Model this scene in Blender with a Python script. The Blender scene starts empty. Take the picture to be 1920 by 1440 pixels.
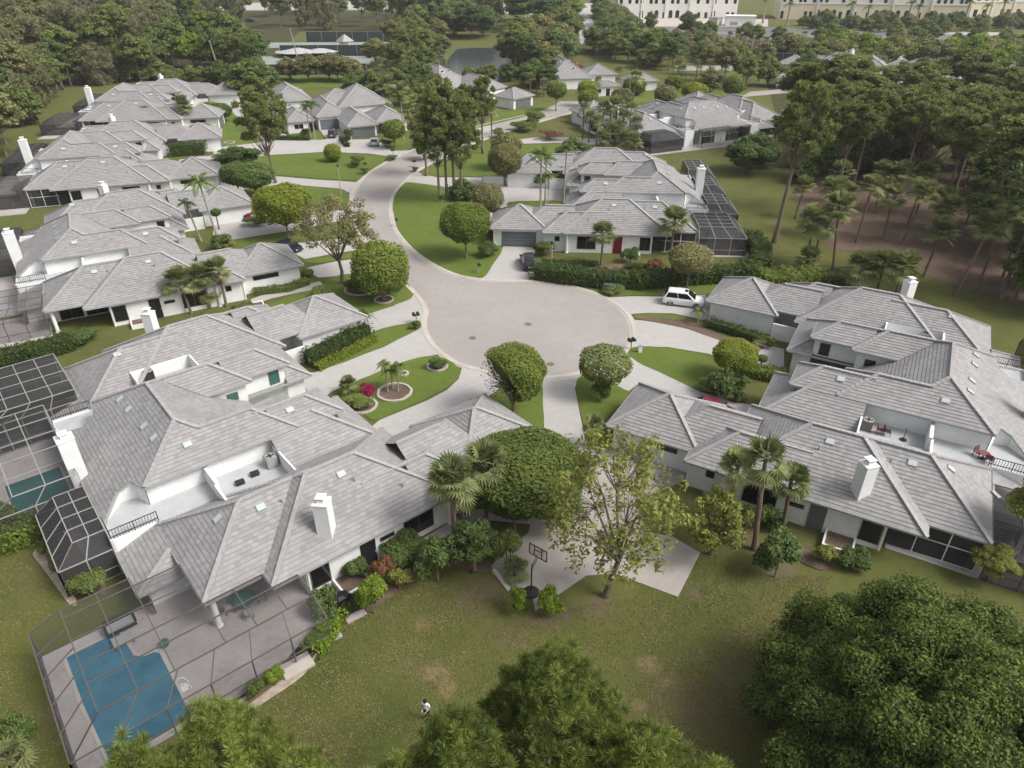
import bpy, bmesh, math, random
import numpy as np
from mathutils import Vector, Matrix
from math import radians as rad, sin, cos, pi

SC = bpy.context.scene
COL = SC.collection
# ------------------------------------------------------------------ camera, sky, sun
CAM_H, PITCH, FPX = 38.0, 31.5, 1333.0          # metres above ground, degrees below the horizon, focal length for a 1920 px wide picture
cam_d = bpy.data.cameras.new("camera"); cam = bpy.data.objects.new("camera", cam_d); COL.objects.link(cam)
cam.location = (0, 0, CAM_H); cam.rotation_euler = (rad(90 - PITCH), 0, 0)
cam_d.sensor_width = 36; cam_d.lens = FPX / 1920 * 36; cam_d.clip_end = 5000; cam_d.clip_start = .5
SC.camera = cam
SUN_EL, SUN_AZ = 48.0, 108.0                     # azimuth: degrees clockwise from +Y
world = bpy.data.worlds.new("World"); SC.world = world; world.use_nodes = True
nt = world.node_tree
sky = nt.nodes.new("ShaderNodeTexSky"); sky.sky_type = 'NISHITA'; sky.sun_disc = False
sky.sun_elevation = rad(SUN_EL); sky.sun_rotation = rad(SUN_AZ); sky.air_density = 1.0; sky.dust_density = 5.0; sky.ozone_density = 1.0
hs = nt.nodes.new("ShaderNodeHueSaturation"); hs.inputs['Saturation'].default_value = .28
nt.links.new(sky.outputs[0], hs.inputs['Color']); nt.links.new(hs.outputs[0], nt.nodes['Background'].inputs[0])
nt.nodes['Background'].inputs[1].default_value = .15
sun_d = bpy.data.lights.new("sun", 'SUN'); sun = bpy.data.objects.new("sun", sun_d); COL.objects.link(sun)
sun_d.energy = 1.9; sun_d.angle = rad(20); sun_d.color = (1, .955, .89)
az, el = rad(SUN_AZ), rad(SUN_EL)
sun.rotation_euler = Vector((sin(az) * cos(el), cos(az) * cos(el), sin(el))).to_track_quat('Z', 'Y').to_euler()
SC.view_settings.view_transform = 'Standard'; SC.view_settings.look = 'None'
SC.view_settings.exposure = 0.33; SC.view_settings.gamma = 1
SC.cycles.max_bounces = 6; SC.cycles.transparent_max_bounces = 10; SC.cycles.diffuse_bounces = 3

# ------------------------------------------------------------------ pixel helpers (photo pixels, 1920 x 1440 -> points of the place)
TP = rad(PITCH)
def ray(px, py):
    u = (px - 960) / FPX; v = -(py - 720) / FPX
    return Vector((u, cos(TP) + v * sin(TP), -sin(TP) + v * cos(TP)))
def G(px, py, z=0.0):
    d = ray(px, py); s = (z - CAM_H) / d.z
    return Vector((d.x * s, d.y * s, z))
def height_at(base, py):                        # height of a point above base that shows at picture row py
    v = -(py - 720) / FPX
    return CAM_H + base.y * (-sin(TP) + v * cos(TP)) / (cos(TP) + v * sin(TP))
def mpp(p):                                     # metres per picture pixel at point p
    return (p.y * cos(TP) + (CAM_H - p.z) * sin(TP)) / FPX

# ------------------------------------------------------------------ object helpers
def tag(o, label=None, cat=None, group=None, kind=None):
    if label: o['label'] = label
    if cat: o['category'] = cat
    if group: o['group'] = group
    if kind: o['kind'] = kind
    return o
def empty(name, loc=(0, 0, 0), rz=0.0, label=None, cat=None, group=None):
    o = bpy.data.objects.new(name, None); COL.objects.link(o); o.location = loc; o.rotation_euler = (0, 0, rz); o.empty_display_size = .3
    return tag(o, label, cat, group)
def link(name, me, parent=None):
    o = bpy.data.objects.new(name, me); COL.objects.link(o)
    if parent: o.parent = parent
    return o
def copy_tree(o, parent=None):
    c = o.copy(); COL.objects.link(c); c.parent = parent
    for ch in o.children: copy_tree(ch, c)
    return c
def npmesh(name, V, F, mats, attr=None, midx=None, smooth=False):
    V = np.asarray(V, dtype=np.float32); F = np.asarray(F, dtype=np.int32); k = F.shape[1]
    me = bpy.data.meshes.new(name); me.vertices.add(len(V)); me.vertices.foreach_set('co', V.ravel())
    me.loops.add(F.size); me.loops.foreach_set('vertex_index', F.ravel())
    me.polygons.add(len(F)); me.polygons.foreach_set('loop_start', np.arange(0, F.size, k, dtype=np.int32))
    if midx is not None: me.polygons.foreach_set('material_index', np.asarray(midx, dtype=np.int32))
    me.polygons.foreach_set('use_smooth', np.full(len(F), smooth))
    for m in mats: me.materials.append(m)
    if attr is not None:
        a = me.attributes.new('tint', 'FLOAT', 'POINT'); a.data.foreach_set('value', np.asarray(attr, dtype=np.float32))
    me.update(calc_edges=True); return me

class MB:                                       # collects shapes, builds ONE mesh
    def __init__(s): s.v = []; s.f = []; s.m = []; s.uv = []
    def face(s, pts, m=0, uv=None):
        b = len(s.v); s.v += [tuple(p) for p in pts]; s.f.append(tuple(range(b, b + len(pts)))); s.m.append(m)
        s.uv.append(uv or [(0, 0)] * len(pts))
    def box(s, x0, x1, y0, y1, z0, z1, m=0):
        x0, x1 = min(x0, x1), max(x0, x1); y0, y1 = min(y0, y1), max(y0, y1)
        p = [(x0, y0, z0), (x1, y0, z0), (x1, y1, z0), (x0, y1, z0), (x0, y0, z1), (x1, y0, z1), (x1, y1, z1), (x0, y1, z1)]
        for q in ((0, 3, 2, 1), (4, 5, 6, 7), (0, 1, 5, 4), (1, 2, 6, 5), (2, 3, 7, 6), (3, 0, 4, 7)): s.face([p[i] for i in q], m)
    def bar(s, a, b, w, h=None, m=0, up=Vector((0, 0, 1))):
        a, b = Vector(a), Vector(b); d = b - a
        if d.length < 1e-4: return
        d.normalize(); sd = d.cross(up)
        if sd.length < 1e-3: sd = d.cross(Vector((1, 0, 0)))
        sd.normalize(); u = sd.cross(d).normalized(); h = w if h is None else h
        q = []
        for c in (a, b):
            for i, j in ((-1, -1), (1, -1), (1, 1), (-1, 1)): q.append(c + sd * i * w / 2 + u * j * h / 2)
        for t in ((0, 1, 5, 4), (1, 2, 6, 5), (2, 3, 7, 6), (3, 0, 4, 7), (3, 2, 1, 0), (4, 5, 6, 7)): s.face([q[i] for i in t], m)
    def tube(s, pts, rs, n=7, m=0, cap=True):
        pts = [Vector(p) for p in pts]; prev = None; rings = []
        for i, p in enumerate(pts):
            d = (pts[min(i + 1, len(pts) - 1)] - pts[max(i - 1, 0)]).normalized()
            x = d.cross(Vector((0, 1, 0.01)) if abs(d.y) < .9 else Vector((1, 0, 0))).normalized()
            y = d.cross(x); r = rs[i] if isinstance(rs, (list, tuple)) else rs
            rings.append([p + (x * cos(2 * pi * k / n) + y * sin(2 * pi * k / n)) * r for k in range(n)])
        for a, b in zip(rings, rings[1:]):
            for k in range(n): s.face([a[k], a[(k + 1) % n], b[(k + 1) % n], b[k]], m)
        if cap: s.face(rings[0][::-1], m); s.face(rings[-1], m)
    def lathe(s, prof, c=(0, 0, 0), n=16, m=0):
        c = Vector(c); R = [[c + Vector((r * cos(2 * pi * k / n), r * sin(2 * pi * k / n), z)) for k in range(n)] for r, z in prof]
        for a, b in zip(R, R[1:]):
            for k in range(n): s.face([a[k], a[(k + 1) % n], b[(k + 1) % n], b[k]], m)
        s.face(R[-1], m)
    def poly_prism(s, pts, z0, z1, m=0):        # pts: (x, y)
        s.face([(p[0], p[1], z1) for p in pts], m)
        n = len(pts)
        for i in range(n):
            a, b = pts[i], pts[(i + 1) % n]; s.face([(a[0], a[1], z0), (b[0], b[1], z0), (b[0], b[1], z1), (a[0], a[1], z1)], m)
    def mesh(s, name, mats, flip=False, smooth=False, uv=False):
        me = bpy.data.meshes.new(name)
        vs = [(x, -y, z) for x, y, z in s.v] if flip else s.v
        me.from_pydata(vs, [], [f[::-1] for f in s.f] if flip else s.f)
        for m in (mats if isinstance(mats, (list, tuple)) else [mats]): me.materials.append(m)
        me.polygons.foreach_set('material_index', s.m); me.polygons.foreach_set('use_smooth', [smooth] * len(s.f))
        if uv:
            l = me.uv_layers.new(name='UVMap'); out = []
            for t in s.uv: out += [c for p in (t[::-1] if flip else t) for c in p]
            l.data.foreach_set('uv', out)
        me.update(); return me
    def build(s, name, mats, parent=None, **k): return link(name, s.mesh(name, mats, **k), parent)

# ------------------------------------------------------------------ materials
def mat(name, col=(.5, .5, .5), rough=.7, metal=0.0, spec=.3, noise=None, alpha=None, bump=None):
    """noise = (scale, colour2, amount[, detail]) on object coordinates"""
    m = bpy.data.materials.new(name); m.use_nodes = True; t = m.node_tree; b = t.nodes['Principled BSDF']
    b.inputs['Base Color'].default_value = (*col, 1); b.inputs['Roughness'].default_value = rough
    b.inputs['Metallic'].default_value = metal; b.inputs['Specular IOR Level'].default_value = spec
    if alpha is not None: b.inputs['Alpha'].default_value = alpha
    if noise:
        tc = t.nodes.new('ShaderNodeTexCoord'); nz = t.nodes.new('ShaderNodeTexNoise'); nz.inputs['Scale'].default_value = noise[0]
        nz.inputs['Detail'].default_value = noise[3] if len(noise) > 3 else 6; nz.inputs['Roughness'].default_value = .65
        t.links.new(tc.outputs['Object'], nz.inputs['Vector'])
        mr = t.nodes.new('ShaderNodeMapRange'); mr.inputs[1].default_value = .35; mr.inputs[2].default_value = .65; mr.inputs[4].default_value = noise[2]
        t.links.new(nz.outputs['Fac'], mr.inputs[0])
        mx = t.nodes.new('ShaderNodeMix'); mx.data_type = 'RGBA'; mx.inputs[6].default_value = (*col, 1); mx.inputs[7].default_value = (*noise[1], 1)
        t.links.new(mr.outputs[0], mx.inputs[0]); t.links.new(mx.outputs[2], b.inputs['Base Color'])
        if bump:
            bp = t.nodes.new('ShaderNodeBump'); bp.inputs['Strength'].default_value = bump; bp.inputs['Distance'].default_value = .05
            t.links.new(nz.outputs['Fac'], bp.inputs['Height']); t.links.new(bp.outputs[0], b.inputs['Normal'])
    return m
def multi(name, base, layers, rough=.9, spec=.15, bump=None):
    """layers: (scale, lo, hi, colour, amount, stretch) mixed in turn over base; world-space noise"""
    m = bpy.data.materials.new(name); m.use_nodes = True; t = m.node_tree; b = t.nodes['Principled BSDF']
    b.inputs['Roughness'].default_value = rough; b.inputs['Specular IOR Level'].default_value = spec
    g = t.nodes.new('ShaderNodeNewGeometry'); cur = None; last = None
    for i, (sc, lo, hi, c, amt, st) in enumerate(layers):
        mp = t.nodes.new('ShaderNodeMapping'); mp.inputs['Scale'].default_value = st; mp.inputs['Location'].default_value = (i * 37.1, i * 11.7, 0)
        t.links.new(g.outputs['Position'], mp.inputs['Vector'])
        nz = t.nodes.new('ShaderNodeTexNoise'); nz.inputs['Scale'].default_value = sc; nz.inputs['Detail'].default_value = 5; nz.inputs['Roughness'].default_value = .6
        t.links.new(mp.outputs[0], nz.inputs['Vector'])
        mr = t.nodes.new('ShaderNodeMapRange'); mr.inputs[1].default_value = lo; mr.inputs[2].default_value = hi; mr.inputs[4].default_value = amt
        t.links.new(nz.outputs['Fac'], mr.inputs[0])
        mx = t.nodes.new('ShaderNodeMix'); mx.data_type = 'RGBA'; mx.inputs[6].default_value = (*base, 1); mx.inputs[7].default_value = (*c, 1)
        if cur: t.links.new(cur, mx.inputs[6])
        t.links.new(mr.outputs[0], mx.inputs[0]); cur = mx.outputs[2]; last = nz
    t.links.new(cur, b.inputs['Base Color'])
    if bump:
        bp = t.nodes.new('ShaderNodeBump'); bp.inputs['Strength'].default_value = bump; bp.inputs['Distance'].default_value = .08
        t.links.new(last.outputs['Fac'], bp.inputs['Height']); t.links.new(bp.outputs[0], b.inputs['Normal'])
    return m
def leafmat(name, c1, c2, trans=.34, rough=.6):
    """leaf colour runs c1..c2 with each leaf's own tint, shifted a little from plant to plant"""
    m = bpy.data.materials.new(name); m.use_nodes = True; t = m.node_tree; b = t.nodes['Principled BSDF']
    b.inputs['Roughness'].default_value = rough; b.inputs['Specular IOR Level'].default_value = .25
    a = t.nodes.new('ShaderNodeAttribute'); a.attribute_name = 'tint'
    oi = t.nodes.new('ShaderNodeObjectInfo')
    ad = t.nodes.new('ShaderNodeMath'); ad.operation = 'MULTIPLY_ADD'; ad.inputs[1].default_value = .35
    t.links.new(oi.outputs['Random'], ad.inputs[0]); t.links.new(a.outputs['Fac'], ad.inputs[2])
    sb = t.nodes.new('ShaderNodeMath'); sb.operation = 'SUBTRACT'; sb.inputs[1].default_value = .17; sb.use_clamp = True
    t.links.new(ad.outputs[0], sb.inputs[0])
    mx = t.nodes.new('ShaderNodeMix'); mx.data_type = 'RGBA'; mx.inputs[6].default_value = (*c1, 1); mx.inputs[7].default_value = (*c2, 1)
    t.links.new(sb.outputs[0], mx.inputs[0]); t.links.new(mx.outputs[2], b.inputs['Base Color'])
    tr = t.nodes.new('ShaderNodeBsdfTranslucent'); t.links.new(mx.outputs[2], tr.inputs['Color'])
    ms = t.nodes.new('ShaderNodeMixShader'); ms.inputs[0].default_value = trans
    t.links.new(b.outputs[0], ms.inputs[1]); t.links.new(tr.outputs[0], ms.inputs[2])
    t.links.new(ms.outputs[0], t.nodes['Material Output'].inputs['Surface'])
    return m
ONE = (1, 1, 1)
M = {}
def tile_material():
    m = bpy.data.materials.new('roof_tile'); m.use_nodes = True; t = m.node_tree; b = t.nodes['Principled BSDF']
    b.inputs['Roughness'].default_value = .62; b.inputs['Specular IOR Level'].default_value = .35
    uv = t.nodes.new('ShaderNodeUVMap'); uv.uv_map = 'UVMap'
    br = t.nodes.new('ShaderNodeTexBrick'); br.inputs['Scale'].default_value = 1; br.inputs['Brick Width'].default_value = .38; br.inputs['Row Height'].default_value = .33
    br.inputs['Mortar Size'].default_value = .008; br.inputs['Bias'].default_value = .0; br.offset = .5
    br.inputs['Color1'].default_value = (.25, .243, .243, 1); br.inputs['Color2'].default_value = (.325, .315, .311, 1); br.inputs['Mortar'].default_value = (.22, .215, .22, 1)
    t.links.new(uv.outputs[0], br.inputs['Vector'])
    g = t.nodes.new('ShaderNodeNewGeometry'); nz = t.nodes.new('ShaderNodeTexNoise'); nz.inputs['Scale'].default_value = .35; nz.inputs['Detail'].default_value = 7
    t.links.new(g.outputs['Position'], nz.inputs['Vector'])
    mr = t.nodes.new('ShaderNodeMapRange'); mr.inputs[1].default_value = .3; mr.inputs[2].default_value = .7; mr.inputs[3].default_value = .91; mr.inputs[4].default_value = 1.07
    t.links.new(nz.outputs['Fac'], mr.inputs[0])
    mx = t.nodes.new('ShaderNodeMix'); mx.data_type = 'RGBA'; mx.blend_type = 'MULTIPLY'; mx.inputs[0].default_value = 1
    t.links.new(br.outputs['Color'], mx.inputs[6]); t.links.new(mr.outputs[0], mx.inputs[7]); 
    # a few very pale replacement tiles
    t.links.new(mx.outputs[2], b.inputs['Base Color']); return m
M['tile'] = tile_material()
M['butt'] = mat('tile_edge_shade', (.17, .165, .17), .9)  # darker than the tiles: shadow line under each course put into the colour
M['cap'] = mat('ridge_tile', (.40, .385, .38), .7, noise=(3, (.31, .30, .30), 1))
M['gutter'] = mat('gutter_metal', (.33, .33, .33), .5)
M['white'] = mat('white_stucco', (.78, .79, .78), .85, noise=(.6, (.68, .69, .68), 1), bump=.1)
M['trim'] = mat('white_paint', (.8, .8, .79), .5)
M['glass'] = mat('dark_glass', (.012, .013, .015), .08, spec=.6)
M['greenglass'] = mat('green_glass', (.05, .14, .12), .1, spec=.6)
M['skyl'] = mat('skylight_glass', (.44, .50, .53), .25, spec=.5)
M['door_grey'] = mat('garage_door_grey', (.13, .14, .15), .5)
M['door_red'] = mat('red_door_paint', (.16, .012, .02), .4)
M['door_dark'] = mat('dark_door', (.02, .02, .022), .4)
M['deck'] = mat('deck_membrane', (.47, .48, .49), .8, noise=(.5, (.38, .39, .40), 1))
M['iron'] = mat('black_iron', (.03, .03, .03), .5)
M['alu'] = mat('bronze_aluminium', (.115, .10, .09), .5)
M['alu_pale'] = mat('pale_aluminium', (.34, .33, .31), .5)
def screenmat(name, op, c=.10):
    m = bpy.data.materials.new(name); m.use_nodes = True; t = m.node_tree; b = t.nodes['Principled BSDF']
    b.inputs['Base Color'].default_value = (c, c, c * 1.06, 1); b.inputs['Roughness'].default_value = .8
    tr = t.nodes.new('ShaderNodeBsdfTransparent'); ms = t.nodes.new('ShaderNodeMixShader'); ms.inputs[0].default_value = op
    t.links.new(tr.outputs[0], ms.inputs[1]); t.links.new(b.outputs[0], ms.inputs[2]); t.links.new(ms.outputs[0], t.nodes['Material Output'].inputs['Surface'])
    return m
M['screen'] = screenmat('insect_screen', .30, .05)
M['screen_dense'] = screenmat('dense_insect_screen', .74, .035)
M['grass'] = multi('back_lawn', (.125, .13, .036), [
    (.05, .42, .62, (.165, .15, .055), 1, ONE), (.30, .45, .7, (.065, .09, .02), .85, ONE), (.16, .52, .68, (.19, .15, .08), .7, ONE),
    (1.1, .56, .72, (.23, .185, .11), .6, ONE), (.7, .5, .66, (.075, .105, .02), .6, ONE), (5, .45, .65, (.16, .15, .055), .6, ONE), (14, .4, .62, (.055, .08, .015), .7, ONE), (40, .4, .65, (.14, .15, .045), .5, ONE)], bump=.7)
M['lawn'] = multi('front_lawn', (.125, .175, .034), [
    (.12, .4, .65, (.165, .20, .046), 1, ONE), (.6, .5, .75, (.085, .125, .022), .7, ONE), (.3, .55, .7, (.17, .165, .06), .6, ONE), (5, .45, .65, (.085, .115, .02), .5, ONE), (16, .35, .65, (.07, .105, .018), .5, ONE)], bump=.5)
M['mulch'] = multi('mulch', (.115, .075, .055), [(.3, .4, .65, (.17, .12, .09), 1, ONE), (2, .45, .7, (.08, .055, .04), .8, ONE), (12, .4, .7, (.24, .19, .15), .5, ONE)], bump=.6)
M['asphalt'] = multi('old_road_surface', (.325, .30, .28), [(.08, .4, .62, (.37, .343, .322), 1, ONE), (.5, .5, .72, (.29, .265, .245), .6, ONE), (2.2, .56, .68, (.26, .235, .215), .5, (1, .35, 1)), (3, .45, .7, (.37, .34, .325), .6, ONE), (7, .62, .74, (.20, .18, .165), .55, ONE), (30, .3, .7, (.29, .265, .25), .4, ONE)], bump=.2)
M['concrete'] = multi('drive_concrete', (.43, .41, .395), [(.15, .4, .65, (.40, .38, .37), 1, ONE), (.9, .5, .72, (.36, .34, .33), .5, ONE), (1.5, .5, .75, (.49, .475, .46), .7, ONE), (14, .4, .7, (.41, .39, .38), .4, ONE)], bump=.1)
M['court'] = multi('court_concrete', (.37, .335, .31), [(.2, .4, .65, (.32, .29, .27), 1, ONE), (1.5, .5, .75, (.41, .375, .35), .7, ONE), (7, .55, .75, (.28, .25, .23), .4, ONE)])
M['kerb'] = multi('kerb_concrete', (.50, .46, .41), [(.4, .4, .65, (.42, .385, .345), 1, ONE)])
M['patio'] = multi('patio_deck', (.42, .385, .375), [(.35, .4, .65, (.33, .30, .30), 1, ONE), (2.5, .45, .7, (.46, .42, .40), .6, ONE)])
def worn(m, spots):
    # worn, dry patches with ragged edges at fixed places of the lawn
    t = m.node_tree; b = t.nodes['Principled BSDF']; cur = b.inputs['Base Color'].links[0].from_socket; g = t.nodes.new('ShaderNodeNewGeometry')
    nz = t.nodes.new('ShaderNodeTexNoise'); nz.inputs['Scale'].default_value = .9; nz.inputs['Detail'].default_value = 8; nz.inputs['Roughness'].default_value = .75; t.links.new(g.outputs['Position'], nz.inputs['Vector'])
    for (x, y, r, c, amt) in spots:
        d = t.nodes.new('ShaderNodeVectorMath'); d.operation = 'DISTANCE'; d.inputs[1].default_value = (x, y, 0); t.links.new(g.outputs['Position'], d.inputs[0])
        a = t.nodes.new('ShaderNodeMath'); a.operation = 'MULTIPLY_ADD'; a.inputs[1].default_value = r * 3.2; t.links.new(nz.outputs['Fac'], a.inputs[0]); t.links.new(d.outputs['Value'], a.inputs[2])
        k = t.nodes.new('ShaderNodeMapRange'); k.inputs[1].default_value = r * 2.75; k.inputs[2].default_value = r * 1.9; k.inputs[3].default_value = 0; k.inputs[4].default_value = amt; t.links.new(a.outputs[0], k.inputs[0])
        mx = t.nodes.new('ShaderNodeMix'); mx.data_type = 'RGBA'; mx.inputs[7].default_value = (*c, 1); t.links.new(cur, mx.inputs[6]); t.links.new(k.outputs[0], mx.inputs[0]); cur = mx.outputs[2]
    t.links.new(cur, b.inputs['Base Color'])
DRY, DIRT, LUSH = (.25, .19, .10), (.17, .125, .09), (.05, .085, .016)
worn(M['grass'], [(*G(815, 1262)[:2], .9, DRY, .9), (*G(835, 1290)[:2], .7, DRY, .8), (*G(795, 1170)[:2], .7, DRY, .6), (*G(1215, 1245)[:2], .8, DRY, .8), (*G(1250, 1280)[:2], .8, DRY, .7), (*G(1200, 1325)[:2], .6, DRY, .8), (*G(960, 1190)[:2], 1.6, DIRT, .45),
    (*G(880, 1120)[:2], 1.5, DIRT, .6), (*G(1300, 1330)[:2], 2.6, DIRT, .55), (*G(1380, 1280)[:2], 2.5, DIRT, .6), (*G(1120, 1140)[:2], 1.4, DIRT, .6), (*G(620, 1260)[:2], 1.8, LUSH, .6), (*G(1330, 1130)[:2], 2.6, LUSH, .6), (*G(720, 1360)[:2], 2.0, LUSH, .5), (*G(70, 1180)[:2], 2.4, (.14, .15, .035), .6), (*G(140, 1330)[:2], 1.6, DIRT, .7), (*G(1050, 1150)[:2], 1.0, DIRT, .7), (*G(1450, 1060)[:2], 1.6, DIRT, .85), (*G(1390, 1000)[:2], 1.4, DIRT, .8), (*G(1020, 1160)[:2], 1.2, DIRT, .7), (*G(930, 1100)[:2], 1.1, DIRT, .85), (*G(1300, 1115)[:2], .7, DIRT, .8)])
M['sand'] = multi('pale_gravel', (.42, .36, .30), [(3, .4, .65, (.3, .24, .19), 1, ONE)], bump=.5)
M['darkasph'] = multi('car_park_asphalt', (.13, .13, .14), [(.1, .4, .65, (.18, .18, .185), 1, ONE)])
M['pool'] = mat('pool_water', (.022, .125, .20), .04, spec=.6, noise=(.45, (.05, .20, .29), 1), bump=.12)
M['pool_green'] = mat('pool_water_green', (.02, .10, .10), .06, spec=.5, noise=(.3, (.03, .14, .13), 1))
M['lake'] = mat('lake_water', (.05, .06, .062), .16, spec=.35, noise=(.6, (.07, .08, .08), 1), bump=.02)
M['bark'] = mat('bark', (.14, .10, .075), .95, noise=(4, (.24, .19, .15), 1), bump=.6)
M['palmbark'] = mat('palm_bark', (.22, .17, .13), .95, noise=(5, (.13, .09, .06), 1), bump=.6)
M['paletrunk'] = mat('pale_palm_trunk', (.36, .33, .28), .9, noise=(3, (.26, .23, .19), 1))
M['stone'] = mat('pale_stone', (.48, .44, .39), .9, noise=(3, (.36, .32, .28), 1), bump=.3)
LM = dict(
    ball=leafmat('clipped_leaf', (.08, .125, .02), (.25, .30, .055)),
    balltop=leafmat('bright_clipped_leaf', (.11, .155, .015), (.31, .34, .045)),  # yellower and brighter than the other clipped leaf
    olive=leafmat('olive_leaf', (.115, .125, .042), (.32, .30, .13)),
    dark=leafmat('dark_leaf', (.05, .088, .024), (.18, .245, .07)),
    mid=leafmat('mid_leaf', (.085, .125, .03), (.25, .29, .085)),
    yellow=leafmat('yellow_green_leaf', (.11, .14, .025), (.34, .345, .085)),
    lime=leafmat('lime_leaf', (.11, .17, .014), (.27, .36, .045)),
    pine=leafmat('pine_needle', (.085, .12, .034), (.30, .33, .11)),
    pinefg=leafmat('near_pine_needle', (.05, .08, .014), (.32, .38, .085), trans=.4),
    wispy=leafmat('wispy_needle', (.12, .13, .06), (.33, .32, .17)),
    palm=leafmat('fan_palm_leaf', (.10, .135, .045), (.38, .40, .17)),
    feather=leafmat('feather_palm_leaf', (.07, .125, .028), (.24, .29, .08)),
    red=leafmat('magenta_flower', (.20, .01, .05), (.42, .03, .12)),
    rust=leafmat('rust_leaf', (.12, .055, .03), (.30, .15, .08)),
    grey=leafmat('bare_twig', (.15, .12, .10), (.30, .25, .21), trans=.05))

# ------------------------------------------------------------------ foliage
def unit(n, rng):
    v = rng.normal(size=(n, 3)); return v / np.linalg.norm(v, axis=1, keepdims=True)
def quads(c, nrm, size, rng, aspect=.55, spread=.7, tintbase=None):
    """leaf cards (pointed diamonds) at c, facing roughly nrm"""
    n = len(c); nn = nrm + rng.normal(size=(n, 3)) * spread + np.array([[0, 0, .45]]); nn /= np.linalg.norm(nn, axis=1, keepdims=True)
    a = np.cross(nn, unit(n, rng)); a /= np.linalg.norm(a, axis=1, keepdims=True) + 1e-9; b = np.cross(nn, a)
    s = (size * rng.uniform(.6, 1.35, size=(n, 1))); a = a * s; b = b * s * aspect
    V = np.stack([c - a, c - b * 1 + a * .1, c + a, c + b + a * .1], 1).reshape(-1, 3)
    F = np.arange(4 * n).reshape(-1, 4); t = rng.uniform(0, 1, n) * .6
    t += .2 if tintbase is None else tintbase
    return V, F, np.repeat(t, 4)
def needles(c, size, rng, per=14, w=.06, up=.6):
    """tufts: per thin blades radiate from each point of c"""
    n = len(c); d = unit(n * per, rng); d[:, 2] = d[:, 2] * .8 + up * .6; d /= np.linalg.norm(d, axis=1, keepdims=True)
    cc = np.repeat(c, per, 0); s = size * rng.uniform(.7, 1.2, size=(n * per, 1))
    sd = np.cross(d, unit(n * per, rng)); sd /= np.linalg.norm(sd, axis=1, keepdims=True) + 1e-9; sd *= w * size
    V = np.stack([cc - sd * .4, cc + d * s * .6 - sd, cc + d * s, cc + d * s * .6 + sd], 1).reshape(-1, 3)
    t = np.repeat(rng.uniform(.1, .45, n), per) + rng.uniform(0, .4, n * per)
    return V, np.arange(4 * n * per).reshape(-1, 4), (t[:, None] + np.array([[-.3, 0, .25, 0]])).ravel()
def icoshell(c, r, rng, sub=2, wob=.08, tint=.15):
    bm = bmesh.new(); bmesh.ops.create_icosphere(bm, subdivisions=sub, radius=1)
    V = np.array([v.co[:] for v in bm.verts]); F = np.array([[v.index for v in f.verts] + [f.verts[2].index] for f in bm.faces]); bm.free()
    V = V * (1 + rng.normal(size=(len(V), 1)) * wob) * np.array(r) + np.array(c)
    return V, F[:, :3], np.full(len(V), tint)
def merge(parts):
    V, F, T, o = [], [], [], 0
    for v, f, t in parts:
        if f.shape[1] == 3: f = np.concatenate([f, f[:, 2:3]], 1)
        V.append(v); F.append(f + o); T.append(t); o += len(v)
    return np.concatenate(V), np.concatenate(F), np.concatenate(T)
def tri_clean(name, V, F, T, mats):
    tri = F[:, 2] == F[:, 3]
    if not tri.any(): return npmesh(name, V, F, mats, T)
    q = F[~tri]; t3 = F[tri][:, :3]; me = bpy.data.meshes.new(name)
    me.vertices.add(len(V)); me.vertices.foreach_set('co', V.astype(np.float32).ravel())
    loops = np.concatenate([q.ravel(), t3.ravel()]).astype(np.int32); me.loops.add(len(loops)); me.loops.foreach_set('vertex_index', loops)
    me.polygons.add(len(q) + len(t3)); st = np.concatenate([np.arange(len(q)) * 4, len(q) * 4 + np.arange(len(t3)) * 3]).astype(np.int32)
    me.polygons.foreach_set('loop_start', st)
    for m in mats: me.materials.append(m)
    a = me.attributes.new('tint', 'FLOAT', 'POINT'); a.data.foreach_set('value', T.astype(np.float32)); me.update(calc_edges=True); return me

def super_pts(n, rng, ex=2.6, flat_bottom=-.75):
    d = unit(n, rng); k = (np.hypot(d[:, 0], d[:, 1]) ** ex + np.abs(d[:, 2]) ** ex) ** (-1 / ex); return d * k[:, None] * .97, d
def ball_crown(seed, n, leaf, m, ex=2.7, core=True, bare=None):
    """clipped crown: dense shell of leaves over a leafy body, radius 1"""
    rng = np.random.default_rng(seed); p, d = super_pts(n, rng, ex)
    lump = 1 + .05 * np.sin(p[:, 0] * 4 + seed) * np.cos(p[:, 1] * 5 + seed) + .035 * np.sin(p[:, 2] * 7 + p[:, 0] * 6 + 2) + .03 * np.sin(p[:, 1] * 9 + p[:, 2] * 4) - .02
    p = p * (lump * rng.uniform(.88, 1.03, n))[:, None]; keep = np.ones(n, bool)
    if bare is not None:
        keep = ~((p @ np.array(bare[:3]) > bare[3]) & (rng.uniform(size=n) < .97))
        p, d = p[keep], d[keep]
    tb = .14 + .24 * np.clip(p[:, 2], -1, 1) + .10 * np.sin(p[:, 0] * 5 + 1) * np.sin(p[:, 1] * 4 + p[:, 2] * 5)  # upper leaves lighter: light from above put into the tint
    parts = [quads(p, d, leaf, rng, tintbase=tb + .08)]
    if core:
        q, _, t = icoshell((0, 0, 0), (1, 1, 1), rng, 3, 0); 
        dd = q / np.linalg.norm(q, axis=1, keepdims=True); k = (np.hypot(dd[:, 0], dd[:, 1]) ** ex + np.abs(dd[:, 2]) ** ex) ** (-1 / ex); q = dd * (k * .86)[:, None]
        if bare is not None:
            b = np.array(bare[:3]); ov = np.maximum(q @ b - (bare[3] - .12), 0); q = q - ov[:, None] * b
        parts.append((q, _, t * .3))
    V, F, T = merge(parts); return tri_clean('clipped_crown', V, F, T, [m])
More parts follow.
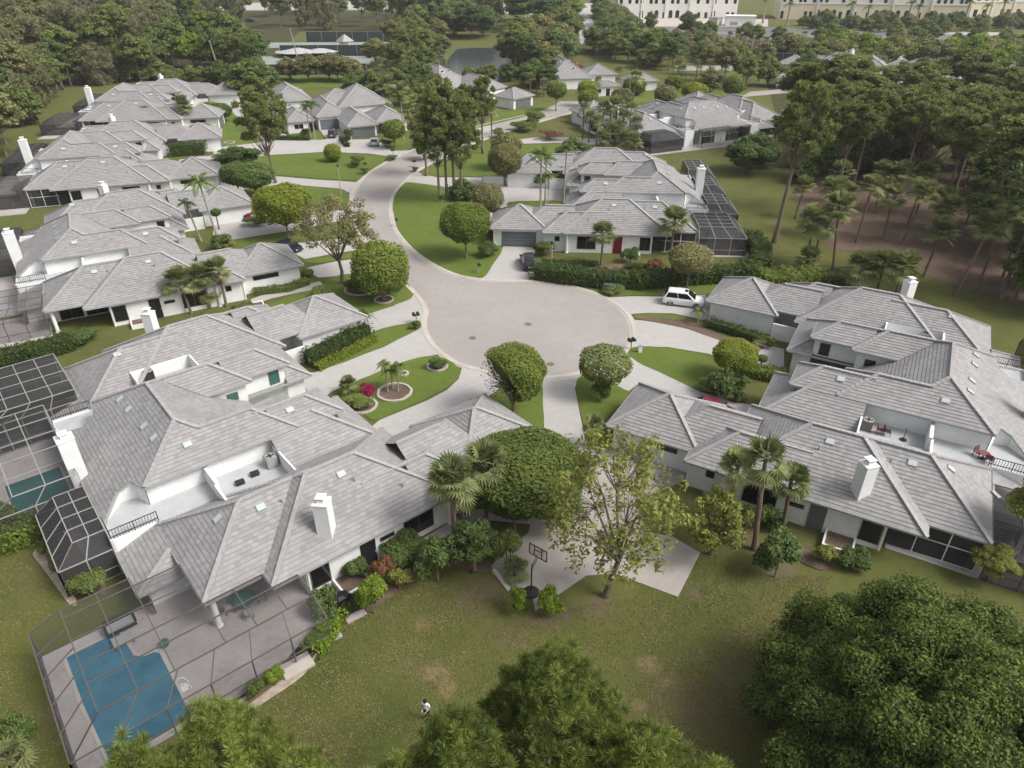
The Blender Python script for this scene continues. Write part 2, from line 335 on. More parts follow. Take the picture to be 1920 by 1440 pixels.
def clump_crown(seed, nclump, per, leaf, m, rz=.75, rr=(.28, .45), shape='dome', limbs=True, core=.0, wob=1.0):
    rng = np.random.default_rng(seed); cs = []; parts = []; tries = 0
    while len(cs) < nclump and tries < 4000:
        tries += 1
        d = unit(1, rng)[0]; r = rng.uniform(.35, .78) ** .8; c = d * r
        if shape == 'dome': c[2] = abs(c[2]) * rng.choice([1, 1, 1, -.55])
        if shape == 'flat': c[2] = c[2] * .55 + .25
        if all(np.linalg.norm(c - o) > .2 * wob for o in cs): cs.append(c)
    cs = np.array(cs)
    if shape == 'full': cs[:, 2] = np.where(cs[:, 2] < -.62, -cs[:, 2], cs[:, 2])
    for c in cs:
        R = rng.uniform(*rr); d = unit(per, rng); d[:, 2] = np.where(d[:, 2] < -.25, -d[:, 2], d[:, 2])
        rad_ = rng.uniform(.45, 1.05, per) ** .5
        p = c + d * (rad_ * R)[:, None] * np.array([1, 1, .85])
        ct = rng.uniform(-.12, .16)
        parts.append(quads(p, d, leaf, rng, tintbase=np.clip(.16 + ct + .12 * d[:, 2], 0, 1)))  # clump tops a little lighter, top light painted into the tint
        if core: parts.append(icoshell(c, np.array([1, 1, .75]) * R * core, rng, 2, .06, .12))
    V, F, T = merge(parts); V[:, 2] *= rz
    me = tri_clean('leafy_crown', V, F, T, [m]); return me, cs * np.array([1, 1, rz])
def pine_crown(seed, nclump, per, m, rz=.55, tuft=.10, blades=9, w=.09, low=-.8):
    rng = np.random.default_rng(seed); parts = []; cs = []
    for i in range(nclump):
        a = rng.uniform(0, 2 * pi); r = rng.uniform(.12, .85) ** .8; z = rng.uniform(low, 1) * (1 - r * r * .55)
        cs.append((r * cos(a), r * sin(a), z))
    cs = np.array(cs)
    for c in cs:
        R = rng.uniform(.12, .26); d = unit(per, rng); p = c + d * R * rng.uniform(.3, 1, (per, 1)) * np.array([1, 1, .6])
        V, F, T = needles(p, tuft, rng, blades, w); parts.append((V, F, np.clip(T + rng.uniform(-.1, .15), 0, 1)))
    V, F, T = merge(parts); V[:, 2] *= rz
    return tri_clean('pine_crown', V, F, T, [m]), cs * np.array([1, 1, rz])
def palm_crown(seed, nf, m, droop=.6, leafl=16):
    """fan palm head, radius 1: round fans of narrow blades on stalks"""
    rng = np.random.default_rng(seed); V = []; T = []; B = MB()
    for i in range(nf):
        a = i * 2.39996 + rng.uniform(-.2, .2); e = rng.uniform(-.75, 1.3) if i > nf * .2 else rng.uniform(.7, 1.45)
        d = Vector((cos(a) * cos(e), sin(a) * cos(e), sin(e))); L = rng.uniform(.45, .62); p = d * L + Vector((0, 0, -.1 * (1 - sin(e))))
        out = (d + Vector((0, 0, -.35))).normalized(); sd = out.cross(Vector((0, 0, 1))); sd.normalize(); up = sd.cross(out)
        tb = rng.uniform(.0, .55) if e > -.3 else rng.uniform(.4, .9)
        V += [(0, 0, 0), tuple(p + up * .012), tuple(p + sd * .02), tuple(p - up * .012)]; T += [tb] * 4
        for k in range(leafl):
            th = (k / (leafl - 1) - .5) * 4.0; q = out * cos(th) + sd * sin(th); q = (q + up * .25 * cos(th)).normalized()
            l = (.48 + .1 * rng.uniform()) * (.75 + .25 * cos(th * .5)); tip = p + q * l + Vector((0, 0, -droop * .28 * l))
            side = q.cross(up).normalized() * .043; mid = p + q * l * .5
            V += [tuple(p), tuple(mid - side), tuple(tip), tuple(mid + side)]; T += [tb + rng.uniform(0, .3)] * 4
    V = np.array(V); return npmesh('palm_head', V, np.arange(len(V)).reshape(-1, 4), [m], T)
def feather_crown(seed, nf, m, seg=9, leaf=.26, droop=1.0, width=.028):
    rng = np.random.default_rng(seed); V = []; T = []
    for i in range(nf):
        a = i * 2.39996 + rng.uniform(-.15, .15); e = rng.uniform(.1, 1.25); tb = rng.uniform(.05, .55)
        h = Vector((cos(a), sin(a), 0)); pts = []
        for s in range(seg + 1):
            t = s / seg; x = t * cos(e) + t * .25; z = t * sin(e) - droop * .75 * t * t * (.6 + cos(e) * .5); pts.append(h * x * .85 + Vector((0, 0, z)))
        sd = Vector((-h.y, h.x, 0))
        for s in range(seg):
            p, q = pts[s], pts[s + 1]; w = sd * .012
            V += [tuple(p - w), tuple(q - w), tuple(q + w), tuple(p + w)]; T += [tb] * 4
            for k in range(3):
                c = p.lerp(q, k / 3); l = leaf * (math.sin(pi * min(.95, .18 + (s + k / 3) / seg * .8)) ** .6)
                for sg in (-1, 1):
                    dd = (sd * sg + (q - p).normalized() * .55 + Vector((0, 0, -.45 + rng.uniform(-.1, .2)))).normalized(); wd = (q - p).normalized() * width
                    V += [tuple(c), tuple(c + dd * l * .5 - wd), tuple(c + dd * l), tuple(c + dd * l * .5 + wd)]; T += [tb + rng.uniform(0, .3)] * 4
    V = np.array(V); return npmesh('feather_head', V, np.arange(len(V)).reshape(-1, 4), [m], T)
def limb_mesh(seed, targets, base=(0, 0, -1.3), r=.06, fork=.45, mats=None, extra=0):
    rng = random.Random(seed); B = MB(); base = Vector(base)
    for c in targets:
        c = Vector(c); mid = base.lerp(c, fork) + Vector((rng.uniform(-.08, .08), rng.uniform(-.08, .08), -.1))
        B.tube([base, mid, base.lerp(c, .75) + Vector((0, 0, .0)), c], [r, r * .6, r * .4, r * .15], 5, cap=False)
        for k in range(extra):
            e = c + Vector((rng.uniform(-.25, .25), rng.uniform(-.25, .25), rng.uniform(0, .2))); B.tube([mid, mid.lerp(e, .5), e], [r * .4, r * .25, r * .1], 4, cap=False)
    return B.mesh('limbs', mats or M['bark'])
def trunk_mesh(n=7, bend=.02, rings=6, taper=.55, flare=1.35, mats=None, seed=0):
    rng = random.Random(seed); B = MB(); pts = []; rs = []
    for i in range(rings + 1):
        t = i / rings; pts.append((rng.uniform(-1, 1) * bend * t * 8, rng.uniform(-1, 1) * bend * t * 8, t)); rs.append((1 - (1 - taper) * t) * (flare if i == 0 else 1))
    B.tube(pts, rs, n, cap=False); return B.mesh('trunk', mats or M['bark'], smooth=True)
PROTO = {}
def part(o, n): return [c for c in o.children if c.name.split('.')[0] == n][0]
def proto(key, fn):
    if key not in PROTO: PROTO[key] = fn()
    return PROTO[key]
def crown_proto(kind, var, near):
    s = 100 + var * 17
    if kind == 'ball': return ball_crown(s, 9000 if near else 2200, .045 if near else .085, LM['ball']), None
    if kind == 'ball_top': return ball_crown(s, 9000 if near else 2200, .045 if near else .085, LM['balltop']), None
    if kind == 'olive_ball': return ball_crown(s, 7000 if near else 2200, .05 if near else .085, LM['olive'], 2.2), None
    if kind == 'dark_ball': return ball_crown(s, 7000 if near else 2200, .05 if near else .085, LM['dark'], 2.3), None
    if kind in ('dark', 'mid', 'lime', 'olive', 'yellow', 'rust'):
        return clump_crown(s, 40 if near else 34, 300 if near else 120, .045 if near else .075, LM[kind], .85, (.24, .40), shape='full', core=.62, wob=.85)
    if kind == 'shrub_dark': return clump_crown(s, 9, 260, .085, LM['dark'], .85, (.4, .55), core=.7)
    if kind == 'shrub_mid': return clump_crown(s, 9, 260, .085, LM['mid'], .85, (.4, .55), core=.7)
    if kind == 'shrub_lime': return clump_crown(s, 9, 260, .085, LM['lime'], .85, (.4, .55), core=.7)
    if kind == 'shrub_yellow': return clump_crown(s, 9, 220, .085, LM['yellow'], .85, (.35, .5))
    if kind == 'shrub_rust': return clump_crown(s, 9, 220, .085, LM['rust'], .85, (.35, .5))
    if kind == 'shrub_red': return clump_crown(s, 9, 220, .085, LM['red'], .8, (.35, .5))
    if kind == 'pine': return pine_crown(s, 64, 38, LM['pine'], .68, .115, 8, .17)
    if kind == 'umbrella_pine': return pine_crown(s, 84, 40, LM['pine'], .62, .10, 8, .18, low=-.25)
    if kind == 'wispy':
        me, cs = pine_crown(s, 60, 34, LM['wispy'], 1.5, .17, 7, .13, low=-1); return me, cs
    if kind == 'bare': return clump_crown(s, 16, 60, .07, LM['grey'], .7)
    if kind == 'palm': return palm_crown(s, 40 if near else 30, LM['palm'], leafl=14 if near else 10), None
    if kind == 'royal': return feather_crown(s, 13, LM['feather'], 9 if near else 7, .30, .9, .03), None
    if kind == 'pygmy': return feather_crown(s, 18, LM['feather'], 8, .22, 1.2, .03), None
    raise KeyError(kind)
CAT = {'dark': ('dark_green_tree', 'tree'), 'olive': ('olive_green_tree', 'tree'), 'yellow': ('yellow_green_tree', 'tree'), 'lime': ('bright_green_tree', 'tree'), 'palm': ('fan_palm', 'palm tree'), 'royal': ('feather_palm', 'palm tree'), 'pygmy': ('small_palm', 'palm tree'), 'pine': ('pine_tree', 'pine tree'),  # leafy trees of one sort, named apart by leaf colour only
       'umbrella_pine': ('pine_tree', 'pine tree'), 'wispy': ('casuarina_tree', 'tree'), 'bare': ('bare_tree', 'tree')}
TREE_R = random.Random(5)
def tree(kind, base, h, w, label, group=None, near=False, cz=None, lean=(0, 0), trunk_r=None, var=None, hc_=None):
    """base: ground point; h: height of the top; w: crown width (metres)"""
    var = TREE_R.randrange(3) if var is None else var
    me, cs = proto((kind, var, near), lambda: crown_proto(kind, var, near)); R = w / 2
    nm, cat = CAT.get(kind, ('shrub', 'shrub') if kind.startswith('shrub') else ('clipped_tree', 'clipped tree') if 'ball' in kind else ('leafy_tree', 'tree'))
    o = empty(nm, base, TREE_R.uniform(0, 6.28) if 'bare_' not in kind else 0, label, cat, group)
    zmax = dict(ball=.95, ball_top=.95, olive_ball=.97, dark_ball=.97, palm=.85, royal=.55, pygmy=.55, pine=.62, umbrella_pine=.62, wispy=1.5).get(kind, .8)
    if kind.startswith('shrub'):
        c = link('foliage', me, o); c.scale = (R, R, h * .62); c.location = (0, 0, h * .45); 
        if h > .8:
            tm = proto('stem', lambda: trunk_mesh(5, .01, 3, .7, 1.2)); t = link('stem', tm, o); t.scale = (.06, .06, h * .45)
        return o
    if cz is not None: Rz = cz / (2 * (zmax if zmax < 1.2 else 1.5)); 
    else: Rz = R
    Rz = min(Rz, h * .62 / max(zmax, .5)) if kind not in ('palm', 'royal', 'pygmy') else R
    if cz is not None: Rz = cz
    hc = h - zmax * Rz if hc_ is None else hc_; hc = max(hc, h * .12)
    if kind in ('palm', 'royal', 'pygmy'): hc = max(hc, .4)
    c = link('crown', me, o); c.scale = (R, R, Rz); c.location = (lean[0], lean[1], hc)
    if kind == 'palm':
        tm = proto('tp', lambda: trunk_mesh(8, .004, 8, .85, 1.3, M['palmbark'])); tr = trunk_r or .17
    elif kind in ('royal', 'pygmy'):
        tm = proto('tr', lambda: trunk_mesh(8, .003, 6, .7, 1.5, M['paletrunk'])); tr = trunk_r or (.16 if kind == 'royal' else .08)
    else:
        tm = proto(('t', var), lambda: trunk_mesh(8, .02, 6, .5, 1.5, seed=var)); tr = trunk_r or (.11 + h * .009)
    t = link('trunk', tm, o); top = hc if cs is None or kind.startswith('shrub') else hc - Rz * .25
    t.scale = (tr, tr, max(top, .3))
    if lean != (0, 0):
        d = Vector((lean[0], lean[1], top)); t.rotation_mode = 'QUATERNION'; t.rotation_quaternion = Vector((0, 0, 1)).rotation_difference(d); t.scale[2] = d.length
    if cs is not None:
        lm = proto(('l', kind, var, near), lambda: limb_mesh(var, cs[::3] if len(cs) > 12 else cs, (0, 0, -.8 if kind != 'wispy' else -1.3), .016))
        l = link('limbs', lm, o); l.scale = c.scale; l.location = c.location
        if kind == 'umbrella_pine': t.scale[2] = max(hc - Rz * .9, .5)
        elif kind == 'pine': t.scale[2] = hc
    elif kind in ('ball', 'ball_top', 'olive_ball', 'dark_ball'):
        lm = proto('ballimb', lambda: limb_mesh(3, [(.5, 0, -.3), (-.4, .4, -.3), (-.1, -.5, -.3), (.1, .2, 0)], (0, 0, -1.25), .06)); l = link('limbs', lm, o); l.scale = c.scale; l.location = c.location
        t.scale[2] = max(hc - Rz * 1.1, .3)
    return o
def T(kind, px, pyb, pyt, wpx, label, group=None, near=False, **k):
    """tree by picture measures: foot (px, pyb), top row, crown width in pixels"""
    b = G(px, pyb); h = max(height_at(b, pyt), .6); w = wpx * mpp(b + Vector((0, 0, h * .7)))
    if 'czpx' in k:
        c = k.pop('czpx'); hc = height_at(b, pyt + c / 2); p = b + Vector((0, 0, hc)); q = mpp(p); w = wpx * q; e = math.atan2(CAM_H - hc, b.xy.length); zm = dict(pine=.68, umbrella_pine=.6, wispy=1.5).get(kind, .95 if 'ball' in kind else .85)
        rv = math.sqrt(max((c * q / 2) ** 2 - (w / 2 * sin(e)) ** 2, (w / 2 * .42 * cos(e)) ** 2)) / cos(e) * (.86 if 'ball' in kind else 1); k['cz'] = rv / zm; k['hc_'] = hc; k.setdefault('near', near); near = k.pop('near')
    return tree(kind, b, h, w, label, group, near, **k)
def grove(kinds, poly, n, hr, wr, label, group, seed=1, near=False, mind=3.0):
    """n trees scattered over a patch of ground given by picture points"""
    P = [G(*p) for p in poly]; rng = random.Random(seed); xs = [p.x for p in P]; ys = [p.y for p in P]; put = []
    def inside(x, y):
        c = False
        for i in range(len(P)):
            a, b = P[i], P[i - 1]
            if (a.y > y) != (b.y > y) and x < (b.x - a.x) * (y - a.y) / (b.y - a.y) + a.x: c = not c
        return c
    tr = 0
    while len(put) < n and tr < 6000:
        tr += 1; x, y = rng.uniform(min(xs), max(xs)), rng.uniform(min(ys), max(ys))
        if inside(x, y) and all((x - q[0]) ** 2 + (y - q[1]) ** 2 > mind ** 2 for q in put): put.append((x, y))
    for x, y in put:
        k = rng.choice(kinds); h = rng.uniform(*hr); w = rng.uniform(*wr)
        if k == 'palm': w = min(w, 4.2); h = h * .7
        lb, gr = (label[k], group[k]) if isinstance(label, dict) else (label, group)
        tree(k, Vector((x, y, 0)), h, w, lb, gr, near)
def leafy_box(name, path, width, h, m, leaf=.12, dens=55, label=None, cat='hedge', seed=0, group=None, core=True):
    """hedge along a ground path (list of points)"""
    rng = np.random.default_rng(seed); parts = []; P = [Vector(p) for p in path]; B = MB()
    for a, b in zip(P, P[1:]):
        d = (b - a); L = d.length; d.normalize(); s = Vector((-d.y, d.x, 0)); n = int(dens * L * (width + 2 * h)); n = max(n, 60)
        t = rng.uniform(-width * .3, L + width * .3, n); side = rng.uniform(0, width + 2 * h, n)
        off = np.where(side < h, -width / 2, np.where(side < h + width, side - h - width / 2, width / 2)); z = np.where(side < h, side, np.where(side < h + width, h, side - h - width))
        nr = np.where(side[:, None] < h, -np.array(s)[None], np.where(side[:, None] < h + width, np.array([[0, 0, 1.]]), np.array(s)[None]))
        lump = .06 * np.sin(t * 2.1 + seed) + .05 * np.sin(t * 5.3)
        c = np.array(a)[None] + np.array(d)[None] * t[:, None] + np.array(s)[None] * (off * rng.uniform(.88, 1.05, n) * (1 + lump))[:, None]; c[:, 2] = z * (1 + lump) * rng.uniform(.9, 1.04, n) + .03
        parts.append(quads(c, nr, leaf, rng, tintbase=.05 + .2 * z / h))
        if core:
            k = .86; q = [a + s * -width / 2 * k, a + s * width / 2 * k, b + s * width / 2 * k, b - s * width / 2 * k]
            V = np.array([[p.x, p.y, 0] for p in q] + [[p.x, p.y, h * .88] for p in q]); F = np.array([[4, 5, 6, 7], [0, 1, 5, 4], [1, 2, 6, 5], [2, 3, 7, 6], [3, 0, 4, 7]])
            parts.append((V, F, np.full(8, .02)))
    V, F, T_ = merge(parts); o = link(name, tri_clean(name, V, F, T_, [m])); return tag(o, label, cat, group)

# ------------------------------------------------------------------ tiled roofs
def clip(poly, f):
    out = []
    for i in range(len(poly)):
        a, b = poly[i - 1], poly[i]; fa, fb = f(a), f(b)
        if (fa >= 0) != (fb >= 0): out.append(a.lerp(b, fa / (fa - fb)))
        if fb >= 0: out.append(b)
    return out
ROW = .33
class Roof:
    def __init__(s, step=.036, coarse=False): s.t = MB(); s.g = MB(); s.step = step; s.coarse = coarse
    def facet(s, pts, cuts=()):
        pts = [Vector(p) for p in pts]; polys = [pts]
        for (u0, u1, v0, v1) in cuts:
            new = []
            for p in polys:
                for q in (clip(p, lambda c: u0 - c.x), clip(p, lambda c: c.x - u1)):
                    if len(q) > 2: new.append(q)
                m = clip(clip(p, lambda c: c.x - u0), lambda c: u1 - c.x)
                if len(m) > 2:
                    for q in (clip(m, lambda c: v0 - c.y), clip(m, lambda c: c.y - v1)):
                        if len(q) > 2: new.append(q)
            polys = new
        n = None
        for i in range(len(pts)):                 # plane normal (Newell)
            a, b = pts[i - 1], pts[i]; c = Vector(((a.y - b.y) * (a.z + b.z), (a.z - b.z) * (a.x + b.x), (a.x - b.x) * (a.y + b.y))); n = c if n is None else n + c
        n.normalize(); n = -n if n.z < 0 else n
        h = Vector((0, 0, 1)).cross(n).normalized(); up = n.cross(h).normalized(); up = -up if up.z < 0 else up
        o = min(pts, key=lambda p: p.z); b0 = min((p - o).dot(up) for p in pts)
        for poly in polys:
            bs = [(p - o).dot(up) for p in poly]; k0 = int((min(bs) - b0) // ROW); k1 = int((max(bs) - b0) / ROW) + 1
            for k in range(k0, k1):
                lo = b0 + k * ROW; hi = lo + ROW
                q = clip(clip(poly, lambda c: (c - o).dot(up) - lo), lambda c: hi - (c - o).dot(up))
                if len(q) < 3: continue
                pp = [c + n * s.step * (1 - ((c - o).dot(up) - lo) / ROW) for c in q]
                s.t.face(pp, 0, [((c - o).dot(h) + 50 + n.x * 17, (c - o).dot(up) - b0 + .0005) for c in q])
                low = [c for c in q if abs((c - o).dot(up) - lo) < 1e-3]
                if len(low) >= 2:
                    a_, b_ = min(low, key=lambda c: c.dot(h)), max(low, key=lambda c: c.dot(h))
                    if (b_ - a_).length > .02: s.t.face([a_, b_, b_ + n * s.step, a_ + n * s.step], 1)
    def cap(s, a, b, w=.30, h=.13):
        a, b = Vector(a), Vector(b); n = max(1, int((b - a).length / .42))
        for i in range(n):
            p, q = a.lerp(b, i / n), a.lerp(b, (i + 1.06) / n); p = p + Vector((0, 0, .055)); q = q + Vector((0, 0, .085)); s.t.bar(p, q, w, h, 2)
    def eave(s, a, b, w=.14, h=.16):
        a, b = Vector(a), Vector(b); s.g.bar(a + Vector((0, 0, -.06)), b + Vector((0, 0, -.06)), w, h, 0)
    def hip(s, u0, u1, v0, v1, ze, p=.58, ends=(1, 1), cuts=(), caps=(1, 1, 1, 1, 1), eaves=(1, 1, 1, 1), soffit=True):
        """hipped block, ridge along u; ends: 1 = hip, 0 = open end inside another block. caps: SW, NW, SE, NE, ridge. eaves: S, N, W, E"""
        if (u1 - u0) < (v1 - v0) - .01 and ends == (1, 1):
            return s.hipv(u0, u1, v0, v1, ze, p, cuts, eaves, soffit)
        hw = (v1 - v0) / 2; vr = (v0 + v1) / 2; zr = ze + p * hw
        r0 = Vector((u0 + hw * ends[0], vr, zr)); r1 = Vector((u1 - hw * ends[1], vr, zr))
        if not ends[0]: r0.x = u0
        if not ends[1]: r1.x = u1
        A, B_, C, D = Vector((u0, v0, ze)), Vector((u1, v0, ze)), Vector((u1, v1, ze)), Vector((u0, v1, ze))
        s.facet([A, B_, r1, r0], cuts); s.facet([D, C, r1, r0], cuts)
        if ends[0]: s.facet([A, D, r0], cuts)
        if ends[1]: s.facet([B_, C, r1], cuts)
        for on, a, b in ((caps[0] and ends[0], A, r0), (caps[1] and ends[0], D, r0), (caps[2] and ends[1], B_, r1), (caps[3] and ends[1], C, r1), (caps[4], r0, r1)):
            if on and (b - a).length > .3: s.cap(a, b)
        for on, a, b in ((eaves[0], A, B_), (eaves[1], D, C), (eaves[2] and ends[0], A, D), (eaves[3] and ends[1], B_, C)):
            if on: s.eave(a, b)
        if soffit: s.g.box(u0 + .02, u1 - .02, v0 + .02, v1 - .02, ze - .10, ze - .06, 1)
    def hipv(s, u0, u1, v0, v1, ze, p, cuts, eaves, soffit):
        hw = (u1 - u0) / 2; ur = (u0 + u1) / 2; zr = ze + p * hw; r0 = Vector((ur, v0 + hw, zr)); r1 = Vector((ur, v1 - hw, zr))
        A, B_, C, D = Vector((u0, v0, ze)), Vector((u1, v0, ze)), Vector((u1, v1, ze)), Vector((u0, v1, ze))
        s.facet([A, D, r1, r0], cuts); s.facet([B_, C, r1, r0], cuts); s.facet([A, B_, r0], cuts); s.facet([D, C, r1], cuts)
        for a, b in ((A, r0), (B_, r0), (C, r1), (D, r1), (r0, r1)):
            if (b - a).length > .3: s.cap(a, b)
        for on, a, b in ((eaves[0], A, B_), (eaves[1], D, C), (eaves[2], A, D), (eaves[3], B_, C)):
            if on: s.eave(a, b)
        if soffit: s.g.box(u0 + .02, u1 - .02, v0 + .02, v1 - .02, ze - .10, ze - .06, 1)

MU, ML = 18.8, 19.05                       # party line of the upper and of the lower storey
def mirror(fn, m): return lambda p: (p[0], 2 * m - p[1], p[2])
class Mir:                                  # draws into a Roof mirrored about v = m
    def __init__(s, R, m): s.R, s.m = R, m; s.g = s
    def box(s, u0, u1, v0, v1, z0, z1, k=0): s.R.g.box(u0, u1, 2 * s.m - v0, 2 * s.m - v1, z0, z1, k)
    def P(s, p): p = Vector(p); p.y = 2 * s.m - p.y; return p
    def facet(s, pts, cuts=()): s.R.facet([s.P(p) for p in pts], [(a, b, 2 * s.m - d, 2 * s.m - c) for a, b, c, d in cuts])
    def cap(s, a, b, **k): s.R.cap(s.P(a), s.P(b), **k)
    def eave(s, a, b, **k): s.R.eave(s.P(a), s.P(b), **k)
    def hip(s, u0, u1, v0, v1, ze, p=.58, ends=(1, 1), cuts=(), caps=(1, 1, 1, 1, 1), eaves=(1, 1, 1, 1), soffit=True):
        s.R.hip(u0, u1, 2 * s.m - v1, 2 * s.m - v0, ze, p, ends, [(a, b, 2 * s.m - d, 2 * s.m - c) for a, b, c, d in cuts], (caps[1], caps[0], caps[3], caps[2], caps[4]), (eaves[1], eaves[0], eaves[2], eaves[3]), soffit)
def low_roof(R):
    cut = [(4.4, 9.8, 7.2, 9.6)]
    R.hip(3.9, 18.7, -1.5, 9.5, 2.9, cuts=cut, eaves=(1, 0, 0, 1), soffit=False)
    R.g.box(3.95, 18.65, -1.45, 7.0, 2.8, 2.84, 1)
    R.eave((3.9, -1.5, 2.9), (3.9, 0, 2.9))
    R.hip(0, 10, 0, 9.46, 2.9, ends=(1, 0), cuts=cut + [(9.2, 12, -2, 9.6)], eaves=(1, 0, 1, 0), soffit=False)
    R.g.box(.05, 6, .05, 7.0, 2.8, 2.84, 1)
    R.facet([(-2.9, 9.5, 1.95), (-2.9, 4.4, 1.95), (-.05, 6.3, 2.95), (-.05, 9.5, 2.95)])    # low patio roof below the west slope
    R.facet([(-2.9, 4.4, 1.95), (.05, 4.4, 1.95), (.05, 6.3, 2.95), (-.05, 6.3, 2.95)])
    R.cap((-2.9, 4.4, 1.95), (-.05, 6.3, 2.95)); R.eave((-2.9, 9.5, 1.95), (-2.9, 4.4, 1.95)); R.eave((-2.9, 4.4, 1.95), (0, 4.4, 1.95))
    R.hip(12.5, 21.4, -1.42, 5.2, 2.88, ends=(0, 1), cuts=[(12, 16.2, -2, 6)], eaves=(1, 1, 0, 1), soffit=False)
    R.hip(20.7, 28.95, .3, 8.4, 2.7, .56)
    R.hip(17.0, 24.6, .9, 7.7, 3.05, .56, ends=(0, 1), eaves=(1, 1, 0, 0), soffit=False, caps=(0, 0, 0, 0, 1))
    R.hip(9.8, 18.1, 8.05, 16.5, 2.9, ends=(0, 1), cuts=[(9.0, 15.7, 11.35, 17)], eaves=(0, 1, 0, 1), soffit=False, caps=(0, 0, 1, 1, 0))
def upper_roof(R):
    P1, P2, P3, P4 = (4.2, 15.3, 7.1), (.3, 11.45, 4.9), (12.2, 11.45, 4.9), (9.55, 14.1, 6.44); P5 = (5.42, 14.1, 6.44)
    R.facet([P2, P3, P4, P5, P1]); R.facet([P3, P4, (12.2, 16.75, 4.9)]); R.facet([P5, P4, (12.2, 16.75, 4.9), (8.1, 16.75, 4.9)])
    for a, b in ((P1, P2), (P1, P5), (P5, P4), (P4, P3), (P4, (12.2, 16.75, 4.9))): R.cap(a, b)
    R.eave(P2, P3); R.eave((12.2, 16.75, 4.9), (8.1, 16.75, 4.9)); R.eave(P3, (16.2, 11.45, 4.9)) ; R.eave((12.2, 15.9, 4.9), (12.2, 16.75, 4.9))
    R.hip(9.6, 16.2, 11.43, 15.9, 4.87, ends=(0, 1), eaves=(0, 1, 0, 1), soffit=False, cuts=[(9, 10.6, 11, 17)])
    # west slope, this half
    W = lambda u: 3.1 + .563 * (u + 2.9)
    R.facet([(-2.9, 11.6, W(-2.9)), (-2.9, MU + .0, W(-2.9)), (4.2, MU, 7.1), (4.2, 15.3, 7.1), (-.1, 13.3, W(-.1)), (-1.2, 13.5, W(-1.2))])
    R.facet([(4.2, 15.3, 7.1), (.3, 11.45, W(.3)), (-.1, 13.3, W(-.1))])
    R.eave((-2.9, 11.6, 3.05), (-2.9, MU, 3.05)); R.cap((4.2, 15.3, 7.1), (4.2, MU, 7.1))
    for a, b in (((.3, 11.45, W(.3)), (-.1, 13.3, W(-.1))), ((-.1, 13.3, W(-.1)), (-1.2, 13.5, W(-1.2))), ((-1.2, 13.5, W(-1.2)), (-2.9, 11.6, W(-2.9)))): R.eave(a, b, w=.2, h=.12)
    E = lambda u: 7.1 - .58 * (u - 4.2)
    R.facet([(4.2, 15.3, 7.1), (4.2, MU, 7.1), (11.6, MU, E(11.6)), (11.6, 16.4, E(11.6)), (8.1, 16.7, E(8.1)), (5.42, 14.15, E(5.42))])
def side(MBx, m):                           # returns box/face drawers mirrored about m (None: not mirrored)
    f = (lambda v: v) if m is None else (lambda v: 2 * m - v)
    return lambda u0, u1, v0, v1, z0, z1, k=0: MBx.box(u0, u1, f(v0), f(v1), z0, z1, k)

